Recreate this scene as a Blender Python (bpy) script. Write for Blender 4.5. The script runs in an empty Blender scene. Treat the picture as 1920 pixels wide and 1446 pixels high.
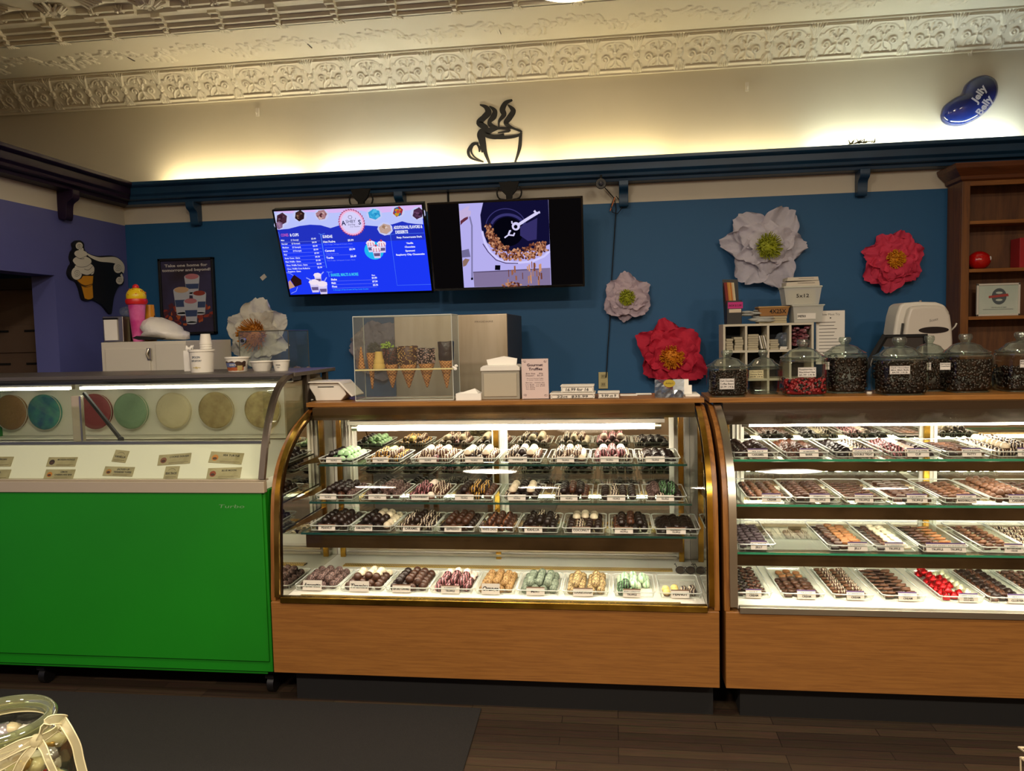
# Chocolate shop counter: curved display cases, freezer, blue feature wall. Units: metres, X right, Y into the shop, Z up.
import bpy, math, random
import numpy as np
from mathutils import Vector, Matrix
random.seed(7)
SC = bpy.context.scene
COL = SC.collection
PI = math.pi
# ---------------------------------------------------------------- camera
FPX = 1455.0; CX, CY = 960.0, 723.0; EYE = 1.6
def _axes():
    x = -np.array([-10190-CX, 884-CY, FPX]); x /= np.linalg.norm(x)
    y = np.array([1150-CX, 620-CY, FPX]); y -= x*x.dot(y); y /= np.linalg.norm(y)
    return np.array([x, y, np.cross(x, y)])
AX = _axes()                      # rows: world axes seen in camera coordinates (x right, y down, z forward)
cam_d = bpy.data.cameras.new('camera'); cam = bpy.data.objects.new('camera', cam_d); COL.objects.link(cam)
cam_d.sensor_width = 36; cam_d.lens = FPX/1920*36; cam_d.clip_start = .05
_r = Matrix(((AX[0][0], -AX[0][1], -AX[0][2]), (AX[1][0], -AX[1][1], -AX[1][2]), (AX[2][0], -AX[2][1], -AX[2][2])))
cam.matrix_world = Matrix.Translation((0, 0, EYE)) @ _r.to_4x4()
SC.camera = cam
# ---------------------------------------------------------------- world, exposure, room lights
w = bpy.data.worlds.new('world'); SC.world = w; w.use_nodes = True
w.node_tree.nodes['Background'].inputs[0].default_value = (.6, .5, .38, 1)
w.node_tree.nodes['Background'].inputs[1].default_value = .05
SC.view_settings.view_transform = 'Standard'; SC.view_settings.look = 'None'
SC.view_settings.exposure = 0.0; SC.view_settings.gamma = 1
SC.cycles.max_bounces = 10; SC.cycles.transparent_max_bounces = 24; SC.cycles.glossy_bounces = 5
SC.cycles.sample_clamp_indirect = 6; SC.cycles.caustics_reflective = False; SC.cycles.caustics_refractive = False
def area(name, loc, size, power, col, rot=(0, 0, 0), sy=None, spread=PI):
    l = bpy.data.lights.new(name, 'AREA'); l.energy = power; l.color = col; l.spread = spread
    l.shape = 'RECTANGLE' if sy else 'DISK'; l.size = size
    if sy: l.size_y = sy
    o = bpy.data.objects.new(name, l); o.location = loc; o.rotation_euler = rot; COL.objects.link(o); return o
# the shop's round ceiling lamps (their glowing discs are built with the ceiling); warm white
LAMPS = [(-1.0, 1.5), (1.35, 1.5), (-2.6, -1.2), (-.8, -1.2), (1.0, -1.2), (2.7, -1.2)]
WARM = (1.0, .87, .70)
for i, (lx, ly) in enumerate(LAMPS):
    area('ceiling_light', (lx, ly, 3.42), .44, 52 if ly > 0 else 105, WARM)
# ---------------------------------------------------------------- helpers
def ray(px, py):
    return AX @ np.array([px-CX, py-CY, FPX])
def at(px, py, X=None, Y=None, Z=None):
    """Point of the room on the plane X=, Y= or Z= that the sight line through a photo point meets."""
    d = ray(px, py)
    t = X/d[0] if X is not None else Y/d[1] if Y is not None else (Z-EYE)/d[2]
    return Vector((d[0]*t, d[1]*t, EYE+d[2]*t))
def lin(h):
    if isinstance(h, (tuple, list)): return (*h[:3], 1)
    h = h.lstrip('#'); c = [int(h[i:i+2], 16)/255 for i in (0, 2, 4)]
    return (*[v/12.92 if v <= .04045 else ((v+.055)/1.055)**2.4 for v in c], 1)
MATS = {}
def _new(name):
    m = bpy.data.materials.new(name); m.use_nodes = True; MATS[name] = m
    nt = m.node_tree; return m, nt, nt.nodes, nt.links, nt.nodes['Principled BSDF']
def mat(name, col='#808080', rough=.5, metal=0, spec=.5, emit=None, es=1, vary=None, bump=None, coat=0, trans=0, alpha=1):
    """vary=(noise scale, second colour, mapping scale tuple) bump=(scale, strength)"""
    if name in MATS: return MATS[name]
    m, nt, N, L, b = _new(name)
    b.inputs['Base Color'].default_value = lin(col); b.inputs['Roughness'].default_value = rough
    b.inputs['Metallic'].default_value = metal; b.inputs['Specular IOR Level'].default_value = spec
    b.inputs['Coat Weight'].default_value = coat; b.inputs['Alpha'].default_value = alpha
    if emit: b.inputs['Emission Color'].default_value = lin(emit); b.inputs['Emission Strength'].default_value = es
    if vary or bump: tc = N.new('ShaderNodeTexCoord')
    if vary:
        sc, c2, mp = (list(vary)+[(1, 1, 1)])[:3]
        mpn = N.new('ShaderNodeMapping'); mpn.inputs['Scale'].default_value = mp
        L.new(tc.outputs['Object'], mpn.inputs[0])
        n = N.new('ShaderNodeTexNoise'); n.inputs['Scale'].default_value = sc; n.inputs['Detail'].default_value = 5
        L.new(mpn.outputs[0], n.inputs['Vector'])
        r = N.new('ShaderNodeValToRGB'); r.color_ramp.elements[0].position = .35; r.color_ramp.elements[1].position = .68
        r.color_ramp.elements[0].color = lin(col); r.color_ramp.elements[1].color = lin(c2)
        L.new(n.outputs['Fac'], r.inputs[0]); L.new(r.outputs[0], b.inputs['Base Color'])
    if bump:
        n = N.new('ShaderNodeTexNoise'); n.inputs['Scale'].default_value = bump[0]; n.inputs['Detail'].default_value = 4
        L.new(tc.outputs['Object'], n.inputs['Vector'])
        bp = N.new('ShaderNodeBump'); bp.inputs['Strength'].default_value = bump[1]; bp.inputs['Distance'].default_value = .01
        L.new(n.outputs['Fac'], bp.inputs['Height']); L.new(bp.outputs[0], b.inputs['Normal'])
    return m
def glass(name, tint='#ffffff', base=.05, top=.55, rough=.02, milk=0, milkcol='#ffffff'):
    """thin clear sheet: see-through with a reflection that grows at grazing angles"""
    if name in MATS: return MATS[name]
    m, nt, N, L, b = _new(name); out = N['Material Output']; N.remove(b)
    lw = N.new('ShaderNodeLayerWeight'); lw.inputs['Blend'].default_value = .5
    p = N.new('ShaderNodeMath'); p.operation = 'POWER'; p.inputs[1].default_value = 4; L.new(lw.outputs['Facing'], p.inputs[0])
    ma = N.new('ShaderNodeMath'); ma.operation = 'MULTIPLY_ADD'; ma.inputs[1].default_value = top; ma.inputs[2].default_value = base
    L.new(p.outputs[0], ma.inputs[0])
    t = N.new('ShaderNodeBsdfTransparent'); t.inputs[0].default_value = lin(tint)
    g = N.new('ShaderNodeBsdfGlossy'); g.inputs['Roughness'].default_value = rough
    mx = N.new('ShaderNodeMixShader'); L.new(ma.outputs[0], mx.inputs[0]); L.new(t.outputs[0], mx.inputs[1]); L.new(g.outputs[0], mx.inputs[2])
    last = mx
    if milk:
        d = N.new('ShaderNodeBsdfDiffuse'); d.inputs[0].default_value = lin(milkcol)
        m2 = N.new('ShaderNodeMixShader'); m2.inputs[0].default_value = milk
        L.new(mx.outputs[0], m2.inputs[1]); L.new(d.outputs[0], m2.inputs[2]); last = m2
    L.new(last.outputs[0], out.inputs[0]); return m
def emis(name, col, s):
    if name in MATS: return MATS[name]
    m, nt, N, L, b = _new(name); N.remove(b)
    e = N.new('ShaderNodeEmission'); e.inputs[0].default_value = lin(col); e.inputs[1].default_value = s
    L.new(e.outputs[0], N['Material Output'].inputs[0]); return m
def wood(name, c1, c2, axis=0, scale=3.0, rough=.42, stretch=14, bump=.05):
    if name in MATS: return MATS[name]
    m, nt, N, L, b = _new(name); tc = N.new('ShaderNodeTexCoord'); mp = N.new('ShaderNodeMapping')
    s = [stretch]*3; s[axis] = 1; mp.inputs['Scale'].default_value = s; L.new(tc.outputs['Object'], mp.inputs[0])
    n = N.new('ShaderNodeTexNoise'); n.inputs['Scale'].default_value = scale; n.inputs['Detail'].default_value = 7
    n.inputs['Roughness'].default_value = .65; n.inputs['Distortion'].default_value = .6; L.new(mp.outputs[0], n.inputs['Vector'])
    r = N.new('ShaderNodeValToRGB'); e = r.color_ramp.elements; e[0].position = .36; e[1].position = .6
    e[0].color = lin(c2); e[1].color = lin(c1); L.new(n.outputs['Fac'], r.inputs[0]); L.new(r.outputs[0], b.inputs['Base Color'])
    b.inputs['Roughness'].default_value = rough
    bp = N.new('ShaderNodeBump'); bp.inputs['Strength'].default_value = bump; bp.inputs['Distance'].default_value = .004
    L.new(n.outputs['Fac'], bp.inputs['Height']); L.new(bp.outputs[0], b.inputs['Normal']); return m
def sweet(name, c, c2=None, kind='plain', rough=.38, k=520.0):
    """chocolate with a coat pattern; coordinates come from the piece's own 'loc' attribute"""
    if name in MATS: return MATS[name]
    m, nt, N, L, b = _new(name); b.inputs['Roughness'].default_value = rough; b.inputs['Base Color'].default_value = lin(c)
    if kind != 'plain':
        at_ = N.new('ShaderNodeAttribute'); at_.attribute_name = 'loc'
        nz = N.new('ShaderNodeTexNoise'); nz.inputs['Scale'].default_value = 90 if kind == 'stripe' else 160
        L.new(at_.outputs['Vector'], nz.inputs['Vector'])
        mxc = N.new('ShaderNodeMix'); mxc.data_type = 'RGBA'; mxc.inputs[6].default_value = lin(c); mxc.inputs[7].default_value = lin(c2)
        sx = N.new('ShaderNodeSeparateXYZ'); L.new(at_.outputs['Vector'], sx.inputs[0])
        if kind == 'stripe':
            a = N.new('ShaderNodeMath'); a.operation = 'MULTIPLY_ADD'; a.inputs[1].default_value = .012; L.new(nz.outputs['Fac'], a.inputs[0]); L.new(sx.outputs['X'], a.inputs[2])
            s = N.new('ShaderNodeMath'); s.operation = 'MULTIPLY'; s.inputs[1].default_value = k; L.new(a.outputs[0], s.inputs[0])
            s2 = N.new('ShaderNodeMath'); s2.operation = 'SINE'; L.new(s.outputs[0], s2.inputs[0])
            g = N.new('ShaderNodeMath'); g.operation = 'GREATER_THAN'; g.inputs[1].default_value = .45; L.new(s2.outputs[0], g.inputs[0])
            L.new(g.outputs[0], mxc.inputs[0])
        elif kind == 'speck':
            v = N.new('ShaderNodeTexVoronoi'); v.inputs['Scale'].default_value = 230; L.new(at_.outputs['Vector'], v.inputs['Vector'])
            g = N.new('ShaderNodeMath'); g.operation = 'LESS_THAN'; g.inputs[1].default_value = .42; L.new(v.outputs['Distance'], g.inputs[0]); L.new(g.outputs[0], mxc.inputs[0])
            bp = N.new('ShaderNodeBump'); bp.inputs['Strength'].default_value = .7; bp.inputs['Distance'].default_value = .003; L.new(g.outputs[0], bp.inputs['Height']); L.new(bp.outputs[0], b.inputs['Normal'])
        else:   # top: coated cap over a darker cup
            a = N.new('ShaderNodeMath'); a.operation = 'GREATER_THAN'; a.inputs[1].default_value = .011; L.new(sx.outputs['Z'], a.inputs[0]); L.new(a.outputs[0], mxc.inputs[0])
        L.new(mxc.outputs[2], b.inputs['Base Color'])
    return m
_TC = {}
def text_geo(s, bold=0):
    if (s, bold) not in _TC:
        c = bpy.data.curves.new('t', 'FONT'); c.body = s; c.size = 1; c.resolution_u = 2; c.align_x = 'CENTER'; c.align_y = 'CENTER'; c.offset = bold
        o = bpy.data.objects.new('t', c); me = bpy.data.meshes.new_from_object(o)
        V = [tuple(v.co) for v in me.vertices]; F = [tuple(p.vertices) for p in me.polygons]
        bpy.data.objects.remove(o); bpy.data.curves.remove(c); bpy.data.meshes.remove(me)
        _TC[(s, bold)] = (V, F)
    return _TC[(s, bold)]
class MB:
    def __init__(s, m=None): s.v = []; s.f = []; s.fm = []; s.mats = []; s.ci = 0; (s.use(m) if m else None)
    def use(s, m):
        if m not in s.mats: s.mats.append(m)
        s.ci = s.mats.index(m); return s
    def add(s, V, F):
        o = len(s.v); s.v += [tuple(p) for p in V]; s.f += [tuple(i+o for i in f) for f in F]; s.fm += [s.ci]*len(F); return s
    def box(s, x0, x1, y0, y1, z0, z1):
        V = [(x, y, z) for z in (z0, z1) for y in (y0, y1) for x in (x0, x1)]
        return s.add(V, [(0, 2, 3, 1), (4, 5, 7, 6), (0, 1, 5, 4), (2, 6, 7, 3), (0, 4, 6, 2), (1, 3, 7, 5)])
    def obox(s, c, u, v, w_, a, b, d):
        """oriented box: centre c, unit axes u v w_, half sizes"""
        c = Vector(c); u, v, w_ = Vector(u)*a, Vector(v)*b, Vector(w_)*d
        V = [c+i*u+j*v+k*w_ for k in (-1, 1) for j in (-1, 1) for i in (-1, 1)]
        return s.add(V, [(0, 2, 3, 1), (4, 5, 7, 6), (0, 1, 5, 4), (2, 6, 7, 3), (0, 4, 6, 2), (1, 3, 7, 5)])
    def prism(s, P, ax, a, b):
        f = {'x': lambda p, t: (t, p[0], p[1]), 'y': lambda p, t: (p[0], t, p[1]), 'z': lambda p, t: (p[0], p[1], t)}[ax]
        n = len(P); V = [f(p, a) for p in P]+[f(p, b) for p in P]
        return s.add(V, [tuple(range(n)), tuple(range(2*n-1, n-1, -1))]+[(i, i+n, (i+1) % n+n, (i+1) % n) for i in range(n)])
    def ribbon(s, P, x0, x1, th=.006):
        """strip along X following the (y,z) polyline P, with thickness"""
        Q = []
        for i, p in enumerate(P):
            a = P[max(i-1, 0)]; b = P[min(i+1, len(P)-1)]; dy, dz = b[0]-a[0], b[1]-a[1]; l = math.hypot(dy, dz) or 1
            Q.append((p[0]+dz/l*th, p[1]-dy/l*th))
        n = len(P); V = [(x, *p) for x in (x0, x1) for p in P]+[(x, *p) for x in (x0, x1) for p in Q]
        F = []
        for i in range(n-1):
            F += [(i, i+1, n+i+1, n+i), (2*n+i, 3*n+i, 3*n+i+1, 2*n+i+1), (i, 2*n+i, 2*n+i+1, i+1), (n+i, n+i+1, 3*n+i+1, 3*n+i)]
        F += [(0, n, 3*n, 2*n), (n-1, 3*n-1, 4*n-1, 2*n-1)]
        return s.add(V, F)
    def tube(s, P, r, n=8, closed=False, flat=None):
        P = [Vector(p) for p in P]; m = len(P); V = []; F = []
        up = None
        for i, p in enumerate(P):
            a = P[i-1] if (i or closed) else P[0]; b = P[(i+1) % m] if (i < m-1 or closed) else P[-1]
            t = (b-a).normalized() if (b-a).length > 1e-9 else Vector((0, 0, 1))
            if up is None: up = Vector((0, 0, 1)) if abs(t.z) < .9 else Vector((0, 1, 0))
            s1 = t.cross(up).normalized(); up = s1.cross(t).normalized()
            rr = r[i] if isinstance(r, (list, tuple)) else r
            for k in range(n):
                an = 2*PI*k/n; V.append(p+s1*math.cos(an)*rr+up*math.sin(an)*rr*(flat or 1))
        for i in range(m if closed else m-1):
            j = (i+1) % m
            for k in range(n): F.append((i*n+k, i*n+(k+1) % n, j*n+(k+1) % n, j*n+k))
        if not closed: F += [tuple(range(n-1, -1, -1)), tuple(range((m-1)*n, m*n))]
        return s.add(V, F)
    def lathe(s, prof, c=(0, 0, 0), n=24, sq=None, ax=None, cap=True):
        """prof [(r,z)]; sq: superellipse power for a squared-off jar"""
        V = []; F = []
        for r, z in prof:
            for k in range(n):
                a = 2*PI*k/n; cc, ss = math.cos(a), math.sin(a); q = 1
                if sq: q = (abs(cc)**sq+abs(ss)**sq)**(-1/sq)
                p = Vector((r*cc*q, r*ss*q, z))
                if ax is not None: p = ax @ p
                V.append((p[0]+c[0], p[1]+c[1], p[2]+c[2]))
        for i in range(len(prof)-1):
            for k in range(n): F.append((i*n+k, i*n+(k+1) % n, (i+1)*n+(k+1) % n, (i+1)*n+k))
        if cap and prof[0][0] > 1e-5: F.append(tuple(range(n-1, -1, -1)))
        if cap and prof[-1][0] > 1e-5: F.append(tuple(range((len(prof)-1)*n, len(prof)*n)))
        return s.add(V, F)
    def grid(s, fn, nu, nv):
        V = [fn(i/nu, j/nv) for j in range(nv+1) for i in range(nu+1)]
        F = [(j*(nu+1)+i, j*(nu+1)+i+1, (j+1)*(nu+1)+i+1, (j+1)*(nu+1)+i) for j in range(nv) for i in range(nu)]
        return s.add(V, F)
    def blob(s, c, r, sub=1, sc=(1, 1, 1), jit=0):
        n = 6+4*sub; m = 3+2*sub; V = [(c[0], c[1], c[2]-r*sc[2])]
        for j in range(1, m):
            t = PI*j/m-PI/2
            for k in range(n):
                a = 2*PI*k/n; q = 1+random.uniform(-jit, jit)
                V.append((c[0]+r*sc[0]*math.cos(t)*math.cos(a)*q, c[1]+r*sc[1]*math.cos(t)*math.sin(a)*q, c[2]+r*sc[2]*math.sin(t)*q))
        V.append((c[0], c[1], c[2]+r*sc[2])); e = len(V)-1; F = [(0, 1+(k+1) % n, 1+k) for k in range(n)]
        for j in range(m-2):
            for k in range(n): F.append((1+j*n+k, 1+j*n+(k+1) % n, 1+(j+1)*n+(k+1) % n, 1+(j+1)*n+k))
        F += [(e, 1+(m-2)*n+k, 1+(m-2)*n+(k+1) % n) for k in range(n)]
        return s.add(V, F)
    # ---- flat marks on a plane: origin O, axes U,V (unit), N outward
    def plane(s, O, U, Vv):
        s.O = Vector(O); s.U = Vector(U).normalized(); s.V = Vector(Vv).normalized(); s.N = s.U.cross(s.V); return s
    def P(s, u, v, l=0): return s.O+s.U*u+s.V*v+s.N*l
    def poly(s, pts, l=.001):
        return s.add([s.P(u, v, l) for u, v in pts], [tuple(range(len(pts)))])
    def rect(s, u0, v0, u1, v1, l=.001): return s.poly([(u0, v0), (u1, v0), (u1, v1), (u0, v1)], l)
    def ell(s, u, v, a, b, l=.001, n=20, rot=0, jag=0, a0=0, a1=2*PI):
        pts = []
        for k in range(n):
            t = a0+(a1-a0)*k/(n if a1-a0 > 6.2 else n-1); q = 1+(jag if k % 2 else -jag); x, y = a*math.cos(t)*q, b*math.sin(t)*q
            pts.append((u+x*math.cos(rot)-y*math.sin(rot), v+x*math.sin(rot)+y*math.cos(rot)))
        return s.poly(pts, l)
    def stroke(s, pts, w0, l=.001, closed=False):
        """brush line in the plane; w0 half width or list"""
        m = len(pts); A = []; B = []
        for i, (u, v) in enumerate(pts):
            a = pts[i-1] if (i or closed) else pts[0]; b = pts[(i+1) % m] if (i < m-1 or closed) else pts[-1]
            dx, dy = b[0]-a[0], b[1]-a[1]; q = math.hypot(dx, dy) or 1; h = w0[i] if isinstance(w0, (list, tuple)) else w0
            A.append(s.P(u-dy/q*h, v+dx/q*h, l)); B.append(s.P(u+dy/q*h, v-dx/q*h, l))
        r = range(m) if closed else range(m-1)
        return s.add(A+B, [(i, m+i, m+(i+1) % m, (i+1) % m) for i in r])
    def text(s, st, u, v, h, l=.0015, w=None, align='c', bold=0, rot=0, shear=0):
        V, F = text_geo(st, bold)
        if not V: return s
        x0 = min(p[0] for p in V); x1 = max(p[0] for p in V); k = h/.72; kx = k
        if w: kx = w/(x1-x0)
        sh = {'c': -(x0+x1)/2, 'l': -x0, 'r': -x1}[align]; cr, sr = math.cos(rot), math.sin(rot)
        return s.add([s.P(u+((p[0]+sh)*kx+p[1]*shear*k)*cr-p[1]*k*sr, v+((p[0]+sh)*kx)*sr+p[1]*k*cr, l) for p in V], F)
    def build(s, name, parent=None, smooth=False, bevel=0, fix=True, loc=None, seg=2):
        me = bpy.data.meshes.new(name); V = s.v
        o = bpy.data.objects.new(name, me); COL.objects.link(o)
        off = Vector((0, 0, 0))
        if parent is not None: o.parent = parent; off = Vector(parent.get('_o', (0, 0, 0)))
        elif loc is not None: off = Vector(loc); o.location = loc
        if off.length: V = [(p[0]-off[0], p[1]-off[1], p[2]-off[2]) for p in V]
        if parent is not None: o['_o'] = tuple(off)
        elif loc is not None: o['_o'] = tuple(off)
        me.from_pydata(V, [], s.f)
        for m in s.mats: me.materials.append(m)
        if len(s.mats) > 1: me.polygons.foreach_set('material_index', s.fm)
        if fix and len(s.f) < 60000:
            import bmesh
            bm = bmesh.new(); bm.from_mesh(me); bmesh.ops.recalc_face_normals(bm, faces=bm.faces); bm.to_mesh(me); bm.free()
        if smooth: me.polygons.foreach_set('use_smooth', [True]*len(me.polygons)); 
        if smooth == 'auto': me.set_sharp_from_angle(angle=math.radians(35))
        if bevel:
            b = o.modifiers.new('bevel', 'BEVEL'); b.width = bevel; b.segments = seg; b.limit_method = 'ANGLE'; b.angle_limit = .6
            me.polygons.foreach_set('use_smooth', [True]*len(me.polygons)); b.harden_normals = True
        me.update(); return o
def thing(name, label, cat, loc=(0, 0, 0), group=None):
    o = bpy.data.objects.new(name, None); o.empty_display_size = .05; COL.objects.link(o); o.location = loc; o['_o'] = tuple(loc)
    return tag(o, label, cat, group)
def tag(o, label, cat, group=None, kind=None):
    o['label'] = label; o['category'] = cat
    if group: o['group'] = group
    if kind: o['kind'] = kind
    return o
def struct(o): o['kind'] = 'structure'; return o
def spiral(cx, cy, r0, turns, a0=0, n=26, grow=1.0, dirn=1):
    return [(cx+r0*(i/n)**grow*math.cos(a0+dirn*2*PI*turns*i/n), cy+r0*(i/n)**grow*math.sin(a0+dirn*2*PI*turns*i/n)) for i in range(n+1)]
def arc(cx, cy, rx, ry, a0, a1, n=14): return [(cx+rx*math.cos(a0+(a1-a0)*i/n), cy+ry*math.sin(a0+(a1-a0)*i/n)) for i in range(n+1)]
def catmull(P, n=6):
    Q = [P[0]]+list(P)+[P[-1]]; out = []
    for i in range(1, len(Q)-2):
        for k in range(n):
            t = k/n; out.append(tuple(.5*((2*b)+(-a+c)*t+(2*a-5*b+4*c-d)*t*t+(-a+3*b-3*c+d)*t**3) for a, b, c, d in zip(Q[i-1], Q[i], Q[i+1], Q[i+2])))
    return out+[tuple(P[-1])]
# ---------------------------------------------------------------- shared materials
CREAM = mat('cream_wall_paint', '#d9cfb4', .8, vary=(1.6, '#d2c7a9'))
PLASTER = mat('white_pressed_tin_paint', '#ddd6c4', .55)
BRASS = mat('polished_brass', '#c9a040', .22, metal=1, vary=(9, '#8a6420'))
STEEL = mat('brushed_steel', '#c9bda8', .36, metal=1, vary=(5, '#9a8a6e', (1, 1, .12)))
SILVER = mat('satin_aluminium', '#bdb7a8', .28, metal=1)
GREYMET = mat('grey_painted_metal', '#6d665e', .4, metal=.6)
BLACK = mat('black_plastic', '#0c0b0b', .45)
MATTBLACK = mat('matt_black_paint', '#060505', .8)
WHITEP = mat('white_plastic', '#d8d2c6', .4)
WHITEPAPER = mat('white_paper', '#e6e1d6', .85)
INK = mat('black_ink', '#131010', .8)
BRONZE = mat('dark_bronze_metal', '#6b5636', .32, metal=.85, vary=(4, '#4a3820'))
OAK = wood('golden_oak_veneer', '#885a28', '#774c20', 0, 6.0, .42, 26)
OAKV = wood('golden_oak_edge', '#8a5a26', '#6a3f16', 2, 2.6, .38)
BROWNWOOD = wood('brown_stained_wood', '#7a4a1c', '#5b3412', 2, 2.0, .4)
BROWNWOODX = wood('brown_stained_wood_shelf', '#935c24', '#744418', 0, 2.0, .4)
MIRROR = mat('mirror_glass', '#d6d4c9', .015, metal=1)
GL = glass('clear_glass', '#ffffff', .014, .45); ACR = glass('clear_acrylic', '#fbfdfb', .035, .4, .03, .012)
EDGE = glass('acrylic_edge_highlight', '#eef5ee', .2, .5, .12, .5, '#f4f6ee')  # milky white colour stands in for bright highlights along clear rims
GREENEDGE = mat('green_glass_edge', '#2f9068', .12, spec=.8, alpha=.85); DARKEDGE = mat('dark_green_glass_edge', '#12443a', .12, spec=.8, alpha=.85)
CASEWHITE = mat('white_enamel', '#f0ebdc', .45)
BLUETRIM = mat('blue_gloss_trim_paint', '#1d4564', .35, vary=(3, '#183a56'))
PURPTRIM = mat('plum_gloss_trim_paint', '#1f0f29', .5, spec=.25)
def wallpaint(name, low, low2, zc):
    m, nt, N, L, b = _new(name); tc = N.new('ShaderNodeTexCoord'); sx = N.new('ShaderNodeSeparateXYZ'); L.new(tc.outputs['Object'], sx.inputs[0])
    n = N.new('ShaderNodeTexNoise'); n.inputs['Scale'].default_value = 1.3; L.new(tc.outputs['Object'], n.inputs['Vector'])
    r = N.new('ShaderNodeMix'); r.data_type = 'RGBA'; r.inputs[6].default_value = lin(low); r.inputs[7].default_value = lin(low2); L.new(n.outputs['Fac'], r.inputs[0])
    g = N.new('ShaderNodeMath'); g.operation = 'GREATER_THAN'; g.inputs[1].default_value = zc; L.new(sx.outputs['Z'], g.inputs[0])
    n2 = N.new('ShaderNodeTexNoise'); n2.inputs['Scale'].default_value = 2.2; n2.inputs['Detail'].default_value = 6; L.new(tc.outputs['Object'], n2.inputs['Vector'])
    r2 = N.new('ShaderNodeMix'); r2.data_type = 'RGBA'; r2.inputs[6].default_value = lin('#c9c1ad'); r2.inputs[7].default_value = lin('#d2cbb9'); L.new(n2.outputs['Fac'], r2.inputs[0])
    x = N.new('ShaderNodeMix'); x.data_type = 'RGBA'; L.new(g.outputs[0], x.inputs[0]); L.new(r.outputs[2], x.inputs[6]); L.new(r2.outputs[2], x.inputs[7])
    L.new(x.outputs[2], b.inputs['Base Color']); b.inputs['Roughness'].default_value = .6; return m
BLUEWALL = wallpaint('blue_wall_paint', '#0f5585', '#10507c', 2.497)
PURPWALL = wallpaint('purple_wall_paint', '#5b60a0', '#525692', 2.49)
PURPLE = mat('purple_paint', '#4f4c7c', .6)
# ---------------------------------------------------------------- the room
YB = 5.6; ZC = 3.57; XL = -5.9; XR = 3.4; YF = -3.2
struct(MB(BLUEWALL).box(XL, XR, YB, YB+.15, 0, 3.9).build('wall_back'))
lw = MB(PURPWALL).box(-3.87, -3.7, 4.8, YB, 0, 2.77); lw.box(-3.87, -3.7, 3.7, 4.8, 2.055, 2.77); lw.box(-3.87, -3.7, YF, 3.7, 0, 2.77)
struct(lw.build('wall_left'))
struct(MB(CREAM).box(XL-.15, XL, YF, YB, 0, 3.9).build('wall_far_left'))
BACKWALL = mat('tan_shop_wall', '#8d7355', .7, vary=(1.2, '#6b543b'))
struct(MB(BACKWALL).box(XR, XR+.15, YF, YB, 0, 3.9).build('wall_right'))
struct(MB(BACKWALL).box(XL, XR, YF-.15, YF, 0, 3.9).build('wall_front'))
def floor_mat():
    m, nt, N, L, b = _new('dark_wood_strip_floor'); tc = N.new('ShaderNodeTexCoord')
    br = N.new('ShaderNodeTexBrick'); br.inputs['Scale'].default_value = 1; br.inputs['Brick Width'].default_value = .62; br.inputs['Row Height'].default_value = .057
    br.inputs['Mortar Size'].default_value = .0014; br.inputs['Color1'].default_value = lin('#42301c'); br.inputs['Color2'].default_value = lin('#2d2015'); br.inputs['Mortar'].default_value = lin('#150d08')
    br.offset_frequency = 3; br.offset = .37; L.new(tc.outputs['Object'], br.inputs['Vector'])
    mp = N.new('ShaderNodeMapping'); mp.inputs['Scale'].default_value = (2, 26, 1); L.new(tc.outputs['Object'], mp.inputs[0])
    n = N.new('ShaderNodeTexNoise'); n.inputs['Scale'].default_value = 4; n.inputs['Detail'].default_value = 6; L.new(mp.outputs[0], n.inputs['Vector'])
    x = N.new('ShaderNodeMix'); x.data_type = 'RGBA'; x.blend_type = 'OVERLAY'; x.inputs[0].default_value = .55; L.new(br.outputs['Color'], x.inputs[6]); L.new(n.outputs['Color'], x.inputs[7])
    h = N.new('ShaderNodeHueSaturation'); h.inputs['Saturation'].default_value = .8; L.new(x.outputs[2], h.inputs['Color']); L.new(h.outputs[0], b.inputs['Base Color'])
    b.inputs['Roughness'].default_value = .42; return m
struct(MB(floor_mat()).box(XL, XR, YF, YB, -.1, 0).build('floor'))
CARPET = mat('charcoal_carpet', '#25211d', .95, vary=(240, '#171412'), bump=(420, .6))
cp = MB(CARPET).prism([(-3.6, -1), (-.5, -1), (-.565, 2.7), (-.577, 3.16), (-3.6, 3.16)], 'z', .0005, .009)
tag(cp.build('carpet_mat', bevel=.003), 'dark charcoal carpet runner on the wooden floor in front of the freezer', 'carpet')
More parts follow.
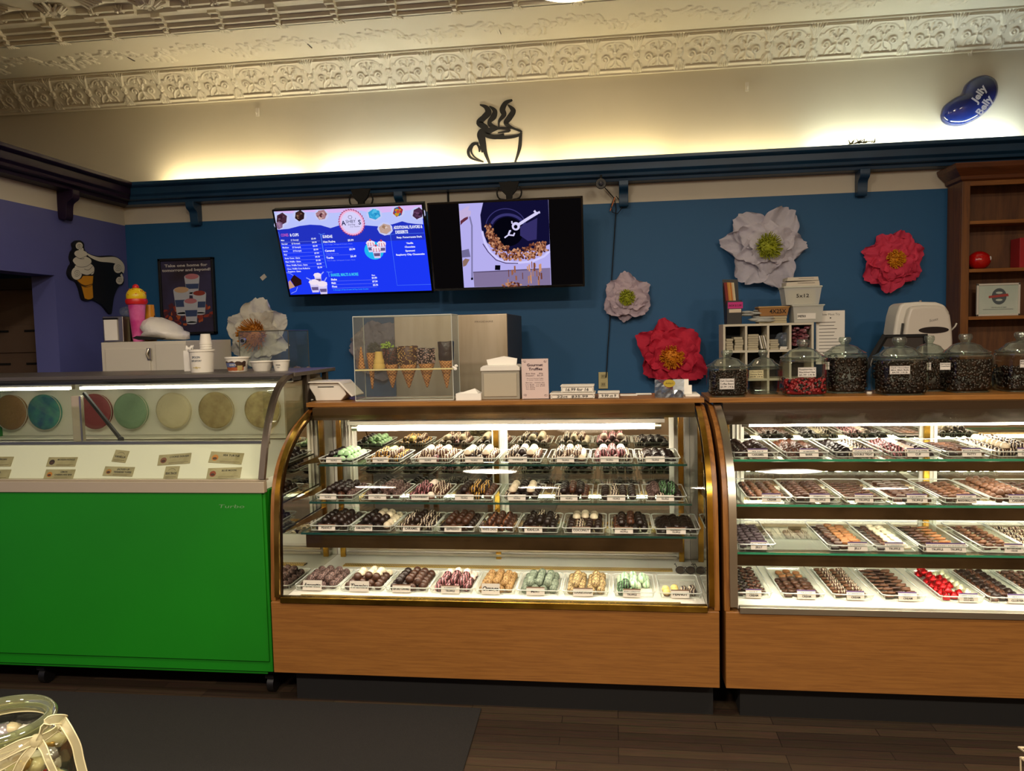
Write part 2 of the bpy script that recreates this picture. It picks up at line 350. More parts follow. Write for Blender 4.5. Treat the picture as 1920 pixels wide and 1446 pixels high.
# pressed tin ceiling --------------------------------------------
def relief(strokes, U, V, asp):
    H = np.zeros_like(U)
    for pts, w_, h_ in strokes:
        p = np.array(pts, float)
        for a, b in zip(p[:-1], p[1:]):
            dx, dy = (b[0]-a[0])*asp, b[1]-a[1]; L2 = dx*dx+dy*dy+1e-12
            t = np.clip(((U-a[0])*asp*dx+(V-a[1])*dy)/L2, 0, 1)
            d = np.hypot((U-a[0])*asp-t*dx, V-a[1]-t*dy)
            H = np.maximum(H, h_*np.clip(1-(d/w_)**2, 0, 1)**.7)
    return H
def cornice():
    nu, nv, P_ = 72, 64, .29
    prof = catmull([(5.6, 3.372), (5.585, 3.372), (5.58, 3.385), (5.565, 3.392), (5.555, 3.41), (5.52, 3.45), (5.475, 3.5), (5.43, 3.535), (5.41, 3.545), (5.4, 3.56), (5.38, 3.562), (5.38, 3.57)], 8)
    pr = np.array(prof); sl = np.concatenate([[0], np.cumsum(np.hypot(*np.diff(pr, axis=0).T))]); sl /= sl[-1]
    v = np.linspace(0, 1, nv+1); py = np.interp(v, sl, pr[:, 0]); pz = np.interp(v, sl, pr[:, 1])
    ty = np.gradient(py); tz = np.gradient(pz); q = np.hypot(ty, tz); ny, nz = tz/q, -ty/q     # toward the room
    ny, nz = -np.abs(ny), -np.abs(nz)
    u = np.linspace(0, 1, nu+1); U, V = np.meshgrid(u, v); S = []
    for c in (0, 1):
        for k in range(-3, 4):
            S.append(([(c+.012*k, .60), (c+.036*k, .80), (c+.062*k, .93-.012*abs(k))], .020, .011))
        for k in range(-2, 3):
            S.append(([(c+.012*k, .34), (c+.045*k, .2), (c+.05*k, .1)], .018, .009))
        S += [(arc(c, .5, .05, .05, 0, 2*PI), .028, .012), ([(c-.05, .42), (c+.05, .42)], .02, .009), ([(c, .4), (c, .58)], .03, .01)]
    S += [([(.16, .86), (.84, .86)], .018, .008), ([(.16, .86), (.1, .74)], .014, .006), ([(.84, .86), (.9, .74)], .014, .006),
          ([(.14, .17), (.86, .17)], .018, .008), ([(.14, .17), (.1, .28)], .014, .006), ([(.86, .17), (.9, .28)], .014, .006), ([(0, .05), (1, .05)], .018, .006), ([(0, .96), (1, .96)], .016, .005)]
    for sg in (-1, 1):
        c = lambda P: [(.5+sg*(x-.5), y) for x, y in P]
        S += [(c(spiral(.73, .42, .10, 1.6, 0, 26)), .022, .009), (c(spiral(.64, .66, .055, 1.2, 1, 18)), .018, .008), (c(spiral(.86, .62, .045, 1.2, 2, 18)), .016, .007),
              (c(arc(.5, .22, .22, .2, 0, 1.5)), .02, .008), (c([(.5, .5), (.58, .62), (.66, .6)]), .02, .008), (c([(.5, .35), (.56, .26), (.62, .24)]), .018, .007), (c(arc(.5, .62, .3, .17, .2, 1.5)), .014, .006)]
    S += [([(.5, .25), (.5, .72)], .024, .009), (arc(.5, .54, .04, .04, 0, 2*PI), .022, .01)]
    H = relief(S, U, V, 1.0)*1.2
    X0 = -5.9; n = 32; mb = MB(PLASTER)
    base = len(u)
    for r in range(n):
        V3 = []
        for j in range(nv+1):
            for i in range(nu+1):
                V3.append((X0+(r+u[i])*P_, py[j]+ny[j]*H[j, i], pz[j]+nz[j]*H[j, i]))
        mb.add(V3, [(j*base+i, (j+1)*base+i, (j+1)*base+i+1, j*base+i+1) for j in range(nv) for i in range(nu)])
    o = mb.build('trim_1', smooth=True, fix=False); struct(o)
cornice()
def vine_band():
    P_, nu, nv = 1.3, 240, 56; rnd = random.Random(3)
    u = np.linspace(0, 1, nu+1); v = np.linspace(0, 1, nv+1); U, V = np.meshgrid(u, v); S = []
    stem = [(i/60, .52+.10*math.sin(i/60*4*PI)) for i in range(61)]; S.append((stem, .02, .004))
    for i in range(60):
        x = i/60+rnd.uniform(0, .01); y = .52+.10*math.sin(x*4*PI); a = rnd.uniform(-2.4, 2.4); l = rnd.uniform(.05, .17)
        x2 = x+l*math.cos(a)*.36; y2 = y+l*math.sin(a)*1.3
        S.append(([(x, y), ((x+x2)/2+.006, (y+y2)/2), (x2, y2)], rnd.uniform(.02, .042), rnd.uniform(.006, .011)))
        if x > .03 and x < .97: S.append((arc(x2, y2, .012, .03, 0, 2*PI, 6), .014, .007))
    H = relief(S, U, V, 2.2); y0, y1 = 4.82, 5.38; b = nu+1; mb = MB(PLASTER)
    for r in range(8):
        V3 = [(XL+(r+u[i])*P_, y0+(y1-y0)*v[j], ZC-H[j, i]) for j in range(nv+1) for i in range(nu+1)]
        mb.add(V3, [(j*b+i, (j+1)*b+i, (j+1)*b+i+1, j*b+i+1) for j in range(nv) for i in range(nu)])
    return mb
vb = vine_band()
# stepped moulding between band and panel field, with a notched leaf bracket every 0.39 m
FZ = 3.66
vb.prism([(4.83, ZC+.05), (4.83, ZC), (4.80, ZC), (4.795, ZC+.018), (4.765, ZC+.02), (4.755, ZC+.04), (4.72, ZC+.045), (4.70, ZC+.065), (4.66, ZC+.07), (4.65, FZ), (4.65, FZ+.05), (4.83, FZ+.05)], 'x', XL, XR+.1)
for i in range(25):
    x = XL+.1+.375*i
    for k in range(4): vb.box(x-.03+.006*k, x+.03-.006*k, 4.66+.035*k, 4.72+.035*k, ZC+.045-.016*k, ZC+.09-.016*k)
    for k in range(-2, 3): vb.tube([(x+.008*k, 4.8, ZC+.0), (x+.018*k, 4.85, ZC-.004)], [.007, .003], 5)
# field: flat sheet with embossed beams running into the room
def rosette(mb, x, y, s, seed):
    r_ = random.Random(seed)
    for k in range(16):
        a = 2*PI*k/16+r_.uniform(-.1, .1); L_ = s*r_.uniform(.7, 1.1)
        mb.tube([(x, y, FZ-.012), (x+L_*.5*math.cos(a), y+L_*.5*math.sin(a), FZ-.03), (x+L_*math.cos(a), y+L_*math.sin(a), FZ-.006)], [s*.1, s*.17, s*.06], 6)
    mb.blob((x, y, FZ-.022), s*.3, 1, (1, 1, .7))
vb.box(XL, XR+.1, YF, 4.7, FZ, FZ+.05)
for i in range(-9, 6):
    x = -.28+.62*i
    if x > XR-.1 or x < XL+.1: continue
    for d, h in ((-.07, .008), (-.045, .016), (.045, .016), (.07, .008)): vb.box(x+d-.011, x+d+.011, YF, 4.4 if i < 9 else 4.4, FZ-h, FZ+.01)
    vb.box(x-.035, x+.035, YF, 4.42, FZ-.012, FZ+.01)
    rosette(vb, x, 4.52, .1, i+50)
    for sgn in (-1, 1): rosette(vb, x+.22*sgn, 4.58, .05, i+90); 
    for k in range(5): vb.tube([(x-.2-.03*k, 4.5-.01*k, FZ-.004), (x-.24-.035*k, 4.44+.02*k, FZ-.02), (x-.3-.03*k, 4.43, FZ-.004)], [.006, .014, .004], 5)
    vb.box(x+.12, x+.5, 4.56, 4.585, FZ-.03, FZ+.01); vb.box(x+.14, x+.48, 4.6, 4.63, FZ-.04, FZ+.01)
struct(vb.build('ceiling', fix=False))
for i, (lx, ly) in enumerate(LAMPS+[(-.22, 4.58)]):
    z = FZ if ly < 4.4 else FZ-.001
    t = thing('ceiling_lamp', ['round flush ceiling lamp over the shop floor behind the viewer', 'round white ceiling lamp just showing above the cornice band'][ly > 4.4], 'ceiling lamp', (lx, ly, z), 'flush ceiling lamps over the floor' if ly < 4.4 else None)
    MB(WHITEP).lathe([(.0, z), (.2, z), (.235, z-.03), (.235, z-.075), (.225, z-.09), (.0, z-.09)], (lx, ly, 0), 32).build('lamp_base', t, smooth='auto')
    MB(emis('warm_lamp_glow', '#ffe9c4', 7)).lathe([(.0, z-.115), (.12, z-.113), (.19, z-.105), (.222, z-.0905)], (lx, ly, 0), 32).build('lamp_shade', t, smooth=True)
# shelf ledges (plate rail) along both walls
def ledge_prof(y, s=1):
    return [(y, 2.625), (y-s*.10, 2.628), (y-s*.105, 2.65), (y-s*.15, 2.655), (y-s*.155, 2.675), (y-s*.175, 2.69), (y-s*.18, 2.735), (y-s*.2, 2.74), (y-s*.215, 2.75), (y-s*.215, 2.772), (y-s*.195, 2.772), (y-s*.185, 2.742), (y-s*.0, 2.742)]
t = tag(MB(BLUETRIM).prism(ledge_prof(YB), 'x', -3.7, XR).build('wall_ledge', bevel=.003), 'long dark blue moulded ledge across the back wall with lights on top', 'shelf')
tp = MB(PURPTRIM).prism([(p[0]-YB-3.7+2*(YB-p[0]), p[1]) for p in ledge_prof(YB)], 'y', 2.0, YB-.0)
tag(tp.build('wall_ledge', bevel=.003), 'dark plum moulded ledge on top of the purple side wall', 'shelf')
BRK = catmull([(0, 0), (0, -.14), (-.02, -.155), (-.05, -.16), (-.062, -.14), (-.066, -.10), (-.075, -.07), (-.11, -.05), (-.12, -.03), (-.12, 0)], 4)
names = ['at the corner beside the purple wall', 'between the two screens behind the menu screen', 'beside the hanging camera cable', 'above the pink paper flower, nearest the wooden hutch']
for i, (px, py) in enumerate([(357, 375), (747, 355), (1169, 330), (1621, 305)]):
    p = at(px, py, Y=5.5)
    tag(MB(BLUETRIM).prism([(YB+a, 2.632+b*1.05) for a, b in BRK], 'x', p.x-.032, p.x+.032).build('shelf_bracket', bevel=.003), 'blue scrolled bracket, '+names[i], 'bracket', 'brackets under the blue ledge')
p = at(133, 365, X=-3.62)
tag(MB(PURPTRIM).prism([(-3.7-a, 2.632+b*1.25) for a, b in BRK], 'y', p.y-.035, p.y+.035).build('shelf_bracket', bevel=.003), 'plum scrolled wooden bracket under the ledge of the purple wall', 'bracket')
# cove tubes standing on the ledge, behind its lip
COVE = [(300, 560, '#ffe8b8', 34), (592, 700, '#fff4d8', 36), (705, 835, '#f6f8e6', 36), (845, 1020, '#ffebc0', 22), (1040, 1255, '#ffe7b0', 24), (1275, 1500, '#ffedbe', 13), (1525, 1745, '#f0f6e0', 34), (1775, 1915, '#eaf8f2', 40)]
for i, (a, b, c, s_) in enumerate(COVE):
    xa, xb = at(a, 300, Y=5.5).x, at(b, 280, Y=5.5).x
    t = thing('tube_light', 'tube light on the blue ledge, '+['farthest from the hutch, near the corner', 'above the menu screen, first of a pair', 'above the menu screen, nearer the cup', 'directly under the painted coffee cup', 'between cup and camera cable', 'above the white paper flower', 'below the blue bean sign', 'above the wooden hutch'][i], 'tube light', (xa, 5.5, 2.742), 'tube lights along the ledge')
    MB(WHITEP).box(xa-.02, xb+.02, 5.465, 5.515, 2.742, 2.754).build('lamp_base', t)
    MB(emis('tube_glow_%d' % i, c, s_*2.0)).tube([(xa, 5.49, 2.768), (xb, 5.49, 2.768)], .011, 8).build('tube', t, smooth=True)
# small wall hooks and pins on the plaster
for i, (px, py, n_) in enumerate([(482, 210, 'small white wall hook high above the menu screen'), (1401, 162, 'small clear wall hook above the white paper flower'), (1820, 95, 'small white hook on the wall above the blue bean sign')]):
    p = at(px, py, Y=5.59); q = MB(WHITEP).box(p.x-.012, p.x+.012, 5.592, 5.6, p.z-.03, p.z+.03); q.tube([(p.x, 5.592, p.z-.005), (p.x, 5.575, p.z-.022), (p.x, 5.57, p.z-.005)], .004, 6)
    tag(q.build('wall_hook', smooth='auto'), n_, 'hook')
# back room seen through the opening -----------------------------
DARKROOM = mat('brown_back_room_panel', '#6b5546', .6)
struct(MB(PURPLE).box(-5.9, -4.62, 5.0, 5.12, 0, 2.77).build('wall_inner'))
t = thing('storage_cabinet', 'tall brown storage cabinet with slot handles seen through the side opening', 'cabinet', (-4.35, 5.2, 0))
MB(DARKROOM).box(-4.6, -4.02, 5.2, 5.58, .3, 2.0).build('body', t, bevel=.004)
MB(mat('dark_brown_panel', '#2e1d14', .6)).box(-4.62, -4.0, 5.18, 5.58, 0, .3).build('plinth', t); MB(MATS['dark_brown_panel']).box(-4.62, -4.0, 5.17, 5.58, 2.0, 2.08).build('cornice', t)
for j, z in enumerate((1.5, 1.74, 1.94)[:2]):
    d = MB(DARKROOM).box(-4.59, -4.03, 5.185, 5.2, z-.20, z+.0).build('drawer', t, bevel=.003)
    for x in (-4.45, -4.2): MB(MATTBLACK).box(x-.06, x+.06, 5.178, 5.19, z-.05, z-.035).build('handle', d)
# ---------------------------------------------------------------- curved glass display cases
CURVE = catmull([(3.13, .485), (3.142, .62), (3.152, .757), (3.175, .917), (3.224, 1.025), (3.305, 1.108), (3.418, 1.178), (3.549, 1.226), (3.63, 1.25)], 4)
BACK = 3.82; DECK = .47
PERF = mat('perforated_brass_grille', '#a98a3c', .4, metal=.8)
_m, _nt, _N, _L, _b = MATS['perforated_brass_grille'], *(lambda m: (m.node_tree, m.node_tree.nodes, m.node_tree.links, m.node_tree.nodes['Principled BSDF']))(MATS['perforated_brass_grille'])
_tc = _N.new('ShaderNodeTexCoord'); _br = _N.new('ShaderNodeTexBrick'); _br.inputs['Scale'].default_value = 1; _br.inputs['Brick Width'].default_value = .012; _br.inputs['Row Height'].default_value = .01
_br.inputs['Mortar Size'].default_value = .0025; _br.inputs['Color1'].default_value = lin('#3a2c12'); _br.inputs['Color2'].default_value = lin('#4a3818'); _br.inputs['Mortar'].default_value = lin('#c0a04a')
_L.new(_tc.outputs['Object'], _br.inputs['Vector']); _L.new(_br.outputs['Color'], _b.inputs['Base Color'])
TOPW = wood('countertop_oak', '#98672f', '#7a4e20', 0, 2.4, .35)
CASEGLOW = emis('case_tube_glow', '#fff4de', 44)
def case(name, label, x0, x1, metal, shelves, valances, tubes, trim_w):
    t = thing(name, label, 'display case', ((x0+x1)/2, 3.2, 0))
    MB(OAK).box(x0+.003, x1-.003, 3.12, 3.88, .15, .465).build('front_panel', t, bevel=.003)
    MB(MATTBLACK).box(x0+.07, x1-.02, 3.2, 3.85, 0, .15).build('toe_kick', t)
    out = [(p[0], p[1]) for p in CURVE]+[(3.9, 1.25), (3.9, .465), (3.13, .465)]
    for sd, (a, b) in enumerate(((x0, x0+.022), (x1-.022, x1))):
        e = MB(OAKV).prism(out, 'x', a, b).build('end_panel', t, bevel=.002)
        c, d = (b, b+trim_w) if sd == 0 else (a-trim_w, a)
        MB(metal).ribbon(CURVE, c, d, -.012).build('curved_trim', e, smooth='auto')
        m0, m1 = (d, d+.004) if sd == 0 else (c-.004, c)
        MB(MIRROR).prism([(p[0]+.02, p[1]-.008) for p in CURVE]+[(BACK, 1.24), (BACK, DECK), (3.15, DECK)], 'x', m0, m1).build('side_mirror', e)
    i0, i1 = x0+.022+trim_w+.005, x1-.022-trim_w-.005
    MB(GL).ribbon([(y+.004, z) for y, z in CURVE], i0, i1, -.005).build('curved_glass', t, smooth='auto', fix=True)
    MB(metal).box(i0, i1, 3.112, 3.145, .462, .488).build('sill', t, bevel=.002)
    MB(CASEWHITE).box(i0, i1, 3.145, BACK, DECK-.03, DECK).build('deck', t)
    MB(CASEWHITE).box(i0, i1, BACK+.005, BACK+.05, DECK, 1.25).build('back_frame', t)
    if metal is BRASS:
        MB(PERF).box(i0+.06, i1-.1, 3.155, 3.20, DECK, DECK+.003).build('vent_grille', t); MB(PERF).box(i0+.1, i1-.1, 3.62, 3.66, DECK, DECK+.004).build('vent_grille', t)
    mid = (i0+i1)/2-.045 if metal is BRASS else 1.435
    xs = [i0+.045, mid, i1-.045]
    for a, b in ((xs[0]+.03, mid-.0), (mid+.0, xs[2]-.03)):
        f = MB(MIRROR).box(a+.05, b-.02, BACK-.012, BACK-.006, DECK+.11, 1.2).build('sliding_mirror_door', t)
        g = MB(CASEWHITE)
        g.box(a, a+.055, BACK-.02, BACK+.004, DECK+.06, 1.22); g.box(b-.024, b, BACK-.02, BACK+.004, DECK+.06, 1.22); g.box(a, b, BACK-.02, BACK+.004, DECK+.06, DECK+.11); g.box(a, b, BACK-.02, BACK+.004, 1.2, 1.24)
        g.box(a+.018, a+.024, BACK-.03, BACK, DECK+.06, 1.2); g.box(a+.036, a+.04, BACK-.03, BACK, DECK+.06, 1.2)
        g.build('door_frame', f, bevel=.002)
    g = MB(SILVER)
    for z in (.015, .04): g.box(i0+.07, i1-.07, BACK-.05, BACK-.03, DECK+z, DECK+z+.012)
    g.build('door_track', t)
    for x in xs:
        s_ = MB(BRASS).box(x-.013, x+.013, BACK-.045, BACK-.028, DECK, 1.22); s_.build('shelf_standard', t, bevel=.002)
    for j, (y, z, a, b) in enumerate(shelves):
        s_ = MB(glass('shelf_glass', '#f7fcf9', .05, .45, .02)); s_.box(a, b, y, BACK-.06, z-.008, z)
        s_.use(DARKEDGE if metal is BRASS else GREENEDGE).box(a, b, y-.0016, y-.0002, z-.0085, z+.0003); s_.box(a-.0012, a-.0002, y, BACK-.06, z-.008, z)
        so = s_.build('glass_shelf', t, fix=True)
        for x in xs: MB(BRASS if metal is BRASS else SILVER).prism([(BACK-.03, z-.01), (BACK-.03, z-.05), (y+.06, z-.014), (y+.06, z-.01)], 'x', x-.002, x+.002).build('shelf_bracket', so)
    for (y, z0, z1, a, b) in valances:
        vo = MB(BRONZE).prism([(y, z1), (y, z0), (y+.003, z0), (y+.003, z1-.004), (y+.07, z1-.004), (y+.07, z1)], 'x', a, b).build('shelf_valance', t, bevel=.001)
        MB(CASEGLOW).tube([(a+.05, y+.045, z0+.012), (b-.05, y+.045, z0+.012)], .009, 8).build('tube', vo, smooth=True)
    for (y, z, a, b) in tubes:
        hb = MB(CASEWHITE).prism([(y-.02, z+.018), (y+.03, z+.018), (y+.05, z+.035), (y-.03, z+.035)], 'x', a-.03, b+.03).build('lamp_housing', t)
        MB(CASEGLOW).tube([(a, y, z), (b, y, z)], .013, 10).build('tube', hb, smooth=True)
        for x in (a, b): MB(SILVER).tube([(x-.015, y, z), (x+.015, y, z)], .014, 10).build('tube_cap', hb, smooth='auto')
    MB(BRONZE if metal is BRASS else mat('dark_brown_fascia', '#3b2b1a', .35, metal=.4)).prism([(3.56, 1.262), (3.56, 1.225), (3.575, 1.20 if metal is BRASS else 1.165), (3.86, 1.20), (3.86, 1.262)], 'x', i0, i1).build('top_fascia', t)
    c = MB(TOPW).box(x0+.002, x1-.002, 3.60, 3.93, 1.262, 1.284).build('countertop', t, bevel=.002)
    return t, i0, i1
case('display_case', 'oak and brass curved glass truffle case left of the black gap, standing beside the freezer', -1.485, .412, BRASS,
     [(3.42, 1.012, -1.355, .315), (3.33, .857, -1.375, .325), (3.245, .737, -1.385, .335)], [(3.262, .665, .727, -1.37, .28)], [(3.60, 1.158, -1.24, .2)], .022)
case('display_case', 'oak and silver curved glass chocolate case under the big glass jars', .43, 2.33, SILVER,
     [(3.31, 1.05, .47, 2.27), (3.24, .875, .472, 2.27), (3.19, .69, .475, 2.27)], [(3.315, 1.000, 1.038, .475, 2.26), (3.255, .812, .862, .482, 2.26), (3.21, .628, .678, .487, 2.26)], [(3.60, 1.165, .59, 2.25)], .03)
# ---- sweets
def loc_attr(me, V):
    a = me.attributes.new('loc', 'FLOAT_VECTOR', 'POINT'); a.data.foreach_set('vector', np.array(V, 'f').ravel())
def _prof(pr, n=12, sq=None, sx=1, sy=1):
    V, F = [], []
    for r, z in pr:
        for k in range(n):
            a = 2*PI*k/n; c, s = math.cos(a), math.sin(a); q = (abs(c)**sq+abs(s)**sq)**(-1/sq) if sq else 1
            V.append((r*c*q*sx, r*s*q*sy, z))
    m = len(pr)
    for i in range(m-1):
        for k in range(n): F.append((i*n+k, i*n+(k+1) % n, (i+1)*n+(k+1) % n, (i+1)*n+k))
    F.append(tuple(range(n-1, -1, -1))); F.append(tuple(range((m-1)*n, m*n)))
    return V, F
def _jit(VF, a, sd=1):
    r_ = random.Random(sd); return [(x+r_.uniform(-a, a), y+r_.uniform(-a, a), max(0, z+r_.uniform(-a, a))) for x, y, z in VF[0]], VF[1]
R = .0185
SH = {
 'ball': _prof([(.010, 0), (.0155, .004), (.0185, .011), (.0185, .017), (.0165, .024), (.0125, .0295), (.0065, .033), (.0015, .034)], 14),
 'cup': _prof([(.0125, 0), (.0165, .010), (.0188, .0115), (.0180, .018), (.0150, .026), (.0095, .031), (.0018, .033)], 14),
 'rough': _jit(_prof([(.010, 0), (.0165, .005), (.019, .014), (.017, .025), (.010, .032), (.002, .034)], 12), .0016),
 'oval': _prof([(.015, 0), (.0185, .003), (.0185, .009), (.0165, .013), (.010, .0155), (.002, .016)], 14, None, .92, 1.15),
 'square': _prof([(.0165, 0), (.0175, .002), (.0175, .011), (.0158, .0135), (.001, .0142)], 16, 5),
 'slab': _prof([(.020, 0), (.0215, .002), (.0215, .007), (.0195, .009), (.001, .0096)], 14, 3, 1, .8),
 'cluster': _jit(_prof([(.012, 0), (.020, .003), (.021, .009), (.016, .016), (.008, .021), (.002, .023)], 11), .0042, 4),
 'foil': _jit(_prof([(.008, 0), (.017, .005), (.0195, .012), (.016, .021), (.009, .027), (.004, .031)], 12), .0026, 9),
}
def piece_mesh(shape, m):
    key = 'sweet_'+shape+'_'+m.name
    if key in bpy.data.meshes: return bpy.data.meshes[key]
    V, F = SH[shape]; me = bpy.data.meshes.new(key); me.from_pydata(V, [], F); me.materials.append(m)
    me.polygons.foreach_set('use_smooth', [True]*len(me.polygons)); loc_attr(me, V); return me
D = dict
DK, MK, WH = '#2a1610', '#5a3320', '#e8dcc0'
sw = D(dark=sweet('dark_chocolate', '#20110c', rough=.33), deep=sweet('deep_dark_chocolate', '#150b09', rough=.3), milk=sweet('milk_chocolate', '#402313', rough=.38), tan=sweet('tan_milk_chocolate', '#623d23', rough=.45),
       dwh=sweet('dark_white_drizzle', '#25140e', '#c9baa0', 'stripe'), mwh=sweet('milk_white_drizzle', '#4a2a1a', '#d6c7ac', 'stripe'), mdk=sweet('milk_dark_drizzle', '#55301b', '#2c1710', 'stripe'),
       spk=sweet('cocoa_speckled', '#39231e', '#8f7268', 'speck', .6), caramel=sweet('caramel_cream', '#8f5e32', rough=.5), nut=sweet('nut_coated', '#7e5a2c', '#c9a468', 'speck', .6),
       nutd=sweet('drizzled_nut_coat', '#b59a66', '#37241a', 'speck', .6), grn=sweet('coconut_mint_coat', '#7f8a74', '#4b5a4c', 'speck', .6), mint=sweet('white_cap_green_drizzle', '#cfe6c0', '#7fae84', 'stripe', k=300),
       dmint=sweet('dark_green_drizzle', '#1d2a1c', '#5d8a5a', 'stripe'), cream=sweet('cream_cap_in_cup', '#5a3a28', '#dccdae', 'top'), pinkw=sweet('pink_white_cap', '#8c5548', '#f0dccb', 'top'),
       pink=sweet('pink_drizzle', '#3c1d1a', '#b4757a', 'stripe'), yel=sweet('yellow_cap', '#7a5330', '#e8d27c', 'top'), gold=sweet('gold_drizzle', '#2b180e', '#c9993c', 'stripe'), gcap=sweet('green_cap', '#23180f', '#a5cf98', 'top'),
       red=mat('red_foil', '#c4121a', .25, metal=.7), wfoil=mat('pearl_foil', '#dcdcb4', .3, metal=.4), jelly=sweet('dusty_dark_square', '#2a1d22', '#43333a', 'speck', .6), white=sweet('white_chocolate', '#ddd2b2', rough=.4), copper=sweet('copper_drizzle', '#3c2014', '#7c4a2a', 'stripe', k=260))
NTH, NCH = 0, 0; STUFF = {'truffle': [], 'chocolate': []}; PLACED = {'truffle': 0, 'chocolate': 0}
MDESC = dict(dark='plain dark', deep='near black', milk='plain milk brown', tan='tan coloured', dwh='white drizzled dark', mwh='white striped milk', mdk='dark striped milk', spk='mauve speckled', caramel='caramel coloured', nut='golden nut coated', nutd='pale nut coated', grn='grey green coated', mint='pale mint drizzled', dmint='dark green drizzled', cream='cream capped', pinkw='pale pink capped', pink='pink drizzled', yel='yellow capped', gold='gold drizzled', gcap='green capped', red='red foil', wfoil='pearl foil', jelly='dusty dark jelly', white='white', copper='copper striped')
def place(kind, shape, m, M4, label, group):
    md = [k for k, v in sw.items() if v is m][0]; noun = 'truffle' if kind == 'truffle' else {'oval': 'oval', 'square': 'square', 'slab': 'slab', 'cluster': 'cluster', 'foil': 'sweet', 'ball': 'ball', 'cup': 'cup'}[shape]+(' chocolate' if shape not in ('foil',) else '')
    label = '%s %s in the %s' % (MDESC[md], noun, label); group = '%s %ss, %s' % (MDESC[md], noun, group)
    me = piece_mesh(shape, m)
    if PLACED[kind] < 299 and label:
        o = bpy.data.objects.new(kind, me); COL.objects.link(o); o.matrix_world = M4; tag(o, label, kind, group); PLACED[kind] += 1
    else: STUFF[kind].append((me, M4))
def tray_mesh(w, d, h, lip=.006):
    mb = MB(ACR); fl = .010; a, b = w/2, d/2
    V = []
    for (x, y, z) in [(a-fl, b-fl, .0005), (a-.001, b-.001, h)]:
        V += [(-x, -y, z), (x, -y, z), (x, y, z), (-x, y, z)]
    mb.add(V, [(0, 1, 2, 3)]+[(i, (i+1) % 4, 4+(i+1) % 4, 4+i) for i in range(4)])
    mb.use(EDGE); e = .012
    ring = [(-a+e, -b, h), (a-e, -b, h), (a, -b+e, h), (a, b-e, h), (a-e, b, h), (-a+e, b, h), (-a, b-e, h), (-a, -b+e, h)]
    mb.tube(ring, .0026, 5, closed=True); c = a-fl; d2 = b-fl
    mb.tube([(-c, -d2, .003), (c, -d2, .003), (c, d2, .003), (-c, d2, .003)], .0015, 4, closed=True)
    for sx in (-1, 1): mb.tube([(sx*c, -d2, .003), (sx*(a-e*.5), -b+e*.3, h)], .0015, 4)
    return mb
CARD = mat('price_card', '#cfc8bb', .7); PSTRIP = mat('purple_card_strip', '#4f3a6b', .6); BSTRIP = mat('brown_photo_strip', '#6d4c34', .6)
def card(lines, w_, h_, O, strip, hand=False, tilt=.35, label='', grp=None, yaw=0):
    U = Vector((math.cos(yaw), math.sin(yaw), 0)); Vv = Vector((0, math.sin(tilt), math.cos(tilt)))
    Vv = (Vv-U*Vv.dot(U)).normalized()
    mb = MB(CARD); mb.plane((0, 0, 0), U, Vv); N_ = mb.N
    mb.obox(Vv*h_/2, U, Vv, N_, w_/2, h_/2, .0006)
    mb.obox(N_*-.007+Vv*.003, U, Vv, N_, w_/2, .003, .007)
    if strip: mb.use(strip).rect(-w_/2, h_*.86, w_/2, h_, .0009)
    mb.use(INK)
    n = len(lines); th = min(h_*.72/n*.62, h_*.34) if not hand else h_*.42
    for i, s in enumerate(lines):
        y = h_*(.43 if strip else .5)+((n-1)/2-i)*th*1.45
        mw = w_*.9; est = len(s)*th*.85
        mb.text(s, 0, y, th, .0012, w=min(mw, est) if est > mw else None, bold=.03, shear=.2 if hand else 0)
    o = mb.build('price_card'); o.location = O; return tag(o, label, 'price card', grp)
def fill(kind, spec, cx, yf, z, w_, d_, slope, label, group, rnd, tray_h):
    """spec: dict(shape, cols=[materials per column], rows, top=[...] or None, lean, keep)"""
    cols = spec['cols']; n = len(cols); rows = spec.get('rows', 6); px = (w_-.03)/n; py = (d_-.03)/rows
    s = min(1.02, px/.0395); lean = spec.get('lean', 0)
    def M_(x, y, zz, sc, tl):
        yy = y*math.cos(slope); zz2 = z+zz+y*math.sin(slope)+.0022
        return Matrix.Translation((cx+x, yf+yy, zz2)) @ Matrix.Rotation(tl, 4, 'X') @ Matrix.Rotation(rnd.uniform(-.5, .5) if not lean else rnd.uniform(-.08, .08), 4, 'Z') @ Matrix.Scale(sc, 4)
    for j in range(rows):
        if j >= spec.get('upto', rows): break
        for i in range(n):
            m = cols[i] if not isinstance(cols[i], (list, tuple)) else cols[i][min(j*len(cols[i])//rows, len(cols[i])-1)]
            if m is None or rnd.random() < spec.get('gap', 0): continue
            place(kind, spec['shape'], sw[m], M_(-w_/2+.015+px*(i+.5)+rnd.uniform(-.002, .002), .015+py*(j+.5+(.22 if i % 2 else -.1))+rnd.uniform(-.003, .003), .004*(lean > 0), s, -lean), label, group)
    tp_ = spec.get('top')
    if tp_:
        for j in range(rows-1):
            if j < spec.get('top_from', 0): continue
            for i in range(n-1):
                m = tp_[i] if i < len(tp_) else None
                if isinstance(m, (list, tuple)): m = m[min(j*len(m)//(rows-1), len(m)-1)]
                if m is None: continue
                place(kind, spec.get('topshape', spec['shape']), sw[m], M_(-w_/2+.015+px*(i+1)+rnd.uniform(-.003, .003), .015+py*(j+1+(.2 if i % 2 else -.15))+rnd.uniform(-.003, .003), .0225*s if spec['shape'] in ('ball', 'cup', 'rough', 'foil') else .012, s, -lean), label, group)
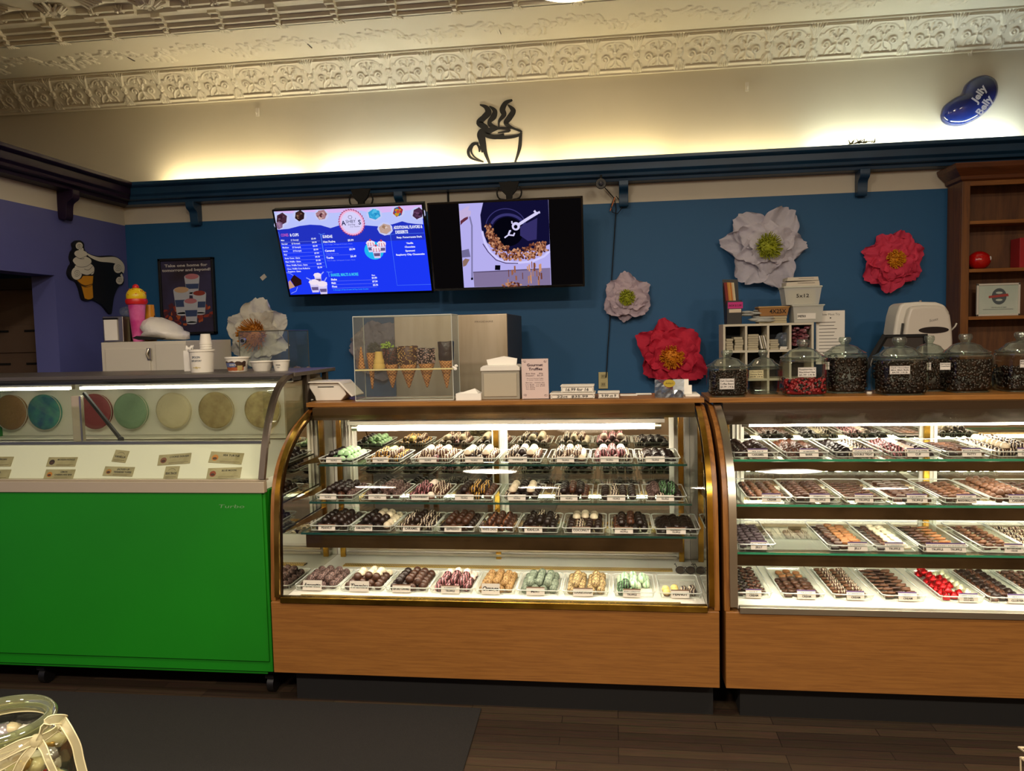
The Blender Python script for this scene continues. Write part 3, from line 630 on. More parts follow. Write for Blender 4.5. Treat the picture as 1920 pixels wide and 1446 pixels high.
def tray_row(kind, where, spans, py, z, tray_d, tray_h, slope, specs, ctext, strips, card_h, yaw=0):
    """spans: photo x of each tray's front corners"""
    n = len(spans)
    for k, ((a, b), sp) in enumerate(zip(spans, specs)):
        A = at(a, py, Z=z); B = at(b, py, Z=z); yf = (A.y+B.y)/2 if tray_row.yf is None else tray_row.yf
        A = at(a, py, Y=yf); B = at(b, py, Y=yf); lo, hi = (-1.428, .356) if kind == 'truffle' else (.494, 2.24); ax_, bx_ = max(A.x, lo), min(B.x, hi); cx = (ax_+bx_)/2; w_ = min(bx_-ax_, .2)
        desc, spec, lines = sp[0], sp[1], sp[2]
        posw = ['first', 'second', 'third', 'fourth', 'fifth', 'sixth', 'seventh', 'eighth', 'ninth'][k]
        rnd = random.Random(k*7+int(z*100))
        d_ = spec.get('d', tray_d)
        mb = tray_mesh(w_, d_, tray_h); o = mb.build('acrylic_tray', fix=False)
        o.matrix_world = Matrix.Translation((cx, yf+d_/2*math.cos(slope), z+.0015+d_/2*math.sin(slope))) @ Matrix.Rotation(slope, 4, 'X')
        tag(o, 'clear tray of %s, %s tray %s' % (desc, posw, where), 'tray', 'trays '+where)
        if slope > .02:
            pass
        fill(kind, spec, cx, yf, z, w_, d_, slope, ('%s tray %s' % (posw, where)), posw+' tray '+where, rnd, tray_h)
        if lines:
            hand = sp[3] if len(sp) > 3 else False
            off = sp[4] if len(sp) > 4 else 0
            card(lines, w_*(.42 if not hand else .44), card_h*(1.3 if hand else 1), (cx-w_*.06+off*w_, yf-.002, z+.006), None if hand else strips, hand, .3,
                 '%s card reading %s, %s tray %s' % ('handwritten' if hand else 'printed', ' '.join(lines).replace('&', 'and'), posw, where), 'price cards '+where)
tray_row.yf = None
S = lambda shape, cols, **k: D(shape=shape, cols=cols, **k)
LD = 'on brass case deck'; L3 = 'on brass case bottom shelf'; L2 = 'on brass case middle shelf'; L1 = 'on brass case top shelf'
tray_row.yf = 3.245
tray_row('truffle', LD, [(549, 632), (635, 718), (721, 802), (804, 886), (889, 966), (968, 1050), (1053, 1144), (1150, 1229), (1236, 1322)], 1109, DECK, .25, .024, 0, [
    ('mauve speckled cocoa truffles', S('ball', ['spk']*4, rows=5, top=['spk']*3), ['Amaretto'], True, -.02),
    ('brown and cream capped truffles', S('ball', [['milk', 'milk', 'cream']]*4, rows=5, top=[['milk', 'cream', 'cream']]*3, top_from=1), ['Tiramisu'], True, .02),
    ('half dark, half milk truffles', S('ball', ['dark', 'dark', 'milk', 'milk'], rows=5, top=['dark', 'milk', 'milk']), ['SEA SALT CARAMEL'], False, -.05),
    ('raspberry drizzled truffles', S('ball', [['pink', 'pinkw']]*4, rows=5, top=[['pink', 'pink', 'pinkw']]*3), ['RASPBERRY', 'TRUFFLE'], False, .05),
    ('golden nut coated truffles', S('rough', [['nut', 'nut', 'nut']]*4, rows=5, top=['nut', 'nut', 'nut']), ['Orange'], True, -.04),
    ('grey green coconut truffles', S('rough', ['grn']*4, rows=5, top=['grn', 'grn', 'grn']), ['MINT'], False, 0),
    ('dark drizzled nut truffles', S('rough', ['nutd']*4, rows=5, top=['nutd', None, 'nutd']), ['COOKIE DOUGH'], False, 0),
    ('pale green and white capped truffles', S('ball', [['dmint', 'mint'], ['dmint', 'mint'], [None, 'mint', 'mint'], [None, 'mint', 'mint']], rows=5, top=[['dmint', 'mint', 'mint'], ['mint', 'mint'], [None, 'mint', 'mint']]), ['IRISH CREAM', 'TRUFFLE'], False, 0),
    ('yellow and brown topped truffles', S('cup', ['yel', 'yel', 'dwh', 'dwh'], rows=5, upto=2), ['PEANUT'], False, .05)], None, BSTRIP, .034)
tray_row.yf = 3.262
L3s = [(580, 655), (657, 735), (738, 814), (816, 892), (895, 966), (969, 1049), (1054, 1136), (1142, 1224), (1227, 1314)]
tray_row('truffle', L3, L3s, 1000, .737, .27, .026, 0, [
    ('plain dark truffles', S('ball', ['dark']*4, rows=5, top=['deep', 'dark', 'dark']), ['PEANUT'], False, .0),
    ('dark truffles, cream topped behind', S('ball', ['deep', 'deep', ['dark', 'cream'], 'cream'], rows=5, top=['deep', ['dark', 'cream'], ['dark', 'cream']]), ['AMARETTO'], False, -.12),
    ('white drizzled dark truffles', S('ball', ['dwh', 'dark', 'dwh', 'dwh'], rows=5, top=['dwh', 'dark', 'dwh']), ['CARAMEL'], False, 0),
    ('plain brown round truffles', S('ball', ['dark', 'milk', 'milk', 'dark'], rows=5, top=['milk', 'milk', 'milk']), ['ESPRESSO'], False, 0),
    ('reddish brown drizzled truffles', S('ball', ['mdk', 'copper', 'copper', 'mdk'], rows=5, top=['copper', 'mdk', 'copper']), ['WHITE CHOC'], False, -.12),
    ('black truffles, white drizzled behind', S('ball', ['deep', 'deep', 'deep', ['deep', 'dwh']], rows=5, top=['deep', ['deep', 'dwh'], 'deep']), ['KAHLUA'], False, -.05),
    ('dark truffles, white back row', S('cup', ['dark', 'dwh', 'dark', 'dark'], rows=5, top=[['dark', 'cream']]*3, top_from=2), ['COCONUT'], False, 0),
    ('chocolate cups with darker swirls', S('cup', ['mdk', 'dark', 'deep', 'deep'], rows=5, top=['dark', 'mdk', 'deep']), ['RUM', 'TRUFFLE'], False, -.1),
    ('rough black bark truffles', S('cluster', ['deep']*4, rows=5, top=['deep']*3), ['RASPBERRY', 'TRUFFLE'], False, .03)], None, BSTRIP, .028)
tray_row.yf = 3.352
tray_row('truffle', L2, [(590, 664), (673, 752), (758, 835), (841, 927), (936, 1015), (1033, 1110), (1120, 1201), (1208, 1288)], 943, .857, .27, .024, 0, [
    ('knobbly dark truffles', S('rough', ['dark', 'dark', 'mdk', 'spk'], rows=5, top=['dark']*3), ['SEA SALT', 'TRUFFLE'], False, -.1),
    ('black and grey speckled truffles', S('rough', ['spk', 'dark', 'spk', 'spk'], rows=5, top=['dark', 'spk', 'spk']), ['RUM', 'TRUFFLE'], False, 0),
    ('pink and cream topped truffles', S('ball', ['pink', 'pink', 'pinkw', 'mwh'], rows=5, top=['pink', ['pink', 'pinkw'], 'mwh']), ['STRAWBERRY'], False, -.05),
    ('tan drizzled brown truffles', S('ball', ['dark', 'mdk', 'gold', 'mdk'], rows=5, top=['dark', 'gold', 'gold']), ['MOCHA', 'TRUFFLE'], False, -.1),
    ('dark truffles, white topped behind', S('ball', ['dwh', 'deep', 'deep', 'dark'], rows=5, top=['cream', 'deep', 'cream']), ['MINT', 'TRUFFLE'], False, -.02),
    ('thin striped dark truffles', S('ball', ['dwh', 'dark', 'dark', 'mdk'], rows=5, top=['dark', 'mdk', 'dark']), ['MAPLE', 'TRUFFLE'], False, 0),
    ('one low layer of dark truffles', S('ball', ['dark', 'dwh', 'dark', 'dark'], rows=5), ['COFFEE', 'TRUFFLE'], False, 0),
    ('grey blue drizzled dark truffles', S('ball', ['spk', 'dwh', 'dmint', 'dark'], rows=5, top=['spk', 'dmint', 'dmint']), ['KEY LIME', 'TRUFFLE'], False, .05)], None, None, .026)
tray_row.yf = 3.436
tray_row('truffle', L1, [(596, 664), (683, 752), (768, 846), (850, 930), (934, 1018), (1026, 1104), (1107, 1189), (1192, 1276)], 869, 1.012, .27, .022, 0, [
    ('bark and green drizzled truffles', S('ball', ['deep', 'dmint', 'gcap', 'gcap'], rows=5, top=['deep', 'gcap', 'gcap']), ['MINT CHOC', 'TRUFFLE'], False, 0),
    ('gold drizzled dark truffles', S('ball', ['gold', 'gold', 'gold', 'gold'], rows=5, top=['gold', ['gold', 'yel'], 'mwh']), ['PEANUT BUTTER', 'TRUFFLE'], False, 0),
    ('white drizzled milk truffles', S('ball', ['mwh', 'mwh', 'pink', 'mwh'], rows=5, top=[['mwh', 'cream'], 'mwh', ['mwh', 'cream']]), ['CAPPUCCINO', 'TRUFFLE'], False, 0),
    ('dark truffles with white tops', S('ball', ['dwh', 'dark', 'dwh', 'mwh'], rows=5, top=['cream', 'dwh', 'cream']), ['CHOCOLATE', 'TRUFFLE'], False, .05),
    ('white and dark swirled truffles', S('ball', ['dwh', 'dwh', 'dark', 'mwh'], rows=5, top=['dwh', ['dark', 'cream'], 'cream']), ['VANILLA'], False, 0),
    ('white striped round truffles', S('ball', ['dwh', 'mwh', 'dwh', 'cream'], rows=5, top=['dwh', ['mwh', 'cream'], 'mwh']), ['FRENCH SILK', 'TRUFFLE'], False, 0),
    ('pink striped dark truffles', S('ball', ['pink', 'pink', 'pink', 'dwh'], rows=5, top=[['pink', 'pinkw'], 'pink', ['pink', 'pinkw']]), ['CHERRY', 'TRUFFLE'], False, 0),
    ('dark truffles with ruffled tops', S('cluster', ['dwh', 'deep', 'deep', 'deep'], rows=5, top=['dark', 'deep', 'deep']), ['TUXEDO', 'TRUFFLE'], False, 0)], None, None, .026)
RD = 'on silver case deck'; R3 = 'on silver case bottom shelf'; R2 = 'on silver case middle shelf'; R1 = 'on silver case top shelf'
tray_row.yf = 3.265
tray_row('chocolate', RD, [(1368, 1449), (1466, 1549), (1562, 1641), (1656, 1739), (1764, 1849), (1855, 1938), (1944, 2026)], 1122, DECK, .42, .026, 0, [
    ('dark ridged maple creams', S('oval', ['mdk', 'dark', 'mdk', 'mdk'], rows=8, lean=.3, top=['dark', 'mdk', 'mdk']), ['MAPLE', 'CREAM'], False, .05),
    ('brown orange creams, few and low', S('square', ['milk', 'milk', 'milk', 'milk'], rows=8, upto=5, top=[['milk', 'milk', 'caramel', None]]*3, topshape='oval'), ['ORANGE', 'CREAM'], False, .12),
    ('white ridged raspberry creams', S('oval', ['tan', 'mwh', 'tan', 'mwh'], rows=9, lean=.35, top=['mwh', None, 'mwh']), ['RASPBERRY', 'CREAM'], False, .1),
    ('smooth tan lemon creams', S('slab', ['tan', 'milk', 'milk', 'tan'], rows=8, lean=.4, upto=8, top=['tan', 'milk', 'tan']), ['LEMON', 'CREAM'], False, .12),
    ('red foil and pearl foil cherries', S('foil', ['red', 'red', ['red', 'red', 'wfoil'], 'wfoil'], rows=8, upto=7, gap=.1, top=['red', None, None]), ['CHERRY CORDIALS', 'RED DARK', 'GOLD MILK'], False, .18),
    ('rough dark nut clusters', S('cluster', ['mdk', 'dark', 'mdk', 'milk'], rows=9, top=['dark', 'mdk', 'dark']), ['PECAN', 'CLUSTER'], False, .2),
    ('reddish brown creams', S('oval', ['copper', 'milk', 'mdk', 'milk'], rows=9, lean=.3, top=['milk', 'mdk', None]), None)], None, PSTRIP, .036)
tray_row.yf = 3.21
tray_row('chocolate', R3, [(1372, 1455), (1553, 1640), (1641, 1724), (1729, 1818), (1842, 1925), (1930, 2012)], 1028, .69, .40, .026, 0, [
    ('dusty dark currant jelly squares', S('square', ['jelly']*4, rows=8, lean=.2, top=['jelly']*3), ['BLACK CURRANT', 'JELLY'], False, .12),
    ('dark and caramel jelly squares', S('square', ['dark', 'milk', 'caramel', 'caramel'], rows=8, top=['milk', 'caramel', 'caramel']), ['RASPBERRY', 'JELLY'], False, .2),
    ('white round truffles over dark ones', S('square', [['dark'], 'mdk', 'white', 'white'], rows=8, top=[None, 'white', 'white'], topshape='oval'), ['RASPBERRY', 'TRUFFLE'], False, .0),
    ('milk and caramel squares, two cards', S('slab', ['dark', 'milk', 'tan', 'caramel'], rows=8, lean=.3, top=['milk', None, 'caramel']), ['MILK CHOCOLATE', 'TRUFFLE'], False, .28),
    ('long rows of buttercream ovals', S('oval', ['milk', 'tan', 'milk', 'caramel'], rows=8, lean=.3, top=['tan', None, 'tan']), ['VANILLA', 'BUTTERCREAM', 'CREAM'], False, .28),
    ('dark ovals with white stripes', S('oval', ['mwh', 'dwh', 'mwh', 'dwh'], rows=8, lean=.3, top=['dwh', None, 'mwh']), None)], None, PSTRIP, .036)
card(['72% MILK COCOA', 'TRUFFLE'], .082, .036, (at(1758, 1020, Y=3.208).x, 3.207, .696), PSTRIP, False, .3, 'printed card reading 72% MILK COCOA TRUFFLE, paired with another on silver case bottom shelf')
tray_row.yf = 3.262
tray_row('chocolate', R2, [(1401, 1486), (1489, 1579), (1585, 1666), (1671, 1762), (1770, 1858), (1864, 1950), (1956, 2040)], 939, .875, .40, .024, 0, [
    ('ribbed copper coloured creams', S('oval', ['copper', 'tan', 'milk', 'tan'], rows=8, lean=.3), ['COCONUT', 'CREAM'], False, .1),
    ('round espresso truffle discs', S('oval', ['milk', 'mdk', 'milk', 'milk'], rows=8, lean=.5, top=['milk', None, 'milk']), ['ESPRESSO', 'TRUFFLE'], False, .1),
    ('flat champagne truffle slabs', S('slab', ['mdk', 'milk', 'mdk', 'milk'], rows=8, lean=.3), ['CHAMPAGNE', 'TRUFFLE'], False, .0),
    ('squared amaretto truffles', S('square', ['mdk', 'dark', 'milk', 'milk'], rows=8, top=['milk', 'milk', None]), ['AMARETTO', 'TRUFFLE'], False, .1),
    ('tan marshmallow caramels', S('oval', ['milk', 'tan', 'tan', 'milk'], rows=8, lean=.3, top=['tan', None, 'tan']), ['CARAMEL', 'MARSHMALLOW'], False, .05),
    ('brown butter caramels stacked in two', S('cup', ['tan', 'milk', 'tan', 'tan'], rows=8, top=['tan', 'tan', 'tan']), ['BUTTER NUT', 'CARAMEL'], False, .1),
    ('dark nutty ovals', S('oval', ['mdk', 'milk', 'mdk', 'dark'], rows=8, lean=.3), None)], None, PSTRIP, .036)
tray_row.yf = 3.335
tray_row('chocolate', R1, [(1372, 1462), (1472, 1556), (1566, 1656), (1668, 1768), (1776, 1862), (1870, 1960)], 855, 1.05, .38, .024, 0, [
    ('dark sea salt caramel bark pieces', S('cluster', ['dark', 'mdk', 'dark', 'dark'], rows=8, top=['dark', None, 'dark']), ['SEA SALT', 'CARAMEL'], False, .1),
    ('brown almond clusters', S('cluster', ['mdk', 'milk', 'dark', 'milk'], rows=8, top=['mdk', 'milk', None]), ['ALMOND', 'BARK'], False, .1),
    ('black and white cookie pieces', S('cluster', ['deep', 'dwh', 'white', 'dwh'], rows=8, top=['deep', None, 'dwh']), ['CHOCOLATE', 'DOUBLE TREAT'], False, .15),
    ('dark and pink dipped pieces', S('cluster', ['pink', 'mwh', 'dark', 'dark'], rows=8, top=['pink', 'pinkw', None]), ['PEANUT BUTTER', 'CUP'], False, .1),
    ('flat brown peanut butter patties', S('slab', ['dark', 'milk', 'tan', 'milk'], rows=8, lean=.2), ['PEANUT BUTTER', 'PATTY'], False, .1),
    ('white striped round cookies', S('ball', ['dwh', 'dwh', 'dwh', 'dwh'], rows=8, top=['cream', 'dwh', 'dwh']), ['DIPPED', 'COOKIES'], False, .2)], None, PSTRIP, .036)
def flush_stuff():
    for kind, lst in STUFF.items():
        if not lst: continue
        mats_, Vs, Fs, Ms, Ls, off = [], [], [], [], [], 0
        for me, M4 in lst:
            m = me.materials[0]
            if m not in mats_: mats_.append(m)
            co = np.array([v.co for v in me.vertices]) if me.name not in flush_stuff.c else flush_stuff.c[me.name]
            flush_stuff.c[me.name] = co
            A = np.array(M4); Vs.append(co @ A[:3, :3].T+A[:3, 3]); Ls.append(co)
            for p in me.polygons: Fs.append([i+off for i in p.vertices]); Ms.append(mats_.index(m))
            off += len(co)
        me = bpy.data.meshes.new(kind); V = np.concatenate(Vs); me.from_pydata([tuple(v) for v in V], [], Fs)
        for m in mats_: me.materials.append(m)
        me.polygons.foreach_set('material_index', Ms); me.polygons.foreach_set('use_smooth', [True]*len(Ms)); loc_attr(me, np.concatenate(Ls))
        o = bpy.data.objects.new(kind+'_pieces', me); COL.objects.link(o)
        tag(o, 'remaining %s heaped in trays on upper shelves of %s case' % (('truffles', 'brass') if kind == 'truffle' else ('chocolates', 'silver')), kind, None, 'stuff')
flush_stuff.c = {}
flush_stuff()
print('placed', PLACED, {k: len(v) for k, v in STUFF.items()})
# sunglasses left on the deck of the brass case
p = at(1305, 1052, Z=.52)
t = thing('sunglasses', 'dark sunglasses lying at the far end of the brass case deck', 'sunglasses', (.3, 3.62, DECK))
for sx in (-1, 1):
    MB(mat('smoked_lens', '#3a3128', .12)).prism([(.318+sx*.023+.019*math.cos(a)*(1 if sx*math.cos(a) > 0 else .9), DECK+.019+.015*math.sin(a)) for a in [2*PI*k/16 for k in range(16)]], 'y', 3.585, 3.588).build('lens', t)
f = MB(BLACK)
for sx in (-1, 1):
    f.tube([(.318+sx*.023+.0205*math.cos(a), 3.586, DECK+.019+.0165*math.sin(a)) for a in [2*PI*k/16 for k in range(16)]], .002, 6, closed=True)
    f.tube([(.318+sx*.04, 3.587, DECK+.034), (.318+sx*.041, 3.65, DECK+.03), (.318+sx*.04, 3.72, DECK+.005)], .002, 6)
f.tube([(.312, 3.585, DECK+.03), (.318, 3.584, DECK+.034), (.324, 3.585, DECK+.03)], .002, 6); f.build('frame', t, smooth='auto')
# ---------------------------------------------------------------- ice cream freezer
GREEN = mat('bright_green_panel', '#0c7a08', .5, vary=(.8, '#0a6c07'))
RAILM = mat('greyish_steel_rail', '#b8aa92', .4, metal=.35)
FX0, FX1 = -3.68, -1.502
t = thing('ice_cream_freezer', 'green fronted ice cream dipping freezer with curved glass lid panels', 'freezer', ((FX0+FX1)/2, 3.2, 0))
bb = MB(GREEN); bb.box(FX0, FX1, 3.155, 3.19, .135, .94); bb.box(FX0, FX1, 3.93, 3.96, .135, .94); bb.box(FX0, FX0+.02, 3.19, 3.93, .135, .94); bb.box(FX1-.02, FX1, 3.19, 3.93, .135, .94); bb.box(FX0, FX1, 3.19, 3.93, .135, .16)
bb.build('body', t, bevel=.003)
b_ = MB(GREEN); b_.box(FX0, FX1-.012, 3.146, 3.156, .185, .935); b_.box(FX0, FX1-.03, 3.165, 3.2, .12, .17)
fp = b_.build('front_panel', t, bevel=.003)
MB(mat('pale_script_emblem', '#7fae74', .3, metal=.4)).plane((at(434, 950, Y=3.145).x, 3.1455, at(434, 950, Y=3.145).z), (1, 0, 0), (0, 0, 1)).text('Turbo', 0, 0, .016, .0006, w=.12, shear=.35).build('emblem', fp)
r_ = MB(RAILM).box(FX0, FX1+.004, 3.138, 3.17, .935, .985); r_.box(FX0, FX1+.004, 3.15, 3.19, .985, .992); r_.build('bumper_rail', t, bevel=.003)
for x in (FX1-.05, FX0+1.0):
    c_ = MB(BLACK).tube([(x-.015, 3.26, .04), (x+.015, 3.26, .04)], .04, 16); c_.box(x-.02, x+.02, 3.22, 3.30, .075, .09)
    c_.build('caster', t, smooth='auto'); 
MB(BLACK).box(FX0+.02, FX1-.02, 3.24, 3.94, .09, .13).build('underframe', t)
FC = catmull([(3.16, .99), (3.185, 1.07), (3.215, 1.16), (3.271, 1.268), (3.347, 1.357), (3.44, 1.405), (3.53, 1.418)], 4)
liner = mat('white_freezer_liner', '#e4dfd0', .5)
LP = [(3.175, .99), (3.40, 1.092), (3.43, 1.094), (3.45, 1.06)]
l_ = MB(liner); l_.prism([(3.19, .96), (3.175, .99), (3.256, 1.13), (3.286, 1.132), (3.286, 1.115), (3.266, 1.11)], 'x', FX0+.01, FX1-.03); l_.build('sloped_liner', t, bevel=.004)
MB(SILVER).box(FX0+.01, FX1-.03, 3.27, 3.295, 1.128, 1.146).build('liner_trim', t, bevel=.002)
MB(glass('freezer_glass', '#f6f9f4', .02, .5, .02)).ribbon([(y+.004, z) for y, z in FC], FX0+.01, FX1-.02, -.004).build('curved_glass', t, smooth='auto')
MB(GREYMET).box(FX0, FX1+.012, 3.50, 4.04, 1.418, 1.438).build('top_slab', t, bevel=.003)
MB(BLACK).box(FX0+.01, FX1-.0, 3.49, 3.60, 1.398, 1.418).build('top_lip', t)
e_ = MB(mat('dark_steel_frame', '#5a5047', .35, metal=.8)); e_.ribbon(FC, FX1-.022, FX1+.004, -.02); e_.box(FX1-.02, FX1+.004, 3.66, 3.70, .99, 1.418); e_.box(FX1-.02, FX1+.004, 3.92, 3.95, .94, 1.418)
e_.build('end_frame', t, smooth='auto')
MB(glass('freezer_glass')).box(FX1-.012, FX1-.008, 3.2, 3.66, .99, 1.37).build('end_glass', t)
MB(mat('beige_freezer_wall', '#b5a888', .5, vary=(5, '#8f8062'))).box(FX1-.03, FX1-.022, 3.46, 3.94, .7, 1.39).build('end_liner', t)
MB(liner).box(FX0, FX1-.03, 3.90, 3.928, .56, 1.41).build('back_liner', t); MB(liner).box(FX0+.022, FX1-.03, 3.192, 3.21, .56, .955).build('front_liner', t)
m_ = MB(mat('hazy_mirror', '#ebebe6', .02, metal=1)); m_.prism([(3.875, 1.075), (3.545, 1.405), (3.553, 1.413), (3.883, 1.083)], 'x', FX0+.02, FX1-.03); m_.build('sloped_mirror', t)
MB(liner).box(FX0+.022, FX1-.03, 3.215, 3.898, .715, .73).build('well_plate', t); b_ = MB(liner).box(FX0, FX1-.03, 3.38, 3.9, .50, .54); b_.build('well_floor', t)
for x in (at(146, 790, Y=3.31).x,):
    MB(RAILM).box(x-.022, x+.022, 3.30, 3.33, 1.13, 1.355).build('centre_post', t, bevel=.003)
    MB(SILVER).box(x+.026, x+.036, 3.29, 3.31, 1.13, 1.355).build('glass_edge_strip', t, bevel=.001)
    g = MB(MATTBLACK); a = at(158, 738, Y=3.46); c = at(226, 832, Y=3.31)
    g.tube([(a.x, 3.46, a.z), (c.x, 3.315, c.z+.02)], .010, 6); g.blob((c.x, 3.315, c.z+.02), .014, 1); g.build('lid_strut', t, smooth='auto')
for xa, xb in ((FX0+.05, at(136, 733, Y=3.48).x), (at(150, 733, Y=3.48).x, FX1-.06)):
    h = MB(SILVER).box(xa, xb, 3.475, 3.50, 1.375, 1.398).build('lamp_rail', t)
    MB(emis('freezer_strip_glow', '#fff5e4', 28)).box(xa+.01, xb-.01, 3.465, 3.476, 1.374, 1.386).build('light_strip', h)
ICE = [('caramel brown', '#8f6a3a'), ('green and blue', '#4f9a84'), ('raspberry', '#8a3f44'), ('mint', '#86a383'), ('vanilla', '#d9cba8'), ('cookie', '#c4b082'), ('cookie dough', '#d8c58e'), ('cookies and cream', '#c9bb98')]
for k, px in enumerate((20, 83, 178, 245, 325, 405, 492)):
    x = at(px, 775, Y=4.2).x; n_, c_ = ICE[k]
    for row, yy in enumerate((3.755, 3.52)):
        o = thing('ice_cream_tub', '%s ice cream tub, %s freezer row, %s' % (n_, ['back', 'front'][row], ['at the far purple wall end', 'second from the wall', 'behind the centre post', 'just past the centre post', 'in the middle pane', 'near the brass case end', 'against the brass case end'][k]), 'ice cream tub', (x, yy, .54), None)
        MB(mat('white_tub_card', '#d8d2c0', .6)).lathe([(.092, .54), (.104, .745), (.1085, .75), (.1085, .753), (.1065, .753), (.101, .735)], (x, yy, 0), 28).build('tub', o, smooth='auto')
        i_ = MB(mat('ice_cream_'+n_.replace(' ', '_'), c_, .6, vary=(16, {'green and blue': '#35607f'}.get(n_, '#a08a60' if 'cookie' in n_ else c_)), bump=(30, .8)))
        i_.lathe([(.1, .70), (.106, .752), (.095, .759), (.06, .756), (.03, .760), (.004, .758)], (x, yy, 0), 28); i_.build('ice_cream', o, smooth=True)
KRAFT = mat('kraft_label', '#a89a78', .8, vary=(30, '#978a68'))
sl = Vector((0, .081, .14)).normalized()
def flav(px0, py0, px1, py1, lines, pic, rot, label):
    """label stuck flat on the sloped liner"""
    a = at((px0+px1)/2, (py0+py1)/2, Y=3.28); d = ray((px0+px1)/2, (py0+py1)/2)
    # meet the slope plane z = .99+(y-3.175)*k
    k = .14/.081; tt = (EYE-.99+3.175*k)/(d[1]*k-d[2]); O = Vector((d[0]*tt, d[1]*tt, EYE+d[2]*tt))
    w_ = (px1-px0)*O.y/1455*1.0; h_ = min((py1-py0)*O.y/1455/ .93, .105)
    U = Vector((1, 0, 0)); cr, sr = math.cos(rot), math.sin(rot); U2 = U*cr+sl*sr; V2 = sl*cr-U*sr
    mb = MB(KRAFT).plane(O, U2, V2)
    mb.obox(mb.P(0, 0, .0018), U2, V2, mb.N, w_/2, h_/2, .0012)
    if pic: mb.use(mat('pic_'+pic[1:], pic, .8)).ell(-w_*.33, -h_*.05, h_*.3, h_*.28, .0034); mb.use(mat('pic_dark', '#4a2c1c', .8)).ell(-w_*.33, -h_*.12, h_*.2, h_*.12, .0038); tx = w_*.14; tw = w_*.6
    else: tx = 0; tw = w_*.8; mb.use(INK).stroke(arc(0, h_*.12, w_*.25, h_*.2, .2, PI-.2), .0006, .0034)
    mb.use(INK)
    for i, s in enumerate(lines): mb.text(s, tx, h_*(.22-.3*i) if pic else -h_*.05, h_*.17, .0034, w=min(tw, len(s)*h_*.15), bold=.03)
    mb.use(mat('brown_ink', '#5d4b33', .8)); mb.rect(tx-tw/2, -h_*.34, tx+tw/2, -h_*.31, .0034); mb.rect(tx-tw/2, -h_*.42, tx+tw*.3, -h_*.40, .0034)
    tag(mb.build('flavour_label', loc=O), label, 'label', None)
flav(-60, 856, 32, 876, ['BUTTER PECAN'], '#8a5a30', 0, 'kraft flavour label at the far left end of the freezer, upper of two')
flav(-62, 880, 27, 900, ['CARAMEL'], '#8a5a30', 0, 'kraft flavour label at the far left end of the freezer, lower of two')
flav(84, 857, 149, 876, ["MICHIGAN POTHOLE"], '#2e1d17', 0, 'kraft label reading MICHIGAN POTHOLE with dark scoop picture')
flav(79, 880, 145, 899, ['LEMON', 'CHEESECAKE BAR'], '#b8722c', 0, 'kraft label reading CHEESECAKE BAR with orange scoop picture')
flav(211, 844, 242, 868, ['VANILLA'], None, -.1, 'small square kraft label above the jacked up coffee label')
flav(190, 875, 256, 894, ['JACKED UP', 'TENNESSEE TOFFEE'], '#a5763f', -.03, 'kraft label reading TENNESSEE TOFFEE under the small square one')
flav(293, 851, 362, 872, ['COOKIE DOUGH'], '#7a4a33', .07, 'kraft label reading COOKIE DOUGH with brown scoop picture')
flav(307, 874, 337, 900, ['BEAR TRACKS'], None, .02, 'small square kraft label under the cookie dough label')
flav(389, 848, 460, 870, ['SEA TURTLE'], '#b8742c', -.06, 'kraft label reading SEA TURTLE with a curled corner')
flav(385, 877, 456, 898, ['BLUE MOON'], '#8a3c22', .03, 'kraft label reading BLUE MOON nearest the brass case')
# things on the freezer ------------------------------------------
ZT = 1.438
def atz(px, py_b, Y): return at(px, py_b, Y=Y).x
POLY = mat('white_foam_cup', '#ddd7c9', .6)
def bowl(name, px0, px1, y, h, taper, label, cat, prints=None, lid=None):
    x0, x1 = atz(px0, 690, y), atz(px1, 690, y); r = (x1-x0)/2; cx = (x0+x1)/2
    t = thing(name, label, cat, (cx, y, ZT))
    MB(POLY).lathe([(r*taper, ZT), (r*.94, ZT+h*.9), (r, ZT+h*.91), (r, ZT+h), (r*.93, ZT+h), (r*.9, ZT+h*.9), (r*taper*.94, ZT+.004), (0, ZT+.004)], (cx, y, 0), 32).build('body', t, smooth='auto')
    return t, cx, r
def curved_print(mb, cx, cy, z0, r0, r1, h, items):
    pass
def wrap(mb, cx, cy, rr, zz, s, h, w, m, bold=.02):
    """lettering wrapped round the front of a round tub"""
    V, F = text_geo(s, bold); x0 = min(p[0] for p in V); x1 = max(p[0] for p in V); k = h/.72; kx = w/(x1-x0); mb.use(m)
    P_ = []
    for p in V:
        z = zz+p[1]*k; a = ((p[0]-(x0+x1)/2)*kx)/rr(z); P_.append((cx+(rr(z)+.001)*math.sin(a), cy-(rr(z)+.001)*math.cos(a), z))
    mb.add(P_, F)
def band(mb, cx, cy, rr, z0, z1, a0, a1, m, n=12, off=.0006, wob=0):
    mb.use(m); V = []
    for j, z in enumerate((z0, z1)):
        for i in range(n+1):
            a = a0+(a1-a0)*i/n; zz = z+(wob*math.sin(i*2.3+j)); V.append((cx+(rr(zz)+off)*math.sin(a), cy-(rr(zz)+off)*math.cos(a), zz))
    mb.add(V, [(i, i+1, n+2+i, n+1+i) for i in range(n)])
t, cx, r = bowl('spoon_tub', 357, 402, 3.72, .115, .84, 'tall white tub lettered SPOON on top of the freezer', 'tub')
rr = lambda z: r*(.84+.1*(z-ZT)/(.115*.9)); pr = MB()
wrap(pr, cx, 3.72, rr, ZT+.076, 'SPOON', .011, .042, mat('blue_marker', '#27435f', .7)); pr.build('lettering', t); pr = MB(); wrap(pr, cx, 3.72, rr, ZT+.058, 'DEPOSITORY', .009, .055, MATS['blue_marker'])
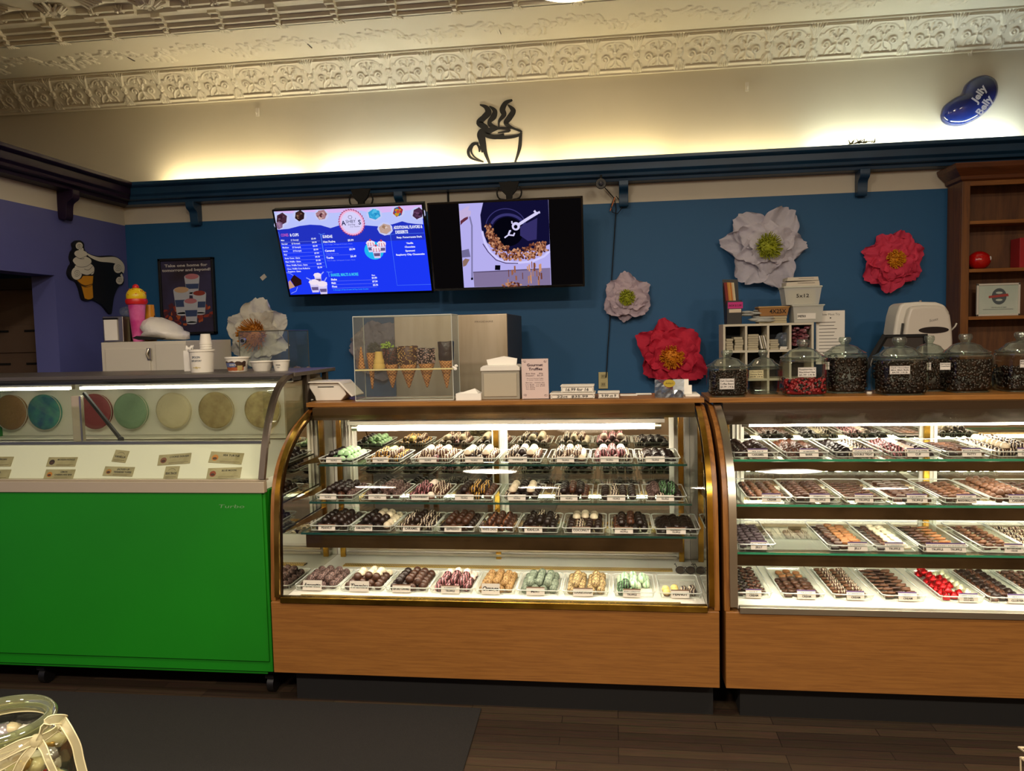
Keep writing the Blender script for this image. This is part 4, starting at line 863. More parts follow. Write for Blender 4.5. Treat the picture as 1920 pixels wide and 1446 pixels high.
pr.build('lettering', t); pr = MB(mat('yellow_marker', '#b9a23c', .7)); wrap(pr, cx, 3.72, rr, ZT+.025, '~n~', .016, .04, MATS['yellow_marker']); pr.build('lettering', t)
t, cx2, r2 = bowl('pint_tub', 424, 467, 3.74, .073, .74, 'printed ice cream tub with brown drip picture on the freezer', 'tub')
rr2 = lambda z: r2*(.74+.2*(z-ZT)/(.073*.9)); pr = MB()
band(pr, cx2, 3.74, rr2, ZT+.004, ZT+.024, -1.3, 1.1, mat('print_orange', '#a3522a', .6), wob=.001); band(pr, cx2, 3.74, rr2, ZT+.022, ZT+.05, -1.3, 1.3, mat('print_cocoa', '#3a2419', .6), wob=.004, off=.0008)
band(pr, cx2, 3.74, rr2, ZT+.022, ZT+.044, -.95, .25, mat('print_blue', '#5a6690', .6), off=.0012); wrap(pr, cx2, 3.74, lambda z: rr2(z)+.001, ZT+.033, "ASHBY'S", .010, .036, WHITEP); band(pr, cx2, 3.74, rr2, ZT+.006, ZT+.03, .45, .95, mat('print_tan', '#b29a5c', .6), off=.0013)
pr.build('printed_sleeve', t)
t, cx3, r3 = bowl('foam_bowl', 470, 514, 3.73, .05, .66, 'wide white foam bowl between the printed tub and the small bowl', 'bowl')
wrap(pr := MB(), cx3-.03, 3.73, lambda z: r3*.8, ZT+.03, '~', .006, .016, mat('red_marker', '#7d3a38', .7)) if False else None
t, cx4, r4 = bowl('foam_bowl', 512, 543, 3.70, .053, .74, 'small white foam bowl at the brass case end of the freezer', 'bowl')
rr4 = lambda z: r4*(.74+.2*(z-ZT)/(.053*.9)); pr = MB(); wrap(pr, cx4, 3.70, rr4, ZT+.03, 'KIDS', .007, .022, INK); wrap(pr, cx4, 3.70, rr4, ZT+.018, 'CUP', .005, .013, INK); pr.build('lettering', t)
# stack of foam cups turned upside down, standing in the tub (bottom hidden)
x = atz(386, 650, 3.72)
st_ = thing('cup_stack_holder', 'white paper sleeve of cups beside the lettered spoon tub', 'cup sleeve', (atz(352, 690, 3.78), 3.80, ZT))
xx = atz(355, 690, 3.8); MB(WHITEPAPER).box(xx-.02, xx+.018, 3.78, 3.84, ZT, ZT+.11).build('sleeve', st_, bevel=.004)
q = MB(WHITEPAPER); random.seed(4)
for k in range(6): q.tube([(xx+random.uniform(-.015, .02), 3.8+random.uniform(-.01, .02), ZT+.11), (xx+random.uniform(-.02, .035), 3.8, ZT+.125+random.uniform(0, .01))], .006, 5)
q.build('crumpled_napkin', st_, smooth=True)
for k in range(3):
    z0 = ZT+.1155+.012*k
    c = MB(POLY).lathe([(.030, z0), (.031, z0+.002), (.0225, z0+.05), (.0, z0+.05)] if k < 2 else [(.030, z0), (.031, z0+.002), (.0225, z0+.054), (.0, z0+.054)], (x, 3.72, 0), 24)
    tag(c.build('foam_cup', smooth='auto', loc=(x, 3.72, z0)), 'upturned white foam cup on the spoon tub, %s of the stack' % ['lowest', 'middle', 'topmost'][k], 'cup', 'upturned cups on the spoon tub')
# clear lockable acrylic box behind the bowls
bx0, bx1 = atz(449, 650, 4.12), atz(541, 650, 4.12)
t = thing('acrylic_box', 'clear acrylic display box with a round lock behind the foam bowls', 'display box', (bx0, 4.2, 1.30))
ab = MB(ACR)
z1 = at(447, 622, Y=4.12).z
for (a, b, c, d) in ((bx0, bx1, 4.12, 4.124), (bx0, bx1, 4.40, 4.404), (bx0, bx0+.004, 4.12, 4.404), (bx1-.004, bx1, 4.12, 4.404)): ab.box(a, b, c, d, 1.30, z1)
ab.box(bx0, bx1, 4.12, 4.404, z1, z1+.004); ab.use(mat('dark_acrylic_edge', '#4b4a40', .4))
for x_, y_ in ((bx0, 4.12), (bx1, 4.12), (bx1, 4.404)): ab.tube([(x_, y_, 1.3), (x_, y_, z1)], .0025, 4)
ab.tube([(bx0, 4.12, z1), (bx1, 4.12, z1), (bx1, 4.404, z1)], .0025, 4); ab.build('box', t)
lk = at(457, 639, Y=4.115); MB(SILVER).tube([(lk.x, 4.118, lk.z), (lk.x, 4.10, lk.z)], .016, 16).build('lock_ring', t, smooth='auto'); MB(BLACK).tube([(lk.x, 4.101, lk.z), (lk.x, 4.094, lk.z)], .010, 12).build('lock', t, smooth='auto')
MB(mat('walnut_stand', '#3b2c22', .6)).box(bx0-.01, bx1+.02, 4.1, 4.42, 1.27, 1.298).build('stand_top', t)
for x_ in (bx0+.02, bx1-.02):
    for y_ in (4.14, 4.38): MB(MATTBLACK).box(x_-.015, x_+.015, y_-.015, y_+.015, 0, 1.27).build('leg', t)
# shells/candy pile in the clear box
q = MB(mat('brown_candy_wrappers', '#4a3a34', .4, vary=(30, '#7c6a5c')))
random.seed(12)
for k in range(40): q.blob((bx1+.02+random.uniform(-.03, .08), 4.2+random.uniform(-.05, .08), 1.31+random.uniform(0, .12)), random.uniform(.012, .02), 0, (1, 1, .7), .2)
tt_ = tag(q.build('wrapped_sweets', loc=(bx1+.02, 4.2, 1.30)), 'heap of brown wrapped sweets beside the clear acrylic box', 'sweets', None, 'stuff')
sb = thing('side_stand', 'dark narrow stand holding the heap of wrapped sweets', 'stand', (bx1+.05, 4.2, 0)); MB(MATTBLACK).box(bx1+.03, bx1+.16, 4.11, 4.33, 1.24, 1.285).build('top', sb)
for x_ in (bx1+.04, bx1+.15):
    for y_ in (4.13, 4.31): MB(MATTBLACK).box(x_-.01, x_+.01, y_-.01, y_+.01, 0, 1.24).build('leg', sb)
# ---------------------------------------------------------------- white cabinet behind the freezer and its load
cy0 = 4.3; cx0 = at(190, 660, Y=cy0).x; cxm = at(284, 660, Y=cy0).x; cx1 = at(349, 660, Y=cy0).x; CT = 1.60
t = thing('white_cabinet', 'tall white cabinet with a latch behind the freezer, by the purple wall', 'cabinet', (cx0, cy0, 0))
WC = mat('white_cabinet_paint', '#c9c2b2', .45)
MB(WC).box(cx0, cx1, cy0, 4.85, .02, CT).build('body', t, bevel=.004)
MB(WC).box(cx0+.03, cxm-.005, cy0-.012, cy0, .1, CT-.04).build('door', t, bevel=.004)
MB(WC).box(cxm+.03, cx1-.002, cy0-.008, cy0, .1, CT-.015).build('side_door', t, bevel=.003)
lp = at(279, 664, Y=cy0-.02); lt = MB(SILVER); lt.tube([(lp.x, cy0-.02, lp.z-.03), (lp.x-.008, cy0-.03, lp.z), (lp.x, cy0-.02, lp.z+.03)], .006, 8); lt.box(lp.x-.012, lp.x+.012, cy0-.02, cy0-.012, lp.z-.035, lp.z+.035); lt.build('latch', t, smooth='auto')
# napkin dispenser (tilted metal box)
nx0, nx1 = at(192, 600, Y=4.42).x, at(230, 600, Y=4.42).x
t = thing('napkin_dispenser', 'silver napkin dispenser on the white cabinet next to the purple wall', 'napkin dispenser', (nx0, 4.45, CT))
zt = at(192, 594, Y=4.42).z
MB(SILVER).box(nx0, nx1, 4.42, 4.58, CT, zt).build('body', t, bevel=.004)
MB(WHITEPAPER).box(nx0+.014, nx1-.035, 4.412, 4.42, CT+.012, zt-.02).build('napkins', t)
MB(BLACK).box(nx0+.006, nx1-.03, 4.414, 4.421, zt-.02, zt-.008).build('slot', t)
bxx = at(252, 600, Y=4.5).x
q = MB(mat('manila_box', '#bdb295', .7)).box(nx1+.01, bxx, 4.5, 4.66, CT, zt-.015); q.box(nx1+.0, bxx+.005, 4.49, 4.67, zt-.015, zt-.005)
tag(q.build('paper_bag_box', bevel=.003, loc=(nx1, 4.5, CT)), 'plain manila carton between the napkin dispenser and the cone figure', 'box')
q = MB(glass('cellophane', '#e8eef4', .12, .5, .15, .12, '#aebdd0')); pbag = at(235, 580, Y=4.56)
q.blob((pbag.x, 4.57, zt+.032), .036, 2, (1.2, 1, .95), .12)
tag(q.build('clear_plastic_bag', loc=(pbag.x, 4.56, zt)), 'crumpled clear plastic bag on the manila carton', 'bag')
# ice cream cone figure: pink tub, yellow scoop, red cherry
fx = at(253, 600, Y=4.44).x+.03; fy = 4.42
t = thing('ice_cream_figure', 'toy ice cream cup with pink base, yellow scoop and red cherry', 'figure', (fx, fy, CT))
zz = lambda py: at(252, py, Y=fy).z
MB(mat('pink_translucent_plastic', '#c2397f', .3, vary=(12, '#e07ab0'))).lathe([(.03, CT), (.034, CT+.02), (.047, zz(580)), (.052, zz(568)), (.0, zz(568))], (fx, fy, 0), 28).build('cup', t, smooth='auto')
MB(mat('red_plastic', '#c92020', .35)).lathe([(.0, zz(571)), (.058, zz(571)), (.064, zz(566)), (.06, zz(561)), (.0, zz(561))], (fx, fy, 0), 28).build('rim', t, smooth='auto')
q = MB(mat('yellow_plastic', '#e2bf14', .35)); q.blob((fx, fy, zz(556)), .058, 3, (1, 1, .92)); sc_ = q.build('scoop', t, smooth=True)
q = MB(mat('sprinkle_mix', '#c0562a', .4)); random.seed(5)
for k in range(16):
    a, b = random.uniform(0, 2*PI), random.uniform(.1, 1.2); q.blob((fx+.058*math.cos(a)*math.cos(b), fy+.058*math.sin(a)*math.cos(b), zz(556)+.055*math.sin(b)), .004, 0)
q.build('sprinkles', t); MB(MATS['red_plastic']).blob((fx, fy, zz(539)), .02, 2).build('cherry', t, smooth=True)
pj = at(272, 590, Y=4.52); t = thing('yellow_jug', 'small yellow jug behind the toy ice cream cup', 'jug', (pj.x+.02, 4.55, CT))
MB(mat('amber_plastic', '#d08a18', .35)).lathe([(.034, CT), (.038, CT+.02), (.03, at(272, 572, Y=4.55).z), (.0, at(272, 572, Y=4.55).z)], (pj.x+.01, 4.55, 0), 20).build('body', t, smooth='auto')
MB(BLACK).tube([(pj.x+.035, 4.55, CT+.16), (pj.x+.065, 4.55, CT+.14), (pj.x+.06, 4.55, CT+.06), (pj.x+.04, 4.55, CT+.04)], .005, 6).build('handle', t, smooth=True)
# white plastic bags slumped on the cabinet
def bagmesh(pts, y0, y1, seed):
    rnd = random.Random(seed); n = 9
    mb = MB(mat('white_plastic_bag', '#dcd8d0', .35, bump=(38, .5)))
    cxp = sum(p[0] for p in pts)/len(pts); czp = sum(p[1] for p in pts)/len(pts); V = []; m = len(pts)
    for j in range(n+1):
        s = math.sin(PI*(j+.35)/(n+.7))**.5; y = y0+(y1-y0)*j/n
        for p in pts: V.append((cxp+(p[0]-cxp)*s+rnd.uniform(-.003, .003), y, max(CT+.001, czp+(p[1]-czp)*s+rnd.uniform(-.003, .003))))
    mb.add(V, [(j*m+i, j*m+(i+1) % m, (j+1)*m+(i+1) % m, (j+1)*m+i) for j in range(n) for i in range(m)]+[tuple(range(m)), tuple(range((n+1)*m-1, n*m-1, -1))]); return mb
bp = [at(x_, y_, Y=4.36) for x_, y_ in ((252, 634), (262, 628), (256, 622), (250, 612), (256, 600), (270, 593), (283, 595), (300, 603), (316, 612), (319, 620), (333, 625), (334, 637), (300, 638), (270, 637))]
tag(bagmesh([(p.x, max(p.z, CT)) for p in bp], 4.33, 4.6, 1).build('plastic_bag', smooth=True, loc=(bp[0].x, 4.33, CT)), 'crumpled white plastic bag slumped on the white cabinet, toy ice cream behind', 'bag')
hb_ = [at(x_, y_, Y=4.325) for x_, y_ in ((250, 634), (258, 630), (285, 632), (312, 634), (305, 637), (262, 637.5))]
tag(MB(MATTBLACK).prism([(p.x, max(p.z, CT+.002)) for p in hb_], 'y', 4.312, 4.325).build('black_strap', loc=(hb_[0].x, 4.31, CT)), 'flat black strap lying in front of the white plastic bag', 'strap')
# ---------------------------------------------------------------- cone sign on the purple wall
def zc(x, y, X=-3.672):
    p = at(120+x/6.287, 430+y/6.287, X=X); return (p.y, p.z)
t = thing('cone_sign', 'black cut-out sign of a soft serve ice cream cone on the purple wall', 'sign', (-3.7, 5.1, 2.0))
outl = catmull([(190, 130), (235, 165), (245, 240), (300, 290), (400, 315), (560, 310), (660, 350), (710, 430), (700, 500), (690, 540), (710, 600), (690, 655), (655, 665), (620, 720), (590, 800), (575, 900), (560, 995), (530, 985), (470, 910), (400, 860), (330, 830), (280, 845), (225, 825), (190, 700), (150, 620), (90, 590), (55, 520), (75, 440), (98, 400), (82, 340), (95, 270), (120, 230), (110, 170), (150, 135), (190, 130)], 4)[:-1]
mb = MB(mat('black_sign_board', '#08070a', .5)); P_ = [zc(*p, X=-3.68) for p in outl]; mb.prism(P_, 'x', -3.699, -3.68); mb.build('board', t)
def face(pts): return [zc(*p, X=-3.678) for p in pts]
SC_ = MB(mat('cream_sign_paint', '#d8d4c6', .6)).plane((-3.6795, 0, 0), (0, 1, 0), (0, 0, 1))
SD = MB(mat('grey_sign_paint', '#4e4c50', .6)).plane((-3.6795, 0, 0), (0, 1, 0), (0, 0, 1))
_zn = [0]
def zell(mb, cx, cy, rx, ry, l, rot=0):
    _zn[0] += 1; l += _zn[0]*.00004; mb.poly(face([(cx+rx*math.cos(a)*math.cos(rot)-ry*math.sin(a)*math.sin(rot), cy+rx*math.cos(a)*math.sin(rot)+ry*math.sin(a)*math.cos(rot)) for a in [2*PI*k/22 for k in range(22)]]), l)
for c in ((180, 195, 42, 42, 0), (205, 240, 28, 26, 0), (200, 290, 78, 44, .1), (215, 375, 110, 60, .05), (265, 465, 95, 72, .15), (215, 455, 90, 60, 0), (150, 520, 62, 75, 0), (330, 480, 28, 55, 0)): zell(SC_, *c[:4], .0008, c[4])
SC_.stroke(face(catmull([(275, 292), (330, 325), (420, 355), (520, 358), (600, 365), (660, 400), (690, 445), (680, 500)], 5)), [.006+.0009*min(i, 22) for i in range(36)], .0008)
zell(SC_, 638, 455, 54, 62, .0009); zell(SC_, 655, 605, 42, 44, .0009); SC_.stroke(face([(672, 530), (690, 570), (690, 610)]), .012, .0009)
SC_.build('cream_swirl', t)
def zs(pts, w_): SD.stroke(face(catmull(pts, 4)), w_, .0016)
for (cx_, cy_, r_, tn, a0) in ((182, 205, 34, 2.2, 0), (152, 515, 42, 2.2, 1), (638, 450, 42, 2.4, 0), (655, 603, 32, 2, 1)): SD.stroke(face(spiral(cx_, cy_, r_, tn, a0, 30)), .0013, .0016)
zs([(120, 300), (180, 345), (250, 320), (285, 300)], .0014); zs([(105, 380), (160, 440), (260, 440), (330, 390)], .0014); zs([(200, 520), (280, 540), (350, 500)], .0014); zs([(150, 330), (200, 350), (240, 345)], .0016); zs([(240, 470), (290, 480), (340, 430)], .0016)
SD.build('swirl_lines', t)
CY_ = MB(mat('orange_cone_paint', '#d1901a', .55)).plane((-3.6795, 0, 0), (0, 1, 0), (0, 0, 1))
CY_.poly(face([(155, 600), (200, 585), (225, 550), (345, 550), (338, 640), (250, 670), (190, 640)]), .0012); CY_.poly(face([(205, 665), (250, 678), (335, 650), (345, 805), (320, 822), (285, 828), (245, 815)]), .0012)
CY_.use(mat('cone_line_brown', '#5c3a10', .6)); CY_.stroke(face(catmull([(160, 610), (200, 645), (260, 665), (335, 645)], 4)), .003, .0018); CY_.stroke(face(catmull([(190, 650), (240, 682), (300, 675), (335, 655)], 4)), .002, .0018)
CY_.build('cone_face', t)
# ---------------------------------------------------------------- poster
PX0, PX1 = at(300, 560, Y=5.575).x, at(402.5, 550, Y=5.575).x; PZ1, PZ0 = at(346, 484, Y=5.575).z, at(356, 627, Y=5.575).z
t = thing('poster', 'black framed poster of ice cream cups reading Take one home', 'poster', ((PX0+PX1)/2, 5.6, PZ0))
f = MB(BLACK)
for (a, b, c, d) in ((PX0, PX0+.018, PZ0, PZ1), (PX1-.018, PX1, PZ0, PZ1), (PX0, PX1, PZ0, PZ0+.018), (PX0, PX1, PZ1-.018, PZ1)): f.box(a, b, 5.565, 5.598, c, d)
f.build('frame', t, bevel=.002)
W_, H_ = PX1-PX0, PZ1-PZ0
pm = mat('poster_print', '#2c2028', .45, vary=(3, '#3d3b63')); mb = MB(pm).plane((PX0, 5.58, PZ0), (1, 0, 0), (0, 0, 1)); mb.box(PX0+.01, PX1-.01, 5.58, 5.597, PZ0+.01, PZ1-.01)
mb.use(mat('poster_white', '#c9c4bd', .5)); mb.text('Take one home for', W_*.5, H_*.905, H_*.036, .002, w=W_*.78, bold=.03); mb.text('tomorrow and beyond!', W_*.5, H_*.845, H_*.036, .002, w=W_*.88, bold=.03)
random.seed(21); cols = [mat('poster_red', '#8f3322', .5), mat('poster_orange', '#b3592c', .5), mat('poster_maroon', '#55222a', .5)]
for k in range(90):
    a = random.uniform(0, 2*PI); r_ = random.uniform(.2, 1); u = W_*(.5+.43*r_*math.cos(a)); v = H_*(.29+.16*r_*math.sin(a)); mb.use(random.choice(cols)).ell(u, v, W_*random.uniform(.02, .06), W_*random.uniform(.02, .05), .0022+.00001*k, 9, random.random(), .12)
def pcup(u, v, w_, h_, top, l):
    mb.use(mat('poster_cup', '#b8bcc4', .5)).poly([(u-w_*.36, v), (u+w_*.36, v), (u+w_*.5, v+h_), (u-w_*.5, v+h_)], l); mb.ell(u, v, w_*.36, w_*.1, l)
    mb.use(mat('poster_navy', '#34466e', .5)).poly([(u-w_*.38, v+h_*.3), (u+w_*.38, v+h_*.3), (u+w_*.43, v+h_*.6), (u-w_*.43, v+h_*.6)], l+.0002); mb.use(MATS['poster_cup']).ell(u, v+h_, w_*.5, w_*.2, l+.0003); mb.use(top).ell(u, v+h_+.004, w_*.44, w_*.17, l+.0005); mb.ell(u-w_*.1, v+h_+w_*.1, w_*.2, w_*.1, l+.0006)
pk = mat('poster_pink', '#b9737a', .5); pcup(W_*.60, H_*.53, W_*.28, H_*.22, pk, .0035); pcup(W_*.40, H_*.27, W_*.30, H_*.31, mat('poster_peach', '#c7a37c', .5), .0045); pcup(W_*.72, H_*.27, W_*.25, H_*.26, cols[0], .0048); pcup(W_*.56, H_*.15, W_*.26, H_*.28, pk, .006)
mb.build('print', t, fix=False)
# light switch-like white tag on the wall
p = at(494, 520, Y=5.597); tag(MB(WHITEP).obox(p, (.8, 0, .6), (0, 1, 0), (-.6, 0, .8), .022, .003, .016).build('wall_tag', loc=p), 'small tilted white plastic tag on the blue wall beside the menu screen', 'tag')
# ---------------------------------------------------------------- screens
def screen(name, label, TL, TR, BR, BL, Yt, Yb):
    """real flat display hung with a forward tilt; corners give its edges on the planes Y=Yt (top) and Y=Yb (bottom)"""
    a, b = at(*TL, Y=Yt), at(*TR, Y=Yt); c, d = at(*BR, Y=Yb), at(*BL, Y=Yb)
    x0, x1 = (a.x+d.x)/2, (b.x+c.x)/2; zt_, zb = (a.z+b.z)/2, (c.z+d.z)/2
    O = Vector((x0, Yb, zb)); U = Vector((1, 0, 0)); V = Vector((0, Yt-Yb, zt_-zb)); H = V.length; V.normalize(); N = U.cross(V)
    t = thing(name, label, 'television', ((x0+x1)/2, Yb+.05, zb)); W = x1-x0; bz = .012
    MB(BLACK).obox(O+U*W/2+V*H/2-N*.03, U, V, N, W/2, H/2, .028).build('body', t, bevel=.003)
    fr = MB(mat('gloss_black_bezel', '#060606', .15))
    for (u0, v0, u1, v1) in ((0, 0, W, bz*1.3), (0, H-bz, W, H), (0, 0, bz, H), (W-bz, 0, W, H)): fr.obox(O+U*(u0+u1)/2+V*(v0+v1)/2+N*.001, U, V, N, (u1-u0)/2, (v1-v0)/2, .003)
    fr.build('bezel', t, bevel=.001)
    return t, O, U, V, N, W, H, bz
def inv_bilin(q):
    TL, TR, BR, BL = [np.array(p, float) for p in q]
    def f(x, y):
        u, v = .5, .5
        for _ in range(12):
            p = (1-v)*((1-u)*BL+u*BR)+v*((1-u)*TL+u*TR)-np.array([x, y]); du = (1-v)*(BR-BL)+v*(TR-TL); dv = (1-u)*(TL-BL)+u*(TR-BR)
            J = np.array([du, dv]).T; s = np.linalg.solve(J, -p); u += s[0]; v += s[1]
        return u, v
    return f
E_ = lambda n, c, s=1.0: emis('screen_'+n, c, s)
t, O, U, V, N, W, H, bz = screen('menu_screen', 'wide screen with the bright blue ice cream price menu', (515.8, 392.5), (799, 381), (808, 548), (537, 557.5), 5.12, 5.35)
f = inv_bilin(((115, 330), (1785, 258), (1846, 1228), (230, 1285)))
SW, SH_ = W-2*bz, H-2.3*bz
def m1(x, y): u, v = f(x, y); return (bz+min(max(u, 0), 1)*SW, bz*1.3+min(max(v, 0), 1)*SH_)
def M1(pts): return [m1(*p) for p in pts]
mb = MB(E_('blue', '#1a34e6', 1.15)).plane(O, U, V); mb.rect(bz, bz*1.3, W-bz, H-bz, .002)
mb.use(E_('deep_blue', '#2232bf', 1.0)).poly(M1([(135, 530), (300, 510), (480, 475), (640, 480), (750, 510), (850, 480), (1150, 480), (1290, 490), (1450, 470), (1560, 435), (1780, 460), (1800, 640), (160, 700)]), .0022)
mb.use(E_('pale', '#b9c3fb', 1.0)).poly(M1([(115, 330), (1785, 258), (1790, 470), (1700, 465), (1620, 455), (1560, 437), (1450, 470), (1290, 492), (1150, 482), (850, 482), (750, 512), (640, 480), (520, 474), (400, 488), (270, 520), (135, 532)]), .0025)
mb.use(E_('lilac', '#d9b6f2', 1.0)).poly(M1([(118, 330), (1785, 258), (1786, 300), (1500, 330), (1250, 350), (1100, 318), (800, 345), (500, 335), (300, 350), (180, 345)]), .0028)
def scoop(x, y, r, cols, l=.0035, seed=1):
    rnd = random.Random(seed); mb.use(E_('halo', '#cfd4ff', .9)); u, v = m1(x, y); k = SW/1700; mb.ell(u, v, r*k*1.12, r*k*.95, l-.0003, 18, 0, .03)
    for i in range(16):
        mb.use(E_('c'+cols[i % len(cols)][1:], cols[i % len(cols)], .9)); a = rnd.uniform(0, 2*PI); q = rnd.uniform(0, .62) if i else 0; s = r*k*(.9 if not i else rnd.uniform(.18, .4))
        mb.ell(u+r*k*q*math.cos(a), v+r*k*q*.75*math.sin(a), s, s*.8, l+.00004*i, 12, rnd.random(), .08)
scoop(200, 410, 80, ['#4a2a3a', '#3a1c2c', '#6a4a5c']); scoop(165, 480, 55, ['#8a6a90', '#a37f9c']); scoop(410, 375, 72, ['#2e1a1c', '#4a2a24', '#8a6a50']); scoop(660, 365, 72, ['#b08088', '#d9b6b0', '#5a3038'], seed=3)
scoop(1255, 360, 78, ['#35a8e0', '#58c4f0', '#2a90d0'], seed=4); scoop(1520, 330, 68, ['#a5283c', '#1d5f9c', '#c9a028', '#d04a3c'], seed=5); scoop(1740, 350, 75, ['#4a2c48', '#2e1c30', '#6a4466'], seed=6); scoop(1365, 520, 78, ['#c9a99c', '#a58068', '#e2cdc4'], seed=7)
u, v = m1(995, 450); k = SW/1700
mb.use(E_('badge_rose', '#b04c78', .95)).ell(u, v, 150*k, 150*k, .0045, 64, 0, .035); mb.use(E_('badge_pink', '#f0b6dc', 1)).ell(u, v, 140*k, 140*k, .0047, 64, .05, .03); mb.use(E_('badge_pale', '#d6d2fb', 1.0)).ell(u, v, 118*k, 122*k, .0049, 40)
mb.use(E_('navy', '#101a52', .8)); mb.text('A', u-95*k, v-5*k, 52*k, .0053, bold=.02); mb.text('SHBY', u-8*k, v+12*k, 36*k, .0053); mb.text("'", u+52*k, v+28*k, 40*k, .0053); mb.text('S', u+92*k, v-2*k, 52*k, .0053, bold=.02)
mb.text('Sterling', u-5*k, v-22*k, 20*k, .0053, shear=.3); mb.text('ICE CREAM', u+30*k, v-48*k, 12*k, .0053, w=110*k); mb.stroke([(u-8*k+22*k*math.cos(a), v+62*k+18*k*math.sin(a)) for a in [2*PI*i/14 for i in range(15)]], 2*k, .0053)
mb.use(E_('pinktext', '#c25ab8', 1)).text('CONES', *m1(218, 592), 32*k, .003, w=90*k, bold=.03); mb.use(E_('white', '#e9ecff', 1)).text('& CUPS', *m1(328, 590), 32*k, .003, w=105*k, bold=.04)
rot = -.0
rows_ = [('Mini', '(1 Scoop)', '$3.49'), ('Regular', '(2 Scoops)', '$4.99'), ('Medium', '(3 Scoops)', '$5.49'), ('Large', '(4 Scoops)', '$5.99'), ('Pint', '', '$7.99'), ('Sugar Cone - Extra', '', '$0.30'), ('Plain Waffle - Extra', '', '$1.00'), ('Choc. Waffle Cone - Extra', '', '$2.00'), ('Choc. Waffle Cone Rolled in', '', '$2.99'), ('Toppings - Extra', '', '')]
for i, (a, b, c) in enumerate(rows_):
    y = 652+41*i if i < 9 else 652+41*8+31; x = 170+5.5*i; uu, vv = m1(x, y); mb.use(MATS['screen_white']); mb.text(a, uu, vv, 17*k, .003, align='l', bold=.03)
    if b: mb.text(b, m1(285+5*i, y-2)[0], vv, 17*k, .003, align='l', bold=.03)
    if c: mb.text(c, m1(548+6*i, y-12)[0], vv+6*k, 18*k, .003, bold=.03)
    if i < 8: q = m1(x, y+22); mb.use(E_('line', '#8d9cf6', 1)).rect(q[0], q[1]-1*k, m1(620+5*i, y+4)[0], q[1]+1*k, .0028)
mb.use(E_('lightblue', '#5a8cf6', 1)); mb.stroke(M1([(632, 580), (650, 780), (672, 965)]), 4*k, .003); mb.stroke(M1([(610, 572), (640, 585), (680, 572)]), 3*k, .003); mb.stroke(M1([(1420, 580), (1440, 870), (1462, 1168), (1845, 1155)]), 1.6*k, .003); mb.stroke(M1([(1400, 590), (1470, 576), (1796, 566)]), 1.5*k, .003); mb.stroke(M1([(150, 555), (160, 620)]), 2*k, .003); mb.stroke(M1([(668, 1010), (700, 1015), (735, 1012)]), 4*k, .003); mb.stroke(M1([(690, 1015), (696, 1070)]), 4*k, .003)
mb.use(MATS['screen_white']); mb.text('SUNDAE', *m1(708, 608), 32*k, .003, w=115*k, bold=.04)
for a, p, y, sub in (('Hot Fudge', '$5.99', 668, 700), ('Caramel', '$5.99', 770, 803), ('Turtle', '$6.49', 850, 882)):
    uu, vv = m1(655+(y-668)*.12, y); mb.use(MATS['screen_white']); mb.text(a, uu, vv, 24*k, .003, align='l', bold=.04); mb.text(p, m1(970+(y-668)*.1, y-8)[0], vv+8*k, 22*k, .003, bold=.04)
    mb.use(E_('paleblue', '#8fa2fb', .9)); uu, vv = m1(665+(y-668)*.12, sub); mb.text('Hot Fudge, Whipped Cream, Nuts', uu, vv, 11*k, .003, align='l', w=(330 if y != 770 else 150)*k)
    if y < 800: q = m1(668, y+68 if y == 668 else y+52); mb.rect(q[0], q[1]-k, q[0]+335*k, q[1]+k, .0028)
mb.use(E_('cyantext', '#3ec4ee', 1)); mb.text('SHAKES, MALTS & MORE', *m1(872, 1044), 34*k, .003, w=330*k, bold=.04)
mb.use(MATS['screen_white']); mb.text('Reg.', *m1(1202, 1050), 18*k, .003, bold=.03)
for i, (a, p) in enumerate((('Shake', '$6.80'), ('Malt', '$7.30'), ('Float', '$5.95'))):
    mb.use(MATS['screen_white']); uu, vv = m1(712+4*i, 1102+42*i); mb.text(a, uu, vv, 22*k, .003, align='l', bold=.04); mb.text(p, m1(1210+4*i, 1084+42*i)[0], vv+4*k, 20*k, .003, bold=.04)
    mb.use(MATS['screen_line']).rect(uu, vv-20*k, uu+540*k, vv-18*k, .0028)
mb.use(MATS['screen_cyantext']).text('2 Scoops of Ice Cream & Pop Soda Cooler', *m1(935, 1218), 15*k, .003, w=425*k)
mb.use(MATS['screen_white']); mb.text('ADDITIONAL FLAVORS &', *m1(1620, 502), 34*k, .003, w=330*k, bold=.04); mb.text('DESSERTS', *m1(1548, 556), 34*k, .003, w=145*k, bold=.04)
for s, y, w_ in (('Rasp. Pomegranate Dark', 612, 290), ('Vanilla', 680, 80), ('Chocolate', 722, 120), ('Spumoni', 766, 110), ('Raspberry Chip Cheesecake', 808, 330)): mb.text(s, *m1(1630, y), 20*k, .003, w=w_*k, bold=.04)
def scup(x, y, s, l, top='#c8486a'):
    u, v = m1(x, y); q = s*k; mb.use(E_('cup', '#d8cdf4', 1)).poly([(u-q*.32, v-q*.6), (u+q*.32, v-q*.6), (u+q*.45, v+q*.35), (u-q*.45, v+q*.35)], l); mb.use(E_('cuplabel', '#6a5a8c', .9)).poly([(u-q*.3, v-q*.4), (u+q*.3, v-q*.4), (u+q*.34, v-q*.08), (u-q*.34, v-q*.08)], l+.0002)
    mb.use(E_('whip', '#f2e2f2', 1)).ell(u, v+q*.4, q*.5, q*.28, l+.0003, 14, 0, .05); 
    if top: mb.use(E_('t'+top[1:], top, .9)); [mb.stroke([(u+q*d, v+q*.45), (u+q*d*1.3, v+q*.05)], q*.035, l+.0005) for d in (-.25, 0, .25)]; mb.ell(u, v+q*.72, q*.12, q*.12, l+.0006, 10)
